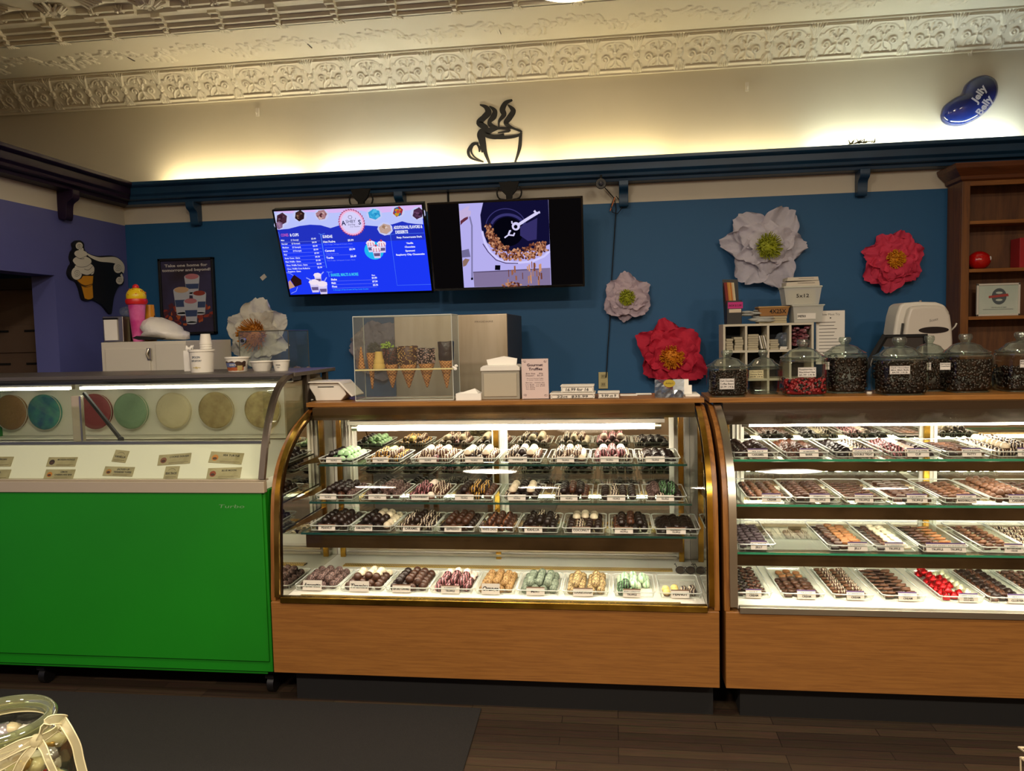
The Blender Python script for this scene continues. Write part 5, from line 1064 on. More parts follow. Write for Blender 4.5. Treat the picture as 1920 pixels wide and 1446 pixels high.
mb.use(E_('cyan', '#22b8f0', 1)).ell(*m1(1225, 765), 112*k, 105*k, .003); scup(1195, 720, 105, .0036); scup(1318, 725, 105, .0038); scup(1255, 785, 110, .0042)
scup(565, 1085, 95, .0034, None); scup(520, 1180, 125, .0038, None); scup(615, 1200, 125, .0042, None); mb.use(E_('straw', '#9aa8ff', 1)); [mb.stroke(M1(p), 6*k, .0046) for p in (((430, 1080), (490, 1112)), ((635, 1010), (600, 1045)), ((665, 1075), (635, 1125)))]
mb.use(E_('chocdip', '#2c1416', .9)).poly(M1([(245, 1105), (290, 1045), (370, 1105), (370, 1160), (290, 1190)]), .0036); mb.use(E_('conetan', '#c99a80', .95)).poly(M1([(218, 1130), (240, 1110), (290, 1190), (222, 1215)]), .0037); mb.use(MATS['screen_straw']).stroke(M1([(205, 1020), (245, 1030), (285, 1055)]), 3*k, .0036); mb.stroke(M1([(320, 1190), (300, 1240), (240, 1268)]), 3*k, .0036)
mb.build('screen_picture', t, fix=False)
t, O, U, V, N, W, H, bz = screen('video_screen', 'wide screen showing a coating drum tumbling nuts', (801.5, 383.4), (1091, 365), (1097.5, 535), (812.5, 548), 5.15, 5.27)
f = inv_bilin(((0, 262), (1747, 150), (1785, 1170), (75, 1250)))
def m2(x, y): u, v = f(x, y); return (min(max(u*W, bz), W-bz), min(max(v*H, bz*1.3), H-bz))
def M2(pts): return [m2(*p) for p in pts]
k = W/1740
mb = MB(E_('off_black', '#120f10', .5)).plane(O, U, V); mb.rect(bz, bz*1.3, W-bz, H-bz, .002)
A, B = m2(360, 250)[0]*.5+m2(430, 1220)[0]*.5, m2(1370, 185)[0]*.5+m2(1415, 1170)[0]*.5; y0, y1 = bz*1.3+.002, H-bz-.002
mb.use(E_('haze', '#b9b2f2', .95)).rect(A, y0, B, y1, .0023)
def c2(x, y, l=0): u, v = m2(x, y); return (min(max(u, A), B), min(max(v, y0), y1))
def C2(p): return [c2(*q) for q in p]
mb.use(E_('drum', '#15133c', .7)).poly(C2([(640, 230), (1368, 185), (1390, 500), (1392, 690), (1250, 760), (1000, 800), (800, 760), (690, 690), (625, 540), (610, 380)]), .0027)
mb.use(E_('drumring', '#3e3a78', .8)).stroke(C2(arc(900, 520, 230, 215, PI+.2, 2*PI+.2, 24)), 5*k, .003); mb.stroke(C2(arc(920, 520, 190, 150, PI+.3, 2*PI+.1, 24)), 14*k, .003)
mb.use(E_('drumdark', '#090818', .5)).poly(C2(arc(920, 560, 175, 165, 0, 2*PI, 24)), .0033); mb.use(E_('drumside', '#3a3470', .8)).poly(C2([(1060, 500), (1250, 400), (1245, 640), (1150, 660), (1060, 600)]), .0034)
mb.use(E_('rim', '#cfc9fb', 1)).stroke(C2([(632, 560), (660, 680), (730, 800), (830, 880), (1000, 912), (1200, 890), (1330, 830), (1392, 770)]), 12*k, .0036)
mb.use(E_('rimdark', '#4a3a6c', .8)).stroke(C2([(640, 700), (700, 790), (790, 880), (900, 915), (1040, 915)]), 5*k, .0039)
random.seed(31)
nb = [E_('nut%d' % i, c, .85) for i, c in enumerate(('#a5674a', '#c48862', '#7a4432', '#dba07c', '#5a2c22'))]
ctr = [(700, 520), (740, 640), (800, 730), (900, 800), (1020, 830), (1150, 800), (1270, 750), (1350, 720)]; wd = [60, 85, 105, 95, 80, 105, 90, 60]
for i in range(520):
    j = random.uniform(0, 6.99); a = int(j); q = j-a; x = ctr[a][0]*(1-q)+ctr[a+1][0]*q+random.gauss(0, 14); w_ = wd[a]*(1-q)+wd[a+1]*q; y = ctr[a][1]*(1-q)+ctr[a+1][1]*q+random.uniform(-w_, w_)*.85
    if y > 880: continue
    mb.use(random.choice(nb)).ell(*c2(x, y), random.uniform(10, 19)*k, random.uniform(8, 14)*k, .0042+i*.000004, 8, random.uniform(0, 3))
mb.use(E_('bench', '#8f7fa8', .8)).poly(C2([(530, 1020), (1400, 960), (1410, 1160), (545, 1195)]), .0045); mb.use(E_('bench2', '#6a5a80', .7)).stroke(C2([(530, 1025), (1300, 975)]), 6*k, .0047)
for i in range(26): x = random.choice((1050, 1190, 1270))+random.gauss(0, 26) if i < 16 else random.uniform(820, 1320); yy = random.uniform(890, 1100); mb.use(nb[i % 4]).stroke(C2([(x, yy), (x+4, yy+random.uniform(40, 110))]), random.uniform(4, 10)*k, .0052+i*.00001)
for i in range(40): mb.use(random.choice(nb)).ell(*c2(random.gauss(970, 70), random.uniform(1130, 1190)), 14*k, 10*k, .0056, 8)
mb.use(E_('arm', '#d6d0f6', 1)).stroke(C2([(1010, 500), (1130, 420), (1250, 345)]), 16*k, .006); mb.stroke(C2([(1215, 320), (1240, 350), (1280, 335)]), 12*k, .006); mb.ell(*c2(1012, 497), 46*k, 46*k, .0062); mb.use(MATS['screen_drumdark']).ell(*c2(1010, 502), 21*k, 21*k, .0064)
mb.use(MATS['screen_arm']).stroke(C2([(885, 628), (930, 595), (990, 600)]), 8*k, .006); mb.stroke(C2([(930, 590), (945, 550), (958, 548)]), 10*k, .006); mb.stroke(C2([(985, 605), (998, 570)]), 8*k, .006); mb.stroke(C2([(970, 470), (966, 440)]), 7*k, .006)
mb.use(E_('hand', '#c9b6e2', .95)).poly(C2([(365, 340), (400, 330), (470, 285), (488, 290), (470, 330), (505, 340), (500, 380), (440, 450), (385, 495)]), .003); mb.use(E_('sleeve', '#6a3044', .8)).poly(C2([(384, 500), (384, 450), (430, 415), (470, 400), (470, 425), (410, 470)]), .0032)
mb.use(E_('pipe', '#8c86b8', .8)).stroke(C2([(490, 400), (515, 500), (518, 1090)]), 9*k, .0033); mb.use(E_('box', '#7c76a4', .8)).poly(C2([(400, 780), (480, 760), (500, 850), (405, 860)]), .0034); mb.use(E_('foot', '#9c7a6c', .8)).poly(C2([(410, 900), (440, 870), (490, 880), (450, 950), (415, 965)]), .0034); mb.use(MATS['screen_drumdark']).poly(C2([(780, 940), (840, 940), (838, 995), (778, 995)]), .0034); mb.poly(C2([(505, 1090), (530, 1085), (530, 1112), (507, 1115)]), .0035)
mb.build('screen_picture', t, fix=False)
# ceiling-hung mounts for the two screens: ornate black brackets under the ledge
for i, (px, yy) in enumerate(((677, 5.2), (955, 5.22))):
    p = at(px, 360, Y=5.35); x = p.x
    t = thing('screen_mount', 'black scrolled metal mount holding the %s screen' % ['menu', 'video'][i], 'mount', (x, 5.4, 2.62))
    m = MB(MATTBLACK)
    m.prism([(x-.07, 2.63), (x+.07, 2.63), (x+.05, 2.57), (x+.022, 2.54), (x+.018, 2.47), (x-.018, 2.47), (x-.022, 2.54), (x-.05, 2.57)], 'y', 5.33, 5.355)
    m.tube([(x, 5.375, 2.64), (x, 5.375, 2.2)], .018, 8); m.box(x-.1, x+.1, 5.30, 5.395, 2.1, 2.3); m.box(x-.04, x+.04, 5.3, 5.6, 2.14, 2.26); m.build('plate', t, bevel=.002)
    for s_ in (-1, 1): MB(MATTBLACK).tube([(x+s_*.02, 5.345, 2.51)]+[(x+s_*(.055+.03*math.sin(a)), 5.345, 2.56-.045*math.cos(a)) for a in (0, .5, 1, 1.5, 2, 2.6)], .006, 6).build('scroll', t, smooth=True)
# cable conduit on the wall strip between the screens
p = at(840, 360, Y=5.59); tag(MB(MATTBLACK).box(p.x-.006, p.x+.006, 5.585, 5.6, 2.4, 2.63).build('wall_conduit', loc=(p.x, 5.59, 2.4)), 'thin dark conduit running up the wall between the two screens', 'conduit')
# ---------------------------------------------------------------- coffee cup wall art
CUPM = mat('black_vinyl', '#0a0807', .6)
def ca(x, y):
    p = at(640+x/3, y/3, Y=5.592); return (p.x, p.z)
cup = MB(CUPM).plane((0, 5.597, 0), (1, 0, 0), (0, 0, 1)); kk = .0039/3*1.28
def cs(pts, ws, n=6): P_ = catmull([ca(*p) for p in pts], n); w_ = np.interp(np.linspace(0, len(ws)-1, len(P_)), range(len(ws)), ws)*kk; cup.stroke(P_, list(w_), .0012+cs.i*.0001); cs.i += 1
cs.i = 0
cs([(903+110*math.cos(a), 745+28*math.sin(a)) for a in [2*PI*i/20 for i in range(21)]], [5, 7, 8, 5, 4, 3, 5], 3)
cs([(795, 755), (800, 810), (812, 865), (838, 930)], [10, 11, 8, 4]); cs([(1008, 755), (1004, 820), (992, 870), (972, 925)], [7, 8, 6, 3])
cs([(778, 588), (812, 602), (826, 632), (800, 662), (776, 690), (812, 718), (822, 730)], [2, 9, 15, 13, 14, 12, 3]); cs([(832, 596), (862, 622), (856, 655), (834, 682), (842, 705), (895, 724)], [2, 10, 14, 9, 10, 3])
cs([(962, 562), (925, 578), (906, 615), (914, 645), (888, 680), (886, 716)], [4, 10, 13, 11, 6, 2]); cs([(936, 588), (966, 622), (945, 662), (926, 690), (950, 712), (1004, 738)], [2, 12, 13, 11, 6, 3])
cs([(945, 740), (938, 726), (880, 724), (820, 742), (822, 762), (870, 770), (916, 758)], [6, 4, 4, 16, 10, 10, 7]); cs([(945, 736), (910, 742), (880, 746)], [6, 4, 2])
cs([(820, 718), (786, 735), (778, 760), (792, 800), (792, 858)], [3, 9, 12, 14, 3]); cs([(772, 806), (740, 812), (714, 850), (730, 888), (800, 912)], [4, 8, 7, 5, 2]); cs([(742, 816), (730, 850), (752, 885), (800, 910)], [3, 4, 3, 2]); cs([(760, 808), (776, 830), (776, 855)], [3, 6, 3])
tag(cup.build('coffee_cup_art', fix=False), 'black line drawing of a steaming coffee cup on the plaster above the ledge', 'wall art')
# ---------------------------------------------------------------- glossy bean sign
bo = catmull([(1463, 640), (1478, 592), (1525, 552), (1578, 520), (1605, 465), (1655, 428), (1715, 418), (1765, 445), (1780, 500), (1760, 565), (1710, 628), (1650, 672), (1580, 700), (1508, 697), (1470, 672), (1463, 640)], 4)[:-1]
bp_ = [at(1280+x/3, y/3, Y=5.56) for x, y in bo]; bc = at(1280+1650/3, 555/3, Y=5.56)
t = thing('bean_sign', 'glossy dark blue jelly bean shaped sign high on the wall', 'sign', (bc.x, 5.6, bc.z))
V_, F_ = [], []; ns = 10; nb_ = len(bp_)
for j in range(ns+1):
    s = math.cos(PI/2*j/ns); h = .075*math.sin(PI/2*j/ns)**.8
    sp = min(s*1.0, 1)
    for p in bp_: V_.append((bc.x+(p.x-bc.x)*sp, 5.585-h, bc.z+(p.z-bc.z)*sp))
for j in range(ns):
    for i in range(nb_): F_.append((j*nb_+i, j*nb_+(i+1) % nb_, (j+1)*nb_+(i+1) % nb_, (j+1)*nb_+i))
V_ += [(p.x, 5.6, p.z) for p in bp_]; o_ = (ns+1)*nb_; F_ += [(o_+(i+1) % nb_, o_+i, i, (i+1) % nb_) for i in range(nb_)]
MB(mat('gloss_navy_plastic', '#12205c', .12, coat=.6)).add(V_, F_).build('bean', t, smooth=True)
lt = MB(mat('white_sign_letters', '#d6d8e2', .4)).plane((0, 5.585-.0775, 0), (1, 0, 0), (0, 0, 1))
def bz_(x, y): p = at(1280+x/3, y/3, Y=5.51); return p.x, p.z
ra = math.radians(57); a_, b2 = bz_(1678, 540), bz_(1690, 590)
lt.text('Jelly', a_[0]-.012, a_[1]+.012, .05, 0, w=.12, bold=.035, rot=ra, shear=.2); lt.build('lettering', t, fix=False); lt = MB(MATS['white_sign_letters']).plane((0, 5.585-.0775, 0), (1, 0, 0), (0, 0, 1)); lt.text('Belly', b2[0]+.008, b2[1]-.004, .05, 0, w=.13, bold=.035, rot=ra, shear=.2)
lt.build('lettering', t, fix=False)
# dried sprig lying on the ledge
q = MB(mat('dried_green_sprig', '#5c5a24', .7, vary=(20, '#3a3414'))); random.seed(8)
a, b = at(1590, 268, Y=5.40), at(1648, 257, Y=5.40)
q.tube([(a.x, 5.40, 2.776), ((a.x+b.x)/2, 5.40, 2.785), (b.x, 5.40, 2.792)], [.002, .004, .001], 5)
for k in range(16): x_ = a.x+(b.x-a.x)*random.uniform(.05, .9); q.tube([(x_, 5.40, 2.779), (x_+random.uniform(-.03, .04), 5.40+random.uniform(-.01, .01), 2.785+random.uniform(0, .025))], [.005, .001], 4)
tag(q.build('dried_sprig', loc=(a.x, 5.4, 2.774)), 'dried green sprig lying on the blue ledge above the pink flower', 'sprig')
# ---------------------------------------------------------------- tissue paper flowers
def tissue(name, c, c2):
    if name in MATS: return MATS[name]
    m, nt, N_, L, b = _new(name); b.inputs['Base Color'].default_value = lin(c); b.inputs['Roughness'].default_value = .8
    tr = N_.new('ShaderNodeBsdfTranslucent'); tr.inputs[0].default_value = lin(c2); mx = N_.new('ShaderNodeMixShader'); mx.inputs[0].default_value = .25
    tc = N_.new('ShaderNodeTexCoord'); n = N_.new('ShaderNodeTexNoise'); n.inputs['Scale'].default_value = 38; n.inputs['Detail'].default_value = 4; L.new(tc.outputs['Object'], n.inputs[0])
    bp = N_.new('ShaderNodeBump'); bp.inputs['Strength'].default_value = .5; bp.inputs['Distance'].default_value = .012; L.new(n.outputs['Fac'], bp.inputs['Height']); L.new(bp.outputs[0], b.inputs['Normal'])
    L.new(b.outputs[0], mx.inputs[1]); L.new(tr.outputs[0], mx.inputs[2]); L.new(mx.outputs[0], N_['Material Output'].inputs[0]); return m
def petal(L_, Wd, lift, seed, cup=.3, point=.5):
    rnd = random.Random(seed); nu, nv = 14, 16; ph = [rnd.uniform(0, 6) for _ in range(5)]; V = []
    for j in range(nv+1):
        s = j/nv
        for i in range(nu+1):
            e = i/nu*2-1
            wv = Wd*(.16+.84*math.sin(PI*min(1, s**.85*.62))**.9)
            edge = 1-.16*abs(e)**3-.22*point*abs(e)+.02*math.sin(e*11+ph[0])+.012*math.sin(e*23+ph[3])     # soft, slightly torn outer edge
            y = L_*s*(1-(1-edge)*s**1.5)
            x = e*wv*.5*(1-.30*s**5)
            fold = L_*(.055*math.sin(e*5.5+ph[0]+s*1.5)*s+.028*math.sin(e*11+ph[1]+s*5)*s+.018*math.sin(s*13+ph[2]+e*4)+.012*math.sin(e*21+ph[4]-s*9)*s)
            V.append((x, y, lift*math.sin(s*PI*.85)+cup*L_*(e*e)*.45*s+fold+rnd.uniform(-.003, .003)))
    F = [(j*(nu+1)+i, j*(nu+1)+i+1, (j+1)*(nu+1)+i+1, (j+1)*(nu+1)+i) for j in range(nv) for i in range(nu)]
    return V, F
def flower(px, py, Y, r, mname, c, c2, cname, cc, label, rings, seed, cr=.28, tilt=0, coff=(0, 0)):
    C = at(px, py, Y=Y); m = tissue(mname, c, c2); t = thing('paper_flower', label, 'paper flower', (C.x, Y, C.z)); k = 0
    for ri, (n, lf, wf, a0, lift, dy) in enumerate(rings):
        for i in range(n):
            rnd = random.Random(seed*100+k); a = a0+2*PI*i/n+rnd.uniform(-.18, .18); L_ = r*lf*rnd.uniform(.88, 1.08); V, F = petal(L_, r*wf*rnd.uniform(.95, 1.2), r*lift, seed*50+k, rnd.uniform(.2, .6), rnd.uniform(.0, .8))
            ca_, sa = math.cos(a-PI/2), math.sin(a-PI/2); tl = rnd.uniform(-.04, .05)
            mb = MB(m).add([(C.x+x*ca_-y*sa, Y-dy*r-z-y*tl-.004*i, C.z+x*sa+y*ca_) for x, y, z in V], F); mb.build('petal', t, smooth=True, fix=False); k += 1
    cm = MB(mat(cname, cc, .7, vary=(60, cc))); rnd = random.Random(seed); cx_, cz_ = C.x+coff[0], C.z+coff[1]
    cm.lathe([(r*cr*.8, -.0), (r*cr*.7, r*.16), (0, r*.24)], (0, 0, 0), 12, ax=Matrix(((1, 0, 0), (0, 0, -1), (0, 1, 0)))); cm.v = [(x+cx_, y+Y-r*.38, z+cz_) for x, y, z in cm.v]
    for i in range(210):
        a = rnd.uniform(0, 2*PI); q = rnd.uniform(0, 1)**.5*cr*r; b_ = q*1.15+.006
        cm.tube([(cx_+q*.6*math.cos(a), Y-r*.38, cz_+q*.6*math.sin(a)), (cx_+b_*math.cos(a), Y-r*(.58+.14*(1-q/(cr*r)))-rnd.uniform(0, .012), cz_+b_*math.sin(a))], [.0032, .0028], 4)
    cm.build('stamens', t, fix=False); return t
PR = [(6, 1.0, .95, .52, .10, .05), (6, .78, .75, 1.04, .16, .14), (5, .56, .6, .3, .2, .24)]
kpx = 5.6/1455
flower(1433, 466, 5.585, 77*kpx, 'white_lilac_tissue', '#d8d3de', '#dedae4', 'lime_stamens', '#a9b02c', 'largest paper flower, pale grey lilac with lime centre, above the cubby shelf', [(6, 1.0, .80, .0, .12, .05), (6, .68, .62, .5, .18, .14), (4, .46, .5, .9, .2, .24)], 3, .26)
flower(1668, 489, 5.585, 55*kpx, 'pink_tissue', '#e2405f', '#ee5c78', 'orange_yellow_stamens', '#e09a10', 'bright pink paper flower with orange centre beside the wooden hutch', [(7, 1.0, .85, .2, .12, .05), (6, .82, .8, .7, .18, .14), (6, .58, .65, .1, .2, .24)], 5, .24)
flower(1175, 559, 5.585, 46*kpx, 'lilac_tissue', '#d2bfca', '#d8c8d2', 'lime_stamens', '#a9a52c', 'small pale mauve paper flower under the hanging camera cable', [(6, 1.0, .95, PI/2, .12, .05), (6, .78, .85, 1.0, .18, .14), (5, .5, .7, .4, .2, .24)], 8, .26)
flower(1257, 664, 5.56, 67*kpx, 'red_pink_tissue', '#d02643', '#e03c58', 'orange_stamens', '#d98a12', 'large crimson paper flower with orange centre low on the wall above the brass case', [(6, 1.0, .86, PI/2+.05, .14, .05), (6, .74, .8, 1.1, .2, .14), (4, .52, .65, .5, .2, .24)], 11, .27, coff=(.0, -.02))
flower(490, 628, 5.0, 72*5.1/1455, 'cream_tissue', '#d6d2c2', '#dcd8c8', 'amber_stamens', '#b3700f', 'cream paper flower with amber centre behind the clear lockable box', [(6, 1.0, .84, PI/2, .12, .05), (5, .62, .9, .7, .12, .10)], 14, .36)
sf = thing('flower_stand', 'thin black stand carrying the cream paper flower behind the lockable box', 'stand', (at(490, 628, Y=5.03).x, 5.06, 0)); fz = at(490, 628, Y=5.03); MB(MATTBLACK).tube([(fz.x, 5.04, .01), (fz.x, 5.04, fz.z), (fz.x, 4.995, fz.z)], .008, 8).build('pole', sf, smooth='auto'); MB(MATTBLACK).lathe([(.0, 0), (.14, 0), (.14, .012), (.0, .02)], (fz.x, 5.04, 0), 24).build('base', sf, smooth='auto')
flower(712, 655, 5.585, 58*kpx, 'grey_tissue', '#8f8a96', '#98949f', 'grey_stamens', '#6a6a5c', 'grey paper flower on the wall behind the clear cone display', [(6, 1.0, .95, PI/2+.3, .12, .05), (6, .74, .8, .9, .18, .14)], 17, .2)
# ---------------------------------------------------------------- camera, cable, socket
p = at(1127, 346, Y=5.42)
t = thing('security_camera', 'small round black camera hanging from the blue ledge', 'camera', (p.x, 5.45, 2.625))
RX = Matrix(((1, 0, 0), (0, 0, -1), (0, 1, 0)))
MB(BLACK).lathe([(.0, 0), (.022, 0), (.030, .010), (.036, .024), (.033, .036), (.0, .036)], p, 24, ax=RX).build('body', t, smooth='auto')
MB(mat('camera_lens', '#3a3c48', .1)).lathe([(.018, .036), (.014, .042), (.0, .044)], p, 16, ax=RX).build('lens', t, smooth=True)
MB(GREYMET).tube([(p.x+.032*math.cos(a), p.y-.036, p.z+.032*math.sin(a)) for a in [2*PI*i/20 for i in range(20)]], .0016, 6, closed=True).build('ring', t, smooth=True)
MB(BLACK).tube([(p.x, p.y-.01, p.z+.02), (p.x, p.y+.0, 2.66)], .008, 8).build('mount_stem', t)
w_ = [at(*q, Y=5.575) for q in ((1134, 352), (1143, 362), (1152, 372), (1155, 392), (1152, 440), (1147, 520), (1145, 560), (1143, 610), (1140, 650), (1137, 700), (1136, 708))]
q = MB(MATTBLACK).tube([(a.x, 5.575, a.z) for a in w_], .0038, 6)
lp_ = [at(*s, Y=5.56) for s in ((1155, 368), (1164, 378), (1166, 390), (1158, 401), (1148, 398), (1146, 385), (1152, 370))]; q.tube([(a.x, 5.56, a.z) for a in lp_], .003, 6)
tag(q.build('hanging_cable', smooth=True, loc=(w_[0].x, 5.575, w_[-1].z)), 'black cable looping from the ceiling camera down the blue wall to the outlet', 'cable')
a = at(1146, 388, Y=5.56); tag(MB(mat('copper_clip', '#9a5a30', .4, metal=.5)).tube([at(1153, 370, Y=5.562), at(1144, 396, Y=5.562)], [.006, .004], 6).build('cable_clip', loc=a), 'rusty brown plug tied in the black cable loop', 'plug')
p0, p1 = at(1122, 698, Y=5.59), at(1140, 729, Y=5.59)
t = thing('wall_outlet', 'cream double wall outlet with the black cable plugged in', 'outlet', ((p0.x+p1.x)/2, 5.6, p1.z)); cxm_ = (p0.x+p1.x)/2; czm = (p0.z+p1.z)/2
MB(mat('ivory_plastic', '#c3b583', .5)).box(p0.x, p1.x, 5.588, 5.6, p1.z, p0.z).build('cover_plate', t, bevel=.003)
s_ = MB(mat('ivory_dark', '#a3966a', .5)); hz = (p0.z-p1.z)
for d in (-.24, .24): s_.box(cxm_-.016, cxm_+.016, 5.585, 5.589, czm+d*hz-.014, czm+d*hz+.014)
s_.use(BLACK)
for d in (-.24, .24):
    for e in (-.006, .006): s_.box(cxm_+e-.0015, cxm_+e+.0015, 5.583, 5.586, czm+d*hz-.003, czm+d*hz+.008)
s_.build('sockets', t)
# ---------------------------------------------------------------- on the brass case counter
ZCT = 1.284
# payment terminal
y = 3.72; a = at(580, 750, Y=y).x; b = at(665, 750, Y=y).x; zt_ = at(600, 716, Y=y).z
t = thing('payment_terminal', 'white payment terminal with tilted tablet at the freezer end of the counter', 'payment terminal', ((a+b)/2, y, ZCT))
w1 = b-a
MB(WHITEP).prism([(a+.01*0, zt_-.006), (a+w1*.17, ZCT+.022), (a+w1*.19, ZCT), (a+w1*.74, ZCT), (a+w1*.86, ZCT+.03), (a+w1*.80, zt_-.006)], 'y', y-.03, y+.10).build('printer_base', t, bevel=.006)
MB(WHITEP).prism([(a-.012, zt_+.003), (a-.012, zt_-.004), (a+w1*.72, zt_-.006), (b, zt_-.075), (b+.008, zt_-.070), (a+w1*.74, zt_+.003)], 'y', y-.045, y+.13).build('tablet_shell', t, bevel=.003)
MB(BLACK).box(a+w1*.25, a+w1*.6, y-.032, y-.029, zt_-.026, zt_-.022).build('paper_slot', t)
MB(WHITEP).tube([(a+.02, y+.0, ZCT+.005), (a-.02, y-.03, ZCT+.002), (a-.03, y-.07, ZCT+.004), (a-.035, y-.10, ZCT-.03)], .004, 6).build('cord', t, smooth=True)
# clear display of waffle cones
Y0 = 3.64; Y1 = 3.80; a = at(665, 700, Y=Y0).x; b = at(849, 700, Y=Y0).x; zt_ = at(750, 592, Y=Y0).z; zs_ = at(750, 692, Y=Y0).z
t = thing('cone_display', 'clear acrylic box displaying waffle cones on the brass case counter', 'display box', ((a+b)/2, Y0, ZCT))
q = MB(ACR)
for B_ in ((a, b, Y0, Y0+.003, ZCT+.002, zt_), (a, a+.003, Y0, Y1, ZCT+.002, zt_), (b-.003, b, Y0, Y1, ZCT+.002, zt_), (a, b, Y1-.003, Y1, ZCT+.002, zt_), (a, b, Y0, Y1, zt_-.003, zt_), (a, b, Y0, Y1, ZCT+.0005, ZCT+.003)): q.box(*B_)
q.use(EDGE)
for x_ in (a, b):
    for y_ in (Y0, Y1): q.tube([(x_, y_, ZCT+.002), (x_, y_, zt_)], .0018, 4)
for z_ in (zt_, ZCT+.003): q.tube([(a, Y0, z_), (b, Y0, z_), (b, Y1, z_), (a, Y1, z_)], .0026, 4, closed=True)
q.build('box', t, fix=False)
sh_ = MB(ACR).box(a+.003, b-.003, Y0+.003, Y1-.003, zs_-.004, zs_); sh_.use(mat('yellowed_acrylic_edge', '#c9bd84', .4)).box(a+.003, b+.012, Y0-.0015, Y0+.003, zs_-.006, zs_+.001); sh_.build('cone_shelf', t)
q = MB(WHITEPAPER); random.seed(3)
for k in range(5): q.blob((b+.008+random.uniform(-.01, .014), Y0-.002, zs_+random.uniform(-.008, .012)), .008, 0, (1, .4, .8), .3)
q.build('frayed_tape', t)
def waffle(name, c, c2):
    if name in MATS: return MATS[name]
    m, nt, N_, L, bb = _new(name); tc = N_.new('ShaderNodeTexCoord'); mp = N_.new('ShaderNodeMapping'); mp.inputs['Rotation'].default_value = (.0, .78, 0); L.new(tc.outputs['Object'], mp.inputs[0])
    ws = []
    for ax_ in 'XZ':
        wv = N_.new('ShaderNodeTexWave'); wv.bands_direction = ax_; wv.inputs['Scale'].default_value = 28; L.new(mp.outputs[0], wv.inputs[0]); ws.append(wv)
    mi = N_.new('ShaderNodeMath'); mi.operation = 'MAXIMUM'; L.new(ws[0].outputs['Fac'], mi.inputs[0]); L.new(ws[1].outputs['Fac'], mi.inputs[1])
    mx = N_.new('ShaderNodeMix'); mx.data_type = 'RGBA'; mx.inputs[6].default_value = lin(c2); mx.inputs[7].default_value = lin(c); L.new(mi.outputs[0], mx.inputs[0]); L.new(mx.outputs[2], bb.inputs['Base Color'])
    bp = N_.new('ShaderNodeBump'); bp.inputs['Strength'].default_value = .8; bp.inputs['Distance'].default_value = .003; L.new(mi.outputs[0], bp.inputs['Height']); L.new(bp.outputs[0], bb.inputs['Normal']); bb.inputs['Roughness'].default_value = .7; return m
WAF = waffle('waffle_cone', '#c98a48', '#6e3f18'); DIPC = mat('dipped_chocolate', '#24120c', .35, bump=(60, .4)); 
def cone(px, py_top, py_tip, wpx, dipy, dip, label, yy, flare=1.0, kind='waffle'):
    x = at(px, 690, Y=yy).x; zt2 = at(px, py_top, Y=yy).z; zb = max(at(px, py_tip, Y=yy).z, ZCT+.006); r = wpx*yy/1455/2
    t2 = thing('waffle_cone', label, 'ice cream cone', (x, yy, zb)); zd = at(px, dipy, Y=yy).z
    rr_ = lambda z: .004+(r-.004)*min(1, (z-zb)/(zd-zb))
    pf = [(.0, zb), (.004, zb+.002)]+[(rr_(zb+(zd-zb)*i/6), zb+(zd-zb)*i/6) for i in range(1, 7)]
    MB(WAF).lathe(pf+[(r*.8, zd+.002)], (x, yy, 0), 22).build('cone', t2, smooth=True)
    q = MB(dip[0]); rnd = random.Random(px)
    q.lathe([(r*.86, zd-.006), (r*1.02, zd), (r*1.08, zd+(zt2-zd)*.3), (r*1.0*flare, zd+(zt2-zd)*.6), (r*1.08*flare, zt2-.004), (r*.98*flare, zt2), (r*.8, zt2-.004), (r*.6, zd+.01)], (x, yy, 0), 20)
    q.v = [(vx+rnd.uniform(-.002, .002), vy+rnd.uniform(-.002, .002), vz+rnd.uniform(-.0025, .0025)) for vx, vy, vz in q.v]; dp = q.build('dipped_rim', t2, smooth=True)
    if dip[1]:
        n_ = MB(dip[1])
        for k in range(110):
            aa = rnd.uniform(PI, 2*PI); z = rnd.uniform(zd, zt2-.003); n_.blob((x+r*1.08*math.cos(aa), yy+r*1.08*math.sin(aa), z), rnd.uniform(.0022, .0038), 0, (1, 1, 1), .3)
        n_.build('nuts', dp)
    return t2
yc = 3.72
NUTS = mat('chopped_nuts', '#b58e4c', .6); SPR = mat('mixed_sprinkles', '#b89488', .5)
x = at(678, 690, Y=yc).x; tag(MB(WAF).lathe([(.026*.72, zs_+.001), (.003, at(678, 651, Y=yc).z), (0, at(678, 650, Y=yc).z)], (x, yc, 0), 20).build('sugar_cone', smooth='auto', loc=(x, yc, zs_)), 'plain sugar cone standing upside down at the left of the clear cone display', 'ice cream cone')
cone(697, 662, 730, 17, 668, (WAF, None), 'narrow plain waffle cone behind the yellow cake cone', 3.74)
x = at(711, 690, Y=3.69).x; z0 = zs_+.001
for k_ in range(2):
    zz0 = z0+k_*.022; r0 = .030-.004*k_
    tag(MB(mat('cake_cone', '#cba653', .7)).lathe([(r0, zz0), (r0, zz0+.018), (r0*.92, zz0+.022), (.021, zz0+.026), (.018, zz0+.062), (.0, zz0+.062)], (x, 3.69, 0), 20).build('cake_cone', smooth='auto', loc=(x, 3.69, zz0)), 'yellow cake cone upside down in the clear display, %s of two nested' % ['lower', 'upper'][k_], 'ice cream cone')
cone(735, 652, 728, 30, 682, (DIPC, mat('nut_red', '#6a3424', .6)), 'chocolate dipped waffle cone with a green crumb top', 3.73)
gx = at(726, 650, Y=3.73); q = MB(mat('green_crumbs', '#8aa53c', .8)); random.seed(2)
for k in range(60): q.blob((gx.x+random.gauss(0, .014), 3.72+random.uniform(-.02, .01), gx.z+random.gauss(.004, .008)), .005, 0)
tag(q.build('green_topping', loc=gx), 'heap of pistachio green crumbs on the dipped waffle cone', 'topping', None, 'stuff')
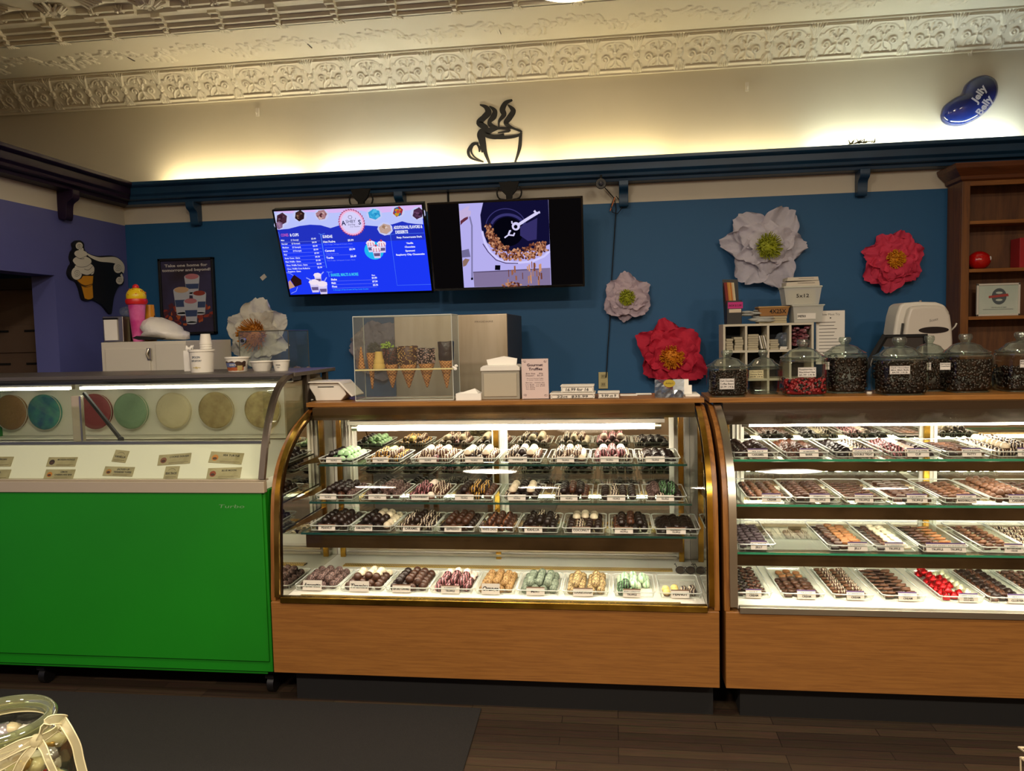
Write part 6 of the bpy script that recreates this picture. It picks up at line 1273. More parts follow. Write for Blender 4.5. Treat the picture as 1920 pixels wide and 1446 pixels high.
cone(766, 649, 728, 36, 683, (mat('milk_dip', '#4a2814', .5), NUTS), 'waffle cone crusted with yellow chopped nuts', 3.72)
cone(800, 653, 727, 32, 681, (DIPC, SPR), 'waffle cone crusted with pale pink sprinkles', 3.72, 1.0)
cone(837, 640, 728, 28, 675, (DIPC, None), 'tall stack of chocolate dipped waffle cones by the display corner', 3.72, 1.05)
# stainless refrigerator behind
y = 4.6; a, b = at(740, 650, Y=y).x, at(952, 650, Y=y).x; zt_ = 1.716
t = thing('refrigerator', 'tall brushed stainless refrigerator against the blue wall behind the cones', 'refrigerator', ((a+b)/2, y, 0))
MB(mat('grey_fridge_side', '#4d4b4e', .45, metal=.3)).box(a+.005, b-.002, y+.03, 5.36, .02, zt_).build('body', t, bevel=.004)
mid_ = (a+b)/2+.02
MB(STEEL).box(a, b, y, y+.028, .05, zt_).build('door', t, bevel=.004)
em = MB(mat('fridge_badge', '#57504a', .3, metal=.6)).plane((b-.14, y-.0008, zt_-.045), (1, 0, 0), (0, 0, 1)); em.text('FRIGIDAIRE', 0, 0, .010, 0, w=.11); em.build('badge', t)
# napkins and boxes
y = 3.66; a, b = at(903, 745, Y=y).x, at(975, 745, Y=y).x; zt_ = at(930, 695, Y=y).z
t = thing('napkin_dispenser', 'grey napkin dispenser with a napkin sticking up beside the truffle sign', 'napkin dispenser', ((a+b)/2, y, ZCT))
MB(mat('grey_beige_plastic', '#8f8878', .5)).box(a, b, y, y+.15, ZCT, zt_).build('body', t, bevel=.003)
MB(mat('pale_plastic_panel', '#a79d88', .5)).box(a+.012, b-.014, y-.004, y, ZCT+.014, zt_-.014).build('front_panel', t, bevel=.002)
MB(WHITEP).prism([(a-.003, zt_-.002), (b+.003, zt_-.002), (b+.002, zt_+.014), (b-.012, zt_+.024), (a+.012, zt_+.024), (a-.002, zt_+.014)], 'y', y-.006, y+.155).build('lid', t, bevel=.003)
zn = at(940, 668, Y=y+.06).z
MB(WHITEPAPER).prism([(a+.028, zt_+.02), (b-.02, zt_+.02), (b-.016, zn-.012), ((a+b)/2+.012, zn), (a+.02, zn-.016)], 'y', y+.05, y+.062).build('napkin', t)
y = 3.63; a, b = at(855, 752, Y=y).x, at(902, 752, Y=y).x
q = MB(WHITEPAPER).box(a, b, y, y+.10, ZCT+.0005, at(880, 738, Y=y).z); z_ = at(880, 738, Y=y).z
q.add([(a+.01, y+.01, z_), (b-.015, y+.005, z_), (a+(b-a)*.72, y+.03, z_+.022), (b-.01, y+.06, z_+.003)], [(0, 1, 2), (1, 3, 2), (0, 2, 3)])
tag(q.build('tissue_pack', loc=(a, y, ZCT)), 'small pack of white tissues with a raised corner beside the napkin dispenser', 'tissues')
# Gourmet Truffles sign
y = 3.65; a, b = at(979, 740, Y=y).x, at(1029, 740, Y=y).x; zt_ = at(1000, 673, Y=y).z; w1 = b-a; h1 = zt_-ZCT
t = thing('truffle_price_sign', 'upright pink price sign reading Gourmet Truffles in a clear holder', 'sign', ((a+b)/2, y, ZCT))
hd = MB(ACR).box(a-.002, b+.002, y+.002, y+.004, ZCT+.001, zt_+.003); hd.box(a-.002, b+.002, y-.006, y+.05, ZCT+.0005, ZCT+.0025); hd.build('holder', t)
q = MB(mat('pink_paper', '#c9b3ac', .8)).box(a, b, y, y+.0015, ZCT+.003, zt_); q.plane((a, y-.0003, ZCT+.003), (1, 0, 0), (0, 0, 1)).use(mat('plum_ink', '#3a2630', .8))
q.text('Gourmet', w1*.5, h1*.83, h1*.065, .0004, w=w1*.6, bold=.03); q.text('Truffles', w1*.52, h1*.73, h1*.065, .0004, w=w1*.52, bold=.03)
for i, s in enumerate(('Bite Size    .89¢', 'Dessert    $2.29')): q.text(s, w1*.48, h1*(.62-.05*i), h1*.035, .0004, w=w1*.64)
for i, s in enumerate(('Mix of our Gourmet Truffles', 'in your own box')): q.text(s, w1*.5, h1*(.5-.04*i), h1*.022, .0004, w=w1*.62)
q.text('Bite Size    Dessert Size', w1*.5, h1*.395, h1*.025, .0004, w=w1*.7)
for i, s in enumerate(('6 ct  $5.49    4 ct  $8.99', '12 ct  $9.99    6 ct  $12.99', '15 ct  $13.99', '24 ct  $19.99')): q.text(s, w1*(.5 if i < 2 else .32), h1*(.35-.04*i), h1*.025, .0004, w=w1*(.72 if i < 2 else .33))
for sx in (.12, .88):
    for sy in (.08, .92): q.stroke([(w1*sx+w1*.07*x_, h1*sy+h1*.04*y_) for x_, y_ in spiral(0, 0, 1, 1.4, sx*5, 14)], .0005, .0004); q.stroke([(w1*sx-w1*.05, h1*sy), (w1*sx+w1*.05, h1*sy+h1*.02*(1 if sy < .5 else -1))], .0004, .0004)
q.build('price_sheet', t)
# white candy boxes with handwritten prices
def wbox(px0, px1, pyb, pyt, y, d, z0, s, label, slx=0):
    a, b = at(px0, pyb, Y=y).x, at(px1, pyb, Y=y).x; zt2 = z0+(pyb-pyt)*y/1455
    t = thing('candy_box', label, 'box', ((a+b)/2, y, z0))
    MB(mat('white_carton', '#d6cfc2', .6)).box(a, b, y, y+d, z0+.0005, zt2-.004).build('carton', t, bevel=.003)
    MB(MATS['white_carton']).box(a-.003, b+.003, y-.003, y+d+.003, zt2-.006, zt2).build('lid', t, bevel=.002)
    m_ = MB(INK).plane((a, y-.0008, z0), (1, 0, 0), (0, 0, 1)); w_, h_ = b-a, zt2-.006-z0
    pts = [(w_*.05, h_*.15), (w_*.95, h_*.15), (w_*.98, h_*.5), (w_*.95, h_*.88), (w_*.05, h_*.88), (w_*.02, h_*.5)]; m_.stroke(pts, .0006, 0, closed=True)
    m_.text(s, w_*.5, h_*.5, h_*.5, .0002, w=w_*.7, bold=.015, shear=.15); m_.build('handwriting', t); return zt2
za = wbox(1032, 1115, 748, 737, 3.64, .14, ZCT, '22ct  $35.99', 'long white candy box marked 22ct on the counter, a smaller box on top')
wbox(1052, 1113, 735, 721, 3.65, .10, za+.0005, '16.99 for 16', 'white candy box marked 16.99, stacked on the long box')
wbox(1122, 1161, 746, 733, 3.63, .08, ZCT, '9.99 ct 9', 'small white candy box marked 9.99 standing alone under the outlet')
q = MB(WHITEPAPER)
for (x0_, x1_, y_) in ((1163, 1195, 3.78), (1193, 1222, 3.80)):
    a, b = at(x0_, 740, Y=y_).x, at(x1_, 740, Y=y_).x; q.box(a, b, y_, y_+.07, ZCT+.0005+.002*(x0_ > 1170), ZCT+.003+.002*(x0_ > 1170))
tag(q.build('loose_papers', loc=(a, 3.78, ZCT)), 'loose flat papers on the counter behind the small 9.99 box', 'papers')
# bag of dipped chocolates with gold seal
y = 3.64; a, b = at(1228, 743, Y=y).x, at(1283, 743, Y=y).x; zt_ = at(1250, 712, Y=y).z
t = thing('chocolate_bag', 'clear bag of three dark chocolates with an oval gold seal', 'chocolate bag', ((a+b)/2, y, ZCT))
for k in range(3):
    xk = a+(b-a)*(.17+.33*k); MB(sw['deep']).lathe([(.021, ZCT+.002), (.023, ZCT+.012), (.018, ZCT+.026), (.008, ZCT+.034), (0, ZCT+.035)], (xk, y+.025, 0), 16).build('chocolate', t, smooth=True)
q = MB(glass('cellophane')); rnd = random.Random(6); nn = 10; V_ = []
for j in range(6):
    for i in range(nn): V_.append((a+(b-a)*i/(nn-1), y+rnd.uniform(-.006, .006)-.002, ZCT+.001+(zt_-ZCT)*j/5))
q.add(V_, [(j*nn+i, j*nn+i+1, (j+1)*nn+i+1, (j+1)*nn+i) for j in range(5) for i in range(nn-1)]); V2 = [(v[0], v[1]+.05*(1-(v[2]-ZCT)/(zt_-ZCT)), v[2]) for v in V_]; q.add(V2, [(j*nn+i, j*nn+i+1, (j+1)*nn+i+1, (j+1)*nn+i) for j in range(5) for i in range(nn-1)]); q.build('bag', t, fix=False)
g_ = MB(mat('gold_seal', '#b8a13c', .35, metal=.4)).plane((at(1255, 719, Y=y-.01).x, y-.010, at(1255, 719, Y=y-.01).z), (1, 0, 0), (0, 0, 1)); g_.ell(0, 0, .027, .018, 0); g_.use(INK).text("Ashby's", 0, 0, .008, .0006, w=.035, shear=.2); g_.build('seal', t)
y = 3.76; q = MB(WHITEPAPER); a = at(1262, 728, Y=y); b = at(1291, 711, Y=y); q.box(a.x, b.x, y, y+.004, ZCT+.001, b.z); c = at(1297, 722, Y=y-.01); q.box(at(1270, 722, Y=y-.01).x, c.x, y-.012, y-.008, ZCT+.001, c.z)
tag(q.build('blank_cards', loc=(a.x, y, ZCT)), 'two blank white cards standing behind the chocolate bag', 'cards')
q = MB(WHITEPAPER); q.box(at(1285, 740, Y=3.68).x, .40, 3.68, 3.86, ZCT+.0005, ZCT+.009); tag(q.build('paper_stack', bevel=.001, loc=(.3, 3.68, ZCT)), 'low stack of white paper at the end of the brass case counter', 'paper')
# ---------------------------------------------------------------- glass jars of chocolates on the silver case
JG = glass('jar_glass', '#eef2ea', .035, .7, .015); JR = glass('jar_rim_glass', '#dde6df', .16, .8, .03, .05, '#c8cec4')
def jar(px0, px1, pyb, pyn, pyk, Y, fill, fcol, n, label, lab, lpos, flabel, sq=5, blobr=.009, fc2=None):
    a, b = at(px0, pyb, Y=Y).x, at(px1, pyb, Y=Y).x; r = (b-a)/2*.97; cx = (a+b)/2; zb = ZCT+.0005; s = Y/1455; hn = at(px0, pyn, Y=Y).z-zb; hk = at((px0+px1)/2, pyk, Y=Y).z-zb
    t = thing('glass_jar', label, 'jar', (cx, Y, ZCT)); c = (cx, Y, 0)
    g = MB(JG); rb = r*.93
    g.lathe([(rb*.9, zb), (rb, zb+.012), (r*.985, zb+.03), (r*.985, zb+hn*.82), (r*.95, zb+hn*.93)], c, 40, sq=sq, cap=False)
    g.use(JR).lathe([(r*.95, zb+hn*.91), (r*.99, zb+hn*.94), (r*.99, zb+hn*.975), (r*.9, zb+hn)], c, 40, sq=3, cap=False); g.lathe([(0, zb), (rb*.9, zb), (rb*.9, zb+.006), (0, zb+.006)], c, 40, sq=sq)
    g.build('body', t, smooth='auto', fix=False)
    L_ = MB(JR); zl = zb+hn+.001
    L_.lathe([(r*.80, zl), (r*1.04, zl+.002), (r*1.05, zl+.007), (r*.96, zl+.010), (r*.74, zl+(hk-hn)*.26), (r*.6, zl+(hk-hn)*.42), (r*.5, zl+(hk-hn)*.46), (r*.22, zl+(hk-hn)*.56)], c, 36, cap=False); zk = zl+(hk-hn)*.54; hk2 = (hk-hn)*.44
    L_.lathe([(r*.17, zk), (r*.24, zk+hk2*.3), (r*.29, zk+hk2*.5), (r*.29, zk+hk2*.8), (r*.24, zk+hk2), (0, zk+hk2)], c, 20, cap=False); L_.lathe([(r*.7, zl-.004), (r*.72, zl+.001), (r*.6, zl+.004)], c, 30, cap=False)
    L_.build('lid', t, smooth='auto', fix=False)
    if fill:
        rnd = random.Random(px0); zf = zb+.008+fill*(hn*.88); R_ = r*.95; core = MB(fcol)
        core.lathe([(R_*.86, zb+.009), (R_*.88, zb+.02), (R_*.88, zf-.008), (R_*.3, zf-.004), (0, zf-.004)], c, 24, sq=sq)
        for k in range(n):
            aa = rnd.uniform(PI*.95, 2.05*PI) if rnd.random() < .93 else rnd.uniform(0, PI); cc, ss = math.cos(aa), math.sin(aa); q = (abs(cc)**sq+abs(ss)**sq)**(-1/sq); rr_ = R_*.90*q
            if k > n*.86: qq = rnd.uniform(.1, .95); x_, y_, z_ = cx+rr_*cc*qq, Y+rr_*ss*qq, zf-.006+rnd.uniform(-.003, .004)
            else: x_, y_, z_ = cx+rr_*cc, Y+rr_*ss, rnd.uniform(zb+.014, zf)
            core.use(fcol if rnd.random() < .62 else (fc2 or mat('brown_bean_sheen', '#2b1711', .34, spec=.5)))  # some beans coloured lighter brown to stand in for highlights
            core.blob((x_, y_, z_), blobr*rnd.uniform(.85, 1.1), 0, (rnd.uniform(.8, 1.1), .8, rnd.uniform(.75, 1)), .06)
        tag(core.build('candy_filling', smooth=True, fix=False, loc=(cx, Y, zb)), flabel, 'sweets', None, 'stuff')
    for i, (lines, (lx, ly, lw_, lh), cm) in enumerate(lab):
        p = at(lx, ly, Y=Y-r*.99); w_, h_ = lw_*s*.95, lh*s*.95
        q = MB(cm).plane((p.x, Y-r*1.0-.001, p.z), (1, 0, 0), (0, 0, 1)); q.obox((p.x, Y-r*1.0-.0006, p.z), (1, 0, 0), (0, 1, 0), (0, 0, 1), w_/2, .0006, h_/2)
        q.use(INK)
        for j, s_ in enumerate(lines): q.text(s_, 0, h_*(.28-.28*j), h_*.17, .0006, w=min(w_*.88, len(s_)*h_*.15), bold=.02)
        q.stroke([(-w_*.47, -h_*.45), (w_*.47, -h_*.45), (w_*.47, h_*.45), (-w_*.47, h_*.45)], .0005, .0006, closed=True); q.build('label', t, fix=False)
BEAN = mat('glossy_dark_beans', '#130908', .34, spec=.5); RASP = mat('red_raspberry_candy', '#8f1420', .4); BLKB = mat('black_candy', '#1c0b0e', .4)
LW = mat('jar_label_white', '#c9c2ba', .7); LY = mat('jar_label_cream', '#b9b088', .7)
jar(1325, 1402, 746, 689, 656, 3.70, .93, BEAN, 620, 'small square glass jar of tiny dark beans with a scalloped label, nearest the crimson flower', [(['Dark Chocolate', 'Coffee Beans', '$5.99 1/4 lb'], (1363, 720, 27, 20), LW)], 0, 'tiny dark coffee bean sweets filling the first small jar', blobr=.0062)
jar(1400, 1462, 741, 689, 656, 3.82, 0, None, 0, 'almost empty small glass jar between the coffee bean and raspberry jars', [(['Chocolate', 'Gummy Bears', '$4.99 1/4 lb'], (1418, 702, 26, 16), LY)], 0, '')
jar(1463, 1548, 746, 673, 636, 3.70, .46, RASP, 260, 'tall glass jar a third full of red and black raspberry sweets', [(['Raspberries +', 'Blackberries', '$5.99 1/4 lb'], (1513, 698, 32, 18), LW)], 0, 'red and black raspberry shaped sweets in the tall glass jar', fc2=BLKB)
jar(1544, 1623, 740, 665, 632, 3.82, .97, BEAN, 420, 'full dark glass jar behind the raspberry jar, two small labels', [(['Dark Choc', 'Cherries'], (1551, 686, 8, 14), LW)], 0, 'dark round chocolates filling the jar behind the raspberry jar', blobr=.0085)
jar(1638, 1733, 745, 671, 632, 3.70, .97, BEAN, 480, 'widest full glass jar with a central white label, in front of the towel dispenser', [(['Dark Chocolate', 'Mint Malt Balls', '$4.99 1/4 lb'], (1687, 694, 35, 15), LW)], 0, 'dark malt balls filling the wide jar in front of the towel dispenser', blobr=.0085)
jar(1708, 1775, 740, 665, 629, 3.86, .93, BEAN, 300, 'narrow looking glass jar of dark beans tucked behind the widest jar', [(['Almonds', '$5.99'], (1738, 687, 14, 14), LW)], 0, 'dark beans in the jar tucked behind the widest one', blobr=.0085)
jar(1765, 1853, 738, 664, 626, 3.79, .9, BEAN, 460, 'full glass jar of large dark beans standing below the hutch shelf', [(['Dark Chocolate', 'Covered Raisins'], (1772, 687, 18, 13), LW)], 0, 'large dark beans filling the jar below the hutch shelf', blobr=.0095)
jar(1868, 1958, 735, 661, 622, 3.79, .68, BEAN, 340, 'glass jar of dark chocolates two thirds full, nearest the photo edge', [(['Milk Choc', 'Peanuts'], (1921, 682, 16, 14), LW)], 0, 'dark chocolates in the two thirds full jar under the framed certificate', blobr=.0095)
p = at(1860, 710, Y=4.0); tag(MB(mat('cream_leaflet', '#c2b898', .8)).box(at(1852, 710, Y=3.9).x, at(1868, 710, Y=3.9).x, 3.90, 3.92, ZCT+.001, at(1860, 702, Y=3.9).z).build('leaflet', loc=(p.x, 3.9, ZCT)), 'cream folded leaflet standing between the last two jars', 'leaflet')
tag(MB(mat('white_bottle_cap', '#d0c8b8', .5)).lathe([(.012, ZCT+.0005), (.012, ZCT+.01), (0, ZCT+.01)], (at(1632, 740, Y=3.72).x-.005, 3.72, 0), 16).build('small_cap', smooth='auto', loc=(at(1632, 740, Y=3.72).x, 3.72, ZCT)), 'small round white cap on the counter before the widest jar', 'cap')
# ---------------------------------------------------------------- back counter, cubby shelf and its load
t = thing('back_counter', 'low work counter along the blue wall behind the jars', 'counter', (1.3, 4.9, 0))
MB(mat('grey_laminate', '#5b5148', .5)).box(.45, 2.2, 4.85, 5.58, .86, .9).build('worktop', t, bevel=.004); MB(mat('dark_cabinet', '#2b2420', .6)).box(.5, 2.15, 4.9, 5.56, .0, .86).build('cabinet', t)
yf = 5.0; yb = 5.2; a = at(1356, 640, Y=yf).x; b = at(1526, 640, Y=yf).x; zt_ = 1.622; pw = .014
t = thing('cubby_shelf', 'white cubby shelf with square compartments standing behind the jars', 'shelf', ((a+b)/2, yf, .9))
CW = mat('white_shelf_board', '#c9c1ac', .55); cw_ = (b-a-pw)/4
MB(CW).box(a, b, yf, yb, zt_-pw, zt_).build('top_board', t, bevel=.001); MB(CW).box(a, b, yf, yb, .9, .9+pw).build('bottom_board', t, bevel=.001); MB(mat('shelf_back', '#1c1d22', .8)).box(a+.003, b-.003, yb-.004, yb-.001, .905, zt_-.01).build('back_panel', t)
for i in range(5): MB(CW).box(a+cw_*i, a+cw_*i+pw, yf, yb, .9+pw, zt_-pw).build('upright', t, bevel=.001)
zr = [.9+pw, 1.09, 1.28, at(1400, 657, Y=yf).z]
for z_ in zr[1:]: MB(CW).box(a+pw, b-pw, yf+.001, yb, z_-pw, z_).build('divider_board', t)
# things in the cubbies
zs3 = zr[3]; names_ = []
def stackp(x0, x1, z0, z1, y0, m, name, label, tilt=0, n=5, cat='paper bags'):
    q = MB(m); rnd = random.Random(int(x0*1000)); h = (z1-z0)/n
    for i in range(n): d = rnd.uniform(-.004, .004); q.box(x0+d+tilt*i, x1+d+tilt*i, y0+rnd.uniform(0, .006), y0+.12, z0+.0005+h*i, z0+h*(i+.92))
    tag(q.build(name, loc=((x0+x1)/2, y0, z0)), label, cat)
PB = mat('cream_paper_bags', '#b0a68c', .8); c0 = a+pw
stackp(c0+.008, c0+.05, zs3, zs3+.075, yf+.02, PB, 'paper_bags', 'cream paper bags bunched in the first top cubby, thinner pile'); stackp(c0+.06, c0+cw_-pw-.008, zs3, zs3+.085, yf+.02, PB, 'paper_bags', 'cream paper bags stacked in the first top cubby, thicker pile')
c1 = c0+cw_; stackp(c1+.006, c1+.07, zs3, zs3+.10, yf+.02, PB, 'paper_bags', 'tall block of cream paper bags in the second top cubby', 0, 7)
for k in range(4):
    x_ = c1+.085+.013*k; tag(MB(PB if k % 2 else WHITEPAPER).obox((x_, yf+.07, zs3+.048), Vector((1, 0, .22)).normalized(), (0, 1, 0), Vector((-.22, 0, 1)).normalized(), .0035, .05, .042+.006*(k == 3)).build('envelope', loc=(x_, yf+.07, zs3)), 'leaning thin envelope in the second top cubby', 'envelope', 'leaning envelopes in the second cubby')
c2_ = c0+2*cw_; stackp(c2_+.006, c2_+.06, zs3, zs3+.065, yf+.02, PB, 'paper_bags', 'low pile of paper bags in the third top cubby'); 
q = MB(glass('cellophane')); q.blob((c2_+.1, yf+.08, zs3+.062), .042, 2, (1.05, 1, 1), .2); tag(q.build('clear_bags', loc=(c2_+.1, yf+.08, zs3)), 'crumpled clear bags in the third top cubby', 'bags')
stackp(c2_+.07, c2_+cw_-pw-.006, zs3, zs3+.018, yf+.03, WHITEPAPER, 'paper_pad', 'flat white pad under the clear bags in the third cubby', 0, 2, 'paper pad')
c3_ = c0+3*cw_; q = MB(mat('crimson_wrappers', '#5a1c28', .35, vary=(30, '#8f5a60'))); rnd = random.Random(9)
for k in range(60): q.blob((c3_+rnd.uniform(.018, cw_-pw-.018), yf+.05+rnd.uniform(-.03, .05), zs3+.018+rnd.uniform(0, .115)), .016, 0, (1.2, .8, .6), .25)
tag(q.build('crimson_wrappers', loc=(c3_, yf, zs3)), 'crimson cellophane wrappers stuffed in the fourth top cubby', 'wrappers', None, 'stuff')
# on top of the cubby
y = 5.03; p0, p1 = at(1363, 607, Y=y), at(1391, 607, Y=y); Z0 = zt_+.0005; zk = lambda py, Y_=5.03: at(1400, py, Y=Y_).z
t = thing('envelope_box', 'black box of striped envelopes with a pink sticky note on the cubby shelf', 'file box', ((p0.x+p1.x)/2, y, Z0))
MB(BLACK).box(p0.x, p1.x, y, y+.12, Z0, zk(563)).build('box', t, bevel=.002); MB(BLACK).prism([(at(1354, 523, Y=y+.13).x, zk(523, y+.13)), (at(1383, 524, Y=y+.13).x, zk(524, y+.13)), (p1.x, zk(563)), (p0.x, zk(600))], 'y', y+.118, y+.124).build('back_flap', t)
cs_ = ['#7a2018', '#c98a3a', '#d0a050', '#c0702c', '#cdb890', '#d8cba8']
for k in range(6):
    xa = p0.x+.004+(p1.x-p0.x-.03)*k/6; MB(mat('envelope_'+cs_[k][1:], cs_[k], .7)).obox(Vector((xa+.002, y+.04+.01*k, (zk(528)+Z0)/2+.02)), Vector((1, 0, .1)).normalized(), (0, 1, 0), Vector((-.1, 0, 1)).normalized(), .0085, .02, (zk(528)-Z0)/2-.02).build('envelope', t)
MB(mat('hot_pink_note', '#c22a7a', .7)).box(p0.x+.006, p1.x+.006, y-.003, y-.0005, zk(578), zk(566)).build('sticky_note', t); pn = MB(INK).plane((0, y-.0035, 0), (1, 0, 0), (0, 0, 1)); pn.text('BOX $ 2.00', (p0.x+p1.x)/2+.006, (zk(572)+zk(573))/2, .012, 0, w=.075, bold=.02); pn.build('note_writing', t)
MB(SILVER).box(p0.x+.012, p1.x-.004, y-.004, y-.0005, zk(586), zk(579)).build('label_holder', t, bevel=.001)
q = MB(mat('hazy_plastic_bags', '#a9aaa4', .3, bump=(40, .6))); rnd = random.Random(15)
for k in range(9): x_ = at(1412, 600, Y=y).x+rnd.uniform(-.07, .08); q.blob((x_, y+.06+rnd.uniform(-.03, .04), Z0+.018+.008*k), .045-.002*k, 2, (1.5, 1, .28), .12)
tag(q.build('plastic_bags', smooth=True, loc=(x_, y, Z0)), 'slumped pile of hazy plastic bags beside the black envelope box', 'bags')
def bin_(px0, px1, pyb, pyt, y, d, tap, m, rim, name, label, cat, z0=None):
    a, b = at(px0, pyb, Y=y).x, at(px1, pyb, Y=y).x; cx = (a+b)/2; w_ = (b-a)/2; z0 = z0 if z0 is not None else zk(pyb, y); z1 = z0+(pyb-pyt)*y/1455; t = thing(name, label, cat, (cx, y, z0))
    V = []; 
    for (f_, z) in ((tap, z0+.001), (1, z1)): V += [(cx-w_*f_, y+d*(1-f_)/2, z), (cx+w_*f_, y+d*(1-f_)/2, z), (cx+w_*f_, y+d*(1+f_)/2, z), (cx-w_*f_, y+d*(1+f_)/2, z)]
    MB(m).add(V, [(0, 3, 2, 1)]+[(i, (i+1) % 4, 4+(i+1) % 4, 4+i) for i in range(4)]).build('tub', t)
    MB(rim).tube([(cx-w_, y, z1), (cx+w_, y, z1), (cx+w_, y+d, z1), (cx-w_, y+d, z1)], .006, 6, closed=True).build('rim', t, smooth='auto'); return t, cx, w_, z0, z1
BINM = glass('milky_plastic', '#f4f4ee', .05, .4, .2, .55, '#e4e4dc'); RIMM = mat('white_bin_rim', '#c9cabc', .4)
stackp(at(1424, 600, Y=y).x, at(1476, 600, Y=y).x, Z0, zk(594), y+.01, mat('folded_cloth', '#b3a685', .9), 'folded_cloth', 'folded cream cloths under the brown lettered tray', .0, 3, 'cloth')
t, cx, w_, z0, z1 = bin_(1423, 1480, 593, 577, y+.015, .13, .88, mat('brown_kraft_tray', '#9a6c38', .6), mat('brown_tray_rim', '#b08a54', .6), 'kraft_tray', 'brown tray lettered 4X25X with a black marker', 'tray', zk(594)+.001)
q = MB(INK).plane((0, y+.0155, 0), (1, 0, 0), (0, 0, 1)); q.text('4X25X', cx+w_*.25, (z0+z1)/2, .026, .0, w=.1, bold=.01); q.build('marker_writing', t)
y2 = 5.01; t, cx, w_, z0, z1 = bin_(1487, 1544, 604, 574, y2, .15, .9, BINM, RIMM, 'storage_bin', 'lower milky plastic bin lettered 2x2 with a printed strip', 'bin', Z0)
q = MB(INK).plane((0, y2+.003, 0), (1, 0, 0), (0, 0, 1)); q.text('2x2', cx-w_*.3, z0+(z1-z0)*.78, .02, 0, w=.045, bold=.012); q.use(WHITEPAPER).rect(cx-w_*.72, z0+(z1-z0)*.2, cx+w_*.5, z0+(z1-z0)*.55, .001); q.use(INK).text('SWEETBOX', cx-w_*.42, z0+(z1-z0)*.37, .014, .002, w=.05, bold=.03); q.build('marker_writing', t)
MB(mat('bin_contents', '#a39a78', .9)).box(cx-w_*.8, cx+w_*.8, y2+.02, y2+.13, z0+.003, z1-.01).build('contents', t); zl2 = z1+.006
MB(RIMM).box(cx-w_-.008, cx+w_+.008, y2-.008, y2+.158, z1, z1+.006).build('bin_lid', t, bevel=.002)
t, cx, w_, z0, z1 = bin_(1470, 1541, 573, 541, y2, .15, .86, BINM, RIMM, 'storage_bin', 'upper milky plastic bin lettered 5x12, white cartons on top', 'bin', zl2+.0005)
q = MB(INK).plane((0, y2+.004, 0), (1, 0, 0), (0, 0, 1)); q.text('5x12', cx, z0+(z1-z0)*.5, .022, 0, w=.075, bold=.012); q.build('marker_writing', t); MB(mat('yellow_sheets', '#b8ae6c', .9)).box(cx-w_*.72, cx+w_*.72, y2+.03, y2+.12, z0+.003, z0+(z1-z0)*.85).build('contents', t)
za = z1+.0065
for k, (x0_, x1_, h_, lb) in enumerate(((1474, 1538, .03, 'flat white folded carton on the milky bin lettered 5x12'), (1476, 1536, .022, 'topmost white folded carton above the milky plastic bins'))):
    a_, b_ = at(x0_, 530, Y=y2).x, at(x1_, 530, Y=y2).x; q = MB(mat('white_folded_carton', '#cdc4b2', .7)); q.add([(a_, y2+.01, za), (b_, y2+.01, za), (b_, y2+.13, za), (a_, y2+.13, za), (a_+.006, y2+.01, za+h_*(.8+.2*k)), (b_-.004, y2+.01, za+h_), (b_, y2+.13, za+h_), (a_, y2+.13, za+h_*.9)], [(0, 3, 2, 1), (4, 5, 6, 7), (0, 1, 5, 4), (1, 2, 6, 5), (2, 3, 7, 6), (3, 0, 4, 7)])
    q.use(mat('dark_gap', '#3b3226', .9)).box(a_+.07, b_-.03, y2+.0085, y2+.0098, za+h_*.55, za+h_*.62); tag(q.build('folded_carton', loc=(a_, y2, za)), lb, 'carton'); za += h_+.002
# instruction sheet in stand
y = 5.06; p0, p1 = at(1530, 690, Y=y), at(1584, 582, Y=y); t = thing('instruction_sheet', 'upright white instruction sheet in a clear stand beside the cubby shelf', 'sign', ((p0.x+p1.x)/2, y, .9))
zb_ = 1.36; w_ = p1.x-p0.x; h_ = p1.z-zb_
MB(ACR).box(p0.x-.004, p1.x+.004, y+.003, y+.006, zb_-.004, p1.z+.004).build('holder', t); MB(BLACK).box((p0.x+p1.x)/2-.012, (p0.x+p1.x)/2+.012, y+.006, y+.016, .9, zb_+.1).build('post', t); MB(BLACK).box((p0.x+p1.x)/2-.07, (p0.x+p1.x)/2+.07, y-.04, y+.07, .9, .908).build('base', t)
q = MB(WHITEPAPER).box(p0.x, p1.x, y, y+.0012, zb_, p1.z); q.plane((p0.x, y-.0004, zb_), (1, 0, 0), (0, 0, 1)).use(mat('grey_ink', '#57514c', .8)); q.text('How Most Try', w_*.5, h_*.93, h_*.04, .0004, w=w_*.66)
rnd = random.Random(4)
for i in range(10): yy = h_*(.78-.062*i); q.rect(w_*.1, yy, w_*rnd.uniform(.6, .92), yy+h_*.011, .0004)
for i in range(3): q.use(INK).ell(w_*(.25+.22*i), h_*.14, w_*.07, h_*.035, .0004, 12, 0, 0, 0, PI)
q.use(INK).ell(w_*.5, h_*.865, w_*.03, h_*.012, .0004, 10); q.build('sheet', t)
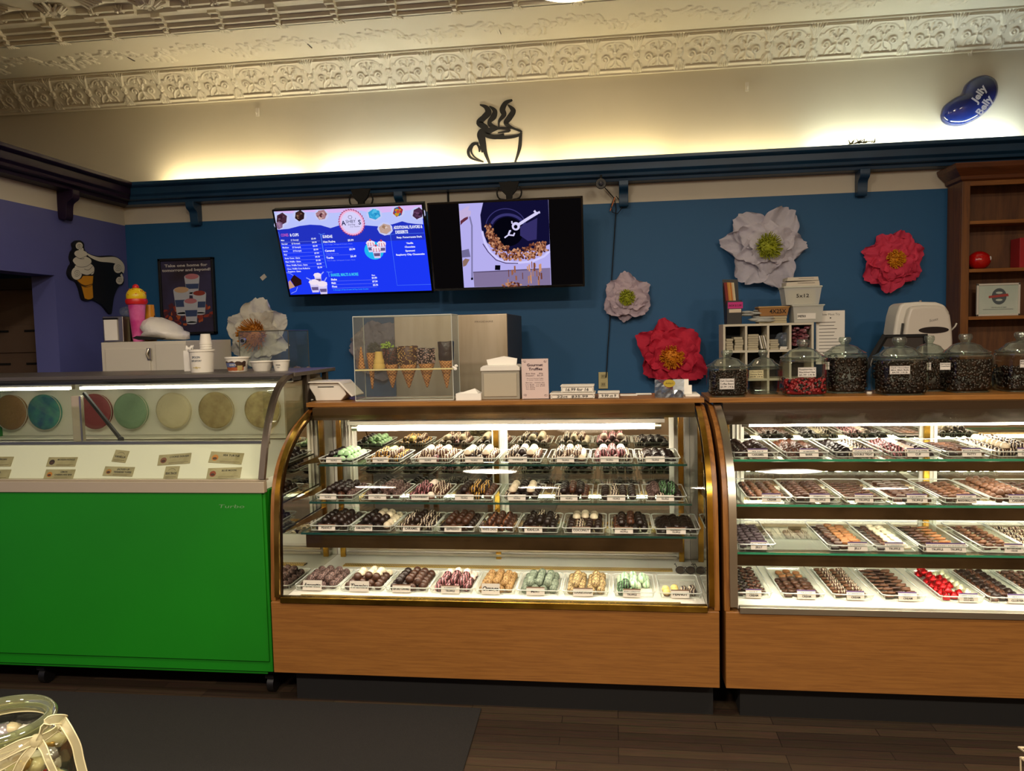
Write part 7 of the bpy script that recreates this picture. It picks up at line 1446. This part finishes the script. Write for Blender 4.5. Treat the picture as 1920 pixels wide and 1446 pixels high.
# paper towel dispenser on its stand
y = 5.0; p0, p1 = at(1676, 660, Y=y), at(1789, 660, Y=y); zt_ = 1.732; zb_ = 1.40; w_ = p1.x-p0.x; x0_ = p0.x
t = thing('towel_dispenser', 'white paper towel dispenser with a dark oval window behind the jars', 'towel dispenser', ((p0.x+p1.x)/2, y, .9))
out_ = [(x0_+w_*u, zb_+(zt_-zb_)*v) for u, v in ((.10, 0), (.0, .18), (.0, .45), (.04, .75), (.09, .93), (.14, .985), (.4, 1), (.7, .985), (.84, .93), (.92, .8), (.96, .55), (.98, .3), (.98, .15), (.74, 0))]
MB(WHITEP).prism(out_, 'y', y, y+.2).build('housing', t, bevel=.018, seg=4)
front = [((px_-(x0_+w_*.58))*.82+(x0_+w_*.6), (pz-zb_)*.93+zb_) for px_, pz in out_]; MB(mat('white_cover_plastic', '#cfc7ba', .3)).prism(front, 'y', y-.05, y+.01).build('cover', t, bevel=.02, seg=4)
MB(mat('smoked_window', '#17141a', .2)).prism([(x0_+w_*.6+.085*math.cos(a), at(1748, 619, Y=y-.05).z+.02*math.sin(a)) for a in [2*PI*k/28 for k in range(28)]], 'y', y-.0535, y-.045).build('window', t)
g_ = MB(mat('grey_logo', '#5f5a58', .5)).plane((0, y-.0515, 0), (1, 0, 0), (0, 0, 1)); g_.text('Scott', x0_+w_*.6, at(1748, 600, Y=y-.05).z, .016, 0, w=.05, shear=.3, rot=.2); g_.build('logo', t)
MB(WHITEP).tube([(p1.x-.01, y+.05, at(1790, 617, Y=y).z-.02), (p1.x+.02, y+.04, at(1795, 612, Y=y).z), (p1.x+.028, y+.04, at(1797, 606, Y=y).z)], .005, 8).build('lever', t, smooth=True)
lk = at(1728, 564, Y=y); MB(SILVER).tube([(lk.x, y+.02, zt_-.004), (lk.x, y+.02, zt_+.008)], .008, 10).build('lock', t); MB(BLACK).obox((x0_+w_*.12, y-.012, at(1692, 617, Y=y).z), Vector((1, 0, -.12)).normalized(), (0, 1, 0), Vector((.12, 0, 1)).normalized(), .0025, .012, .035).build('side_slot', t)
MB(MATTBLACK).box((p0.x+p1.x)/2-.03, (p0.x+p1.x)/2+.03, y+.08, y+.14, .9, zb_+.02).build('stand_post', t); MB(MATTBLACK).box(p0.x+.03, p1.x-.03, y, y+.2, .9, .915).build('stand_base', t)
# black folding easel with angled struts
A, B, C_, D_ = at(1660, 629, Y=4.75), at(1737, 627, Y=4.75), at(1620, 690, Y=4.75), at(1612, 700, Y=4.75)
t = thing('black_easel', 'black angled folding frame between the jars and the towel dispenser', 'easel', (C_.x, 4.75, 0))
q = MB(MATTBLACK); q.tube([(A.x, 4.75, A.z), (at(1540, 800, Y=4.75).x, 4.75, at(1540, 800, Y=4.75).z-.1), (at(1540, 800, Y=4.75).x, 4.75, .0)], .018, 6); q.build('strut', t); MB(MATTBLACK).box(A.x-.005, B.x, 4.73, 4.75, A.z-.012, A.z+.004).build('top_rail', t); MB(MATTBLACK).tube([(B.x-.01, 4.74, A.z-.005), (B.x+.02, 4.74, .02)], .012, 6).build('leg', t)
MB(mat('steel_shade', '#3a3532', .4, metal=.4)).prism([(A.x+.01, A.z-.012), (B.x-.01, A.z-.012), (B.x-.03, A.z-.10), (A.x-.02, A.z-.06)], 'y', 4.742, 4.746).build('panel', t)
# ---------------------------------------------------------------- wooden hutch
HX = 2.232; yf = 5.385; t = thing('wooden_hutch', 'brown wooden hutch with open shelves and a crown moulding', 'bookcase', (2.7, 5.4, 0)); X1 = XR-.03
MB(BROWNWOOD).box(HX, HX+.028, yf, 5.59, .0, 2.53).build('side_panel', t, bevel=.002); MB(BROWNWOOD).box(X1-.028, X1, yf, 5.59, .0, 2.53).build('side_panel', t)
MB(wood('brown_back_panel', '#6b4424', '#502f19', 2, 2.6, .5, 9)).box(HX+.02, X1, 5.56, 5.585, .0, 2.5).build('back_panel', t)
MB(BROWNWOOD).box(HX+.001, HX+.05, yf-.014, yf+.004, .0, 2.53).build('face_stile', t, bevel=.002); MB(BROWNWOODX).box(HX+.05, X1, yf-.01, yf+.004, 2.47, 2.53).build('face_rail', t, bevel=.002)
zsh = [at(1806, 415, Y=yf).z, at(1806, 505, Y=yf).z, at(1806, 594, Y=yf).z, 1.3, .95, .1]
for z_ in zsh: MB(BROWNWOODX).box(HX+.028, X1-.028, yf-.002, 5.56, z_-.022, z_).build('shelf_board', t, bevel=.002)
cr = [(yf-.014, 2.50), (yf-.03, 2.51), (yf-.035, 2.53), (yf-.07, 2.565), (yf-.078, 2.575), (yf-.085, 2.60), (yf-.085, 2.605), (5.59, 2.605), (5.59, 2.50)]
# mitred crown: front run plus left return
c_ = MB(wood('dark_crown_wood', '#6a3a1e', '#4c2814', 0, 2.4, .4)); V_ = []
for (py_, pz) in cr[:7]:
    o_ = (yf-.014)-py_; V_.append([(HX+.001-o_, 5.59, pz), (HX+.001-o_, py_, pz), (X1, py_, pz)])
vv = [p for row in V_ for p in row]; c_.add(vv, [(3*i, 3*i+1, 3*i+4, 3*i+3) for i in range(6)]+[(3*i+1, 3*i+2, 3*i+5, 3*i+4) for i in range(6)]); c_.add([V_[-1][0], V_[-1][1], V_[-1][2], (X1, 5.59, 2.605)], [(0, 1, 2, 3)]); c_.build('crown_moulding', t)
p = at(1837, 490, Y=5.45); zb_ = zsh[1]; r_ = .068
t = thing('red_helmet', 'glossy red round helmet on the second hutch shelf', 'helmet', (p.x, 5.46, zb_)); q = MB(mat('gloss_red', '#b3120f', .12, coat=.5)); q.blob((p.x, 5.46, zb_+r_*.86), r_, 4, (1.02, .9, .9)); q.v = [(x_, y_, max(z_, zb_+.001)) for x_, y_, z_ in q.v]; q.build('shell', t, smooth=True)
MB(mat('white_sticker', '#cfc8c4', .4)).plane((0, 0, 0), (1, 0, 0), (0, 0, 1)).ell(p.x+r_*.62, zb_+r_*.95, .012, .016, -(5.46-.052)*-1 if False else -5.0, 8).build('x', t) if False else None
st = MB(mat('white_sticker', '#cfc8c4', .4)); st.blob((p.x+r_*.78, 5.46-.036, zb_+r_*1.0), .012, 1, (.6, .5, 1.2)); st.build('emblem', t)
p = at(1914, 480, Y=5.45); tag(MB(mat('red_book_cover', '#a31620', .4)).box(at(1909, 480, Y=5.45).x, at(1909, 480, Y=5.45).x+.12, 5.43, 5.55, zb_+.0005, at(1912, 446, Y=5.43).z).build('red_box', bevel=.002, loc=(p.x, 5.45, zb_)), 'tall red box on the second hutch shelf at the photo edge', 'box')
zb_ = zsh[2]; y = 5.42; p0, p1 = at(1831, 591, Y=y), at(1914, 530, Y=y); w_ = p1.x-p0.x; h_ = p1.z-zb_
t = thing('framed_certificate', 'white framed certificate with a round red banner emblem on the third hutch shelf', 'framed picture', ((p0.x+p1.x)/2, y, zb_)); q = MB(mat('white_frame', '#cfc9bc', .5)); e_ = .013
for B_ in ((0, w_, 0, e_), (0, w_, h_-e_, h_), (0, e_, 0, h_), (w_-e_, w_, 0, h_)): q.box(p0.x+B_[0], p0.x+B_[1], y, y+.014, zb_+.0005+B_[2], zb_+B_[3])
q.build('frame', t, bevel=.002)
q = MB(mat('mint_certificate', '#c3cabd', .6, vary=(3, '#a5b8aa'))).box(p0.x+.01, p1.x-.01, y+.006, y+.01, zb_+.01, zb_+h_-.01); q.plane((p0.x, y+.0055, zb_), (1, 0, 0), (0, 0, 1)); q.use(mat('slate_emblem', '#4c565a', .6)).ell(w_*.52, h_*.6, w_*.17, h_*.25, .0005, 28); q.use(MATS['mint_certificate']).ell(w_*.52, h_*.71, w_*.08, h_*.035, .0008, 14); q.ell(w_*.52, h_*.49, w_*.08, h_*.035, .0008, 14)
q.use(mat('red_banner', '#a3423c', .6)).poly([(w_*.28, h_*.55), (w_*.74, h_*.6), (w_*.72, h_*.68), (w_*.28, h_*.62)], .0012); q.use(MATS['slate_emblem']); q.text('CERTIFICATE OF MERIT', w_*.52, h_*.26, h_*.03, .0008, w=w_*.35); q.rect(w_*.15, h_*.2, w_*.85, h_*.21, .0008); q.build('print', t)
# ---------------------------------------------------------------- ribboned glass jar in the foreground
_c = at(-8, 1346, Y=1.26); JX, JY, JZ = _c.x, 1.26, _c.z-.285
t = thing('display_table', 'small wooden table in the foreground carrying the ribboned jar', 'table', (JX-.15, JY, 0))
MB(BROWNWOODX).box(JX-.45, JX+.16, JY-.3, JY+.11, JZ-.025, JZ).build('tabletop', t, bevel=.003)
for x_ in (JX-.42, JX+.12):
    for y_ in (JY-.27, JY+.07): MB(BROWNWOOD).box(x_-.02, x_+.02, y_-.02, y_+.02, 0, JZ-.025).build('leg', t)
t = thing('ribboned_glass_jar', 'open glass jar of wrapped sweets tied with a cream ribbon bow in the foreground', 'jar', (JX, JY, JZ))
ZR = _c.z-.006; c = (JX, JY, 0); FJ = glass('thick_clear_glass', '#eef2e2', .10, .8, .02); RG = glass('thick_rim_glass', '#c9d3b0', .28, .7, .06, .2, '#9aa078')
b_ = MB(FJ); b_.lathe([(.09, JZ+.001), (.118, JZ+.015), (.125, JZ+.06), (.125, JZ+.20), (.116, JZ+.235), (.088, JZ+.256), (.083, JZ+.268), (.085, ZR-.004)], c, 48, cap=False); b_.build('body', t, smooth='auto', fix=False)
r_ = MB(RG); r_.lathe([(.078, ZR-.014), (.092, ZR-.016), (.099, ZR-.009), (.0995, ZR-.002), (.094, ZR+.006), (.084, ZR+.006), (.079, ZR-.001), (.078, ZR-.014)], c, 56, cap=False); r_.build('rim', t, smooth=True, fix=False)
RB = mat('cream_organza_ribbon', '#c9bf95', .6, alpha=.6); RE = mat('cream_ribbon_edge', '#d8cfa4', .5)
def ribbon(P, w_, up=(0, 0, 1), name='ribbon'):
    P = catmull(P, 5); q = MB(RB); U_ = Vector(up); A_, B_ = [], []
    for i, p in enumerate(P):
        p = Vector(p); tg = (Vector(P[min(i+1, len(P)-1)])-Vector(P[max(i-1, 0)])).normalized(); s_ = (U_-tg*U_.dot(tg)).normalized()*w_; A_.append(p+s_); B_.append(p-s_)
    n = len(P); q.add(A_+B_, [(i, i+1, n+i+1, n+i) for i in range(n-1)]); q.use(RE); q.tube(A_, .0012, 4); q.tube(B_, .0012, 4); return q.build(name, t, smooth=True, fix=False)
zb_ = JZ+.262
ribbon([(JX+.088*math.cos(a), JY+.088*math.sin(a), zb_) for a in [2*PI*k/20 for k in range(21)]], .009, name='neck_ribbon')
def rp(*pts): return [tuple(at(a, b, Y=c_)) for a, b, c_ in pts]
(kx, ky, kz), = rp((71, 1388, 1.165))
ribbon(rp((71, 1388, 1.165), (78, 1372, 1.16), (92, 1352, 1.17), (120, 1350, 1.19), (112, 1362, 1.21), (92, 1378, 1.19), (71, 1388, 1.168)), .0075, (.3, .6, .7), 'bow_loop')
ribbon(rp((71, 1388, 1.165), (45, 1395, 1.15), (10, 1412, 1.15), (-25, 1432, 1.16), (-10, 1440, 1.165), (40, 1412, 1.165), (71, 1390, 1.167)), .0085, (.2, .1, 1), 'bow_loop')
ribbon(rp((116, 1350, 1.19), (130, 1372, 1.18), (143, 1398, 1.18), (149, 1425, 1.18), (158, 1460, 1.18)), .007, (.9, .3, .4), 'ribbon_tail')
ribbon(rp((71, 1388, 1.165), (82, 1404, 1.155), (90, 1425, 1.15), (104, 1455, 1.15)), .0065, (.9, .0, .4), 'ribbon_tail')
ribbon(rp((71, 1388, 1.165), (60, 1405, 1.155), (42, 1428, 1.15), (28, 1458, 1.15)), .0065, (.9, .2, .4), 'ribbon_tail')
kn = MB(RB); kn.blob((kx, ky-.003, kz), .012, 2, (1, .8, 1)); kn.build('knot', t, smooth=True)
q = MB(); rnd = random.Random(77); wm = [mat('wrapper_cream', '#c2b48c', .3), mat('wrapper_gold', '#a5803a', .3, metal=.4), mat('wrapper_silver', '#a9a3a6', .25, metal=.6), mat('wrapper_red', '#a52c1c', .35), mat('wrapper_pale', '#d0c8b8', .3)]
for k in range(240):
    a = rnd.uniform(0, 2*PI); rr_ = .110*rnd.uniform(.3, 1)**.35; z = rnd.uniform(JZ+.02, JZ+.215) if k < 180 else JZ+.215+rnd.uniform(-.01, .008)
    if z > JZ+.2: rr_ = min(rr_, .09)
    q.use(rnd.choices(wm, (8, 1, 2, 1, 7))[0]); q.blob((JX+rr_*math.cos(a), JY+rr_*math.sin(a), z), rnd.uniform(.014, .022), 1, (rnd.uniform(.9, 1.3), 1, rnd.uniform(.6, .9)), .14)
tag(q.build('wrapped_sweets', smooth=True, fix=False, loc=(JX, JY, JZ+.01)), 'cream, gold and silver wrapped sweets inside the ribboned jar', 'sweets', None, 'stuff')
# white wire rack just entering at the lower edge
wx, wy = at(1910, 1403, Y=1.9).x, 1.9
t = thing('wire_rack', 'white wire rack whose corner shows beside the silver case toe kick', 'rack', (wx+.15, wy, 0)); WW = mat('cream_wire', '#c9b796', .4, metal=.3)
for i, py in enumerate((1402, 1421)):
    z_ = at(1912, py, Y=wy).z; MB(WW).tube([(wx+(.004 if i else .0), wy, z_), (wx+.4, wy, z_), (wx+.4, wy-.25, z_), (wx+.06, wy-.25, z_)], .0028, 6, closed=True).build('wire_ring', t, smooth='auto')
z_ = at(1912, 1421, Y=wy).z
for k in range(9): MB(WW).tube([(wx+.0045+.048*k, wy-.0, z_), (wx+.02+.046*k, wy-.0, .1)], .002, 5).build('wire', t)
for x_ in (wx+.07, wx+.39):
    for y_ in (wy-.01, wy-.24): MB(WW).tube([(x_, y_, z_+.02), (x_, y_, 0)], .004, 6).build('leg', t)
MB(WW).box(wx+.015, wx+.395, wy-.248, wy-.002, .095, .1).build('base_tray', t)
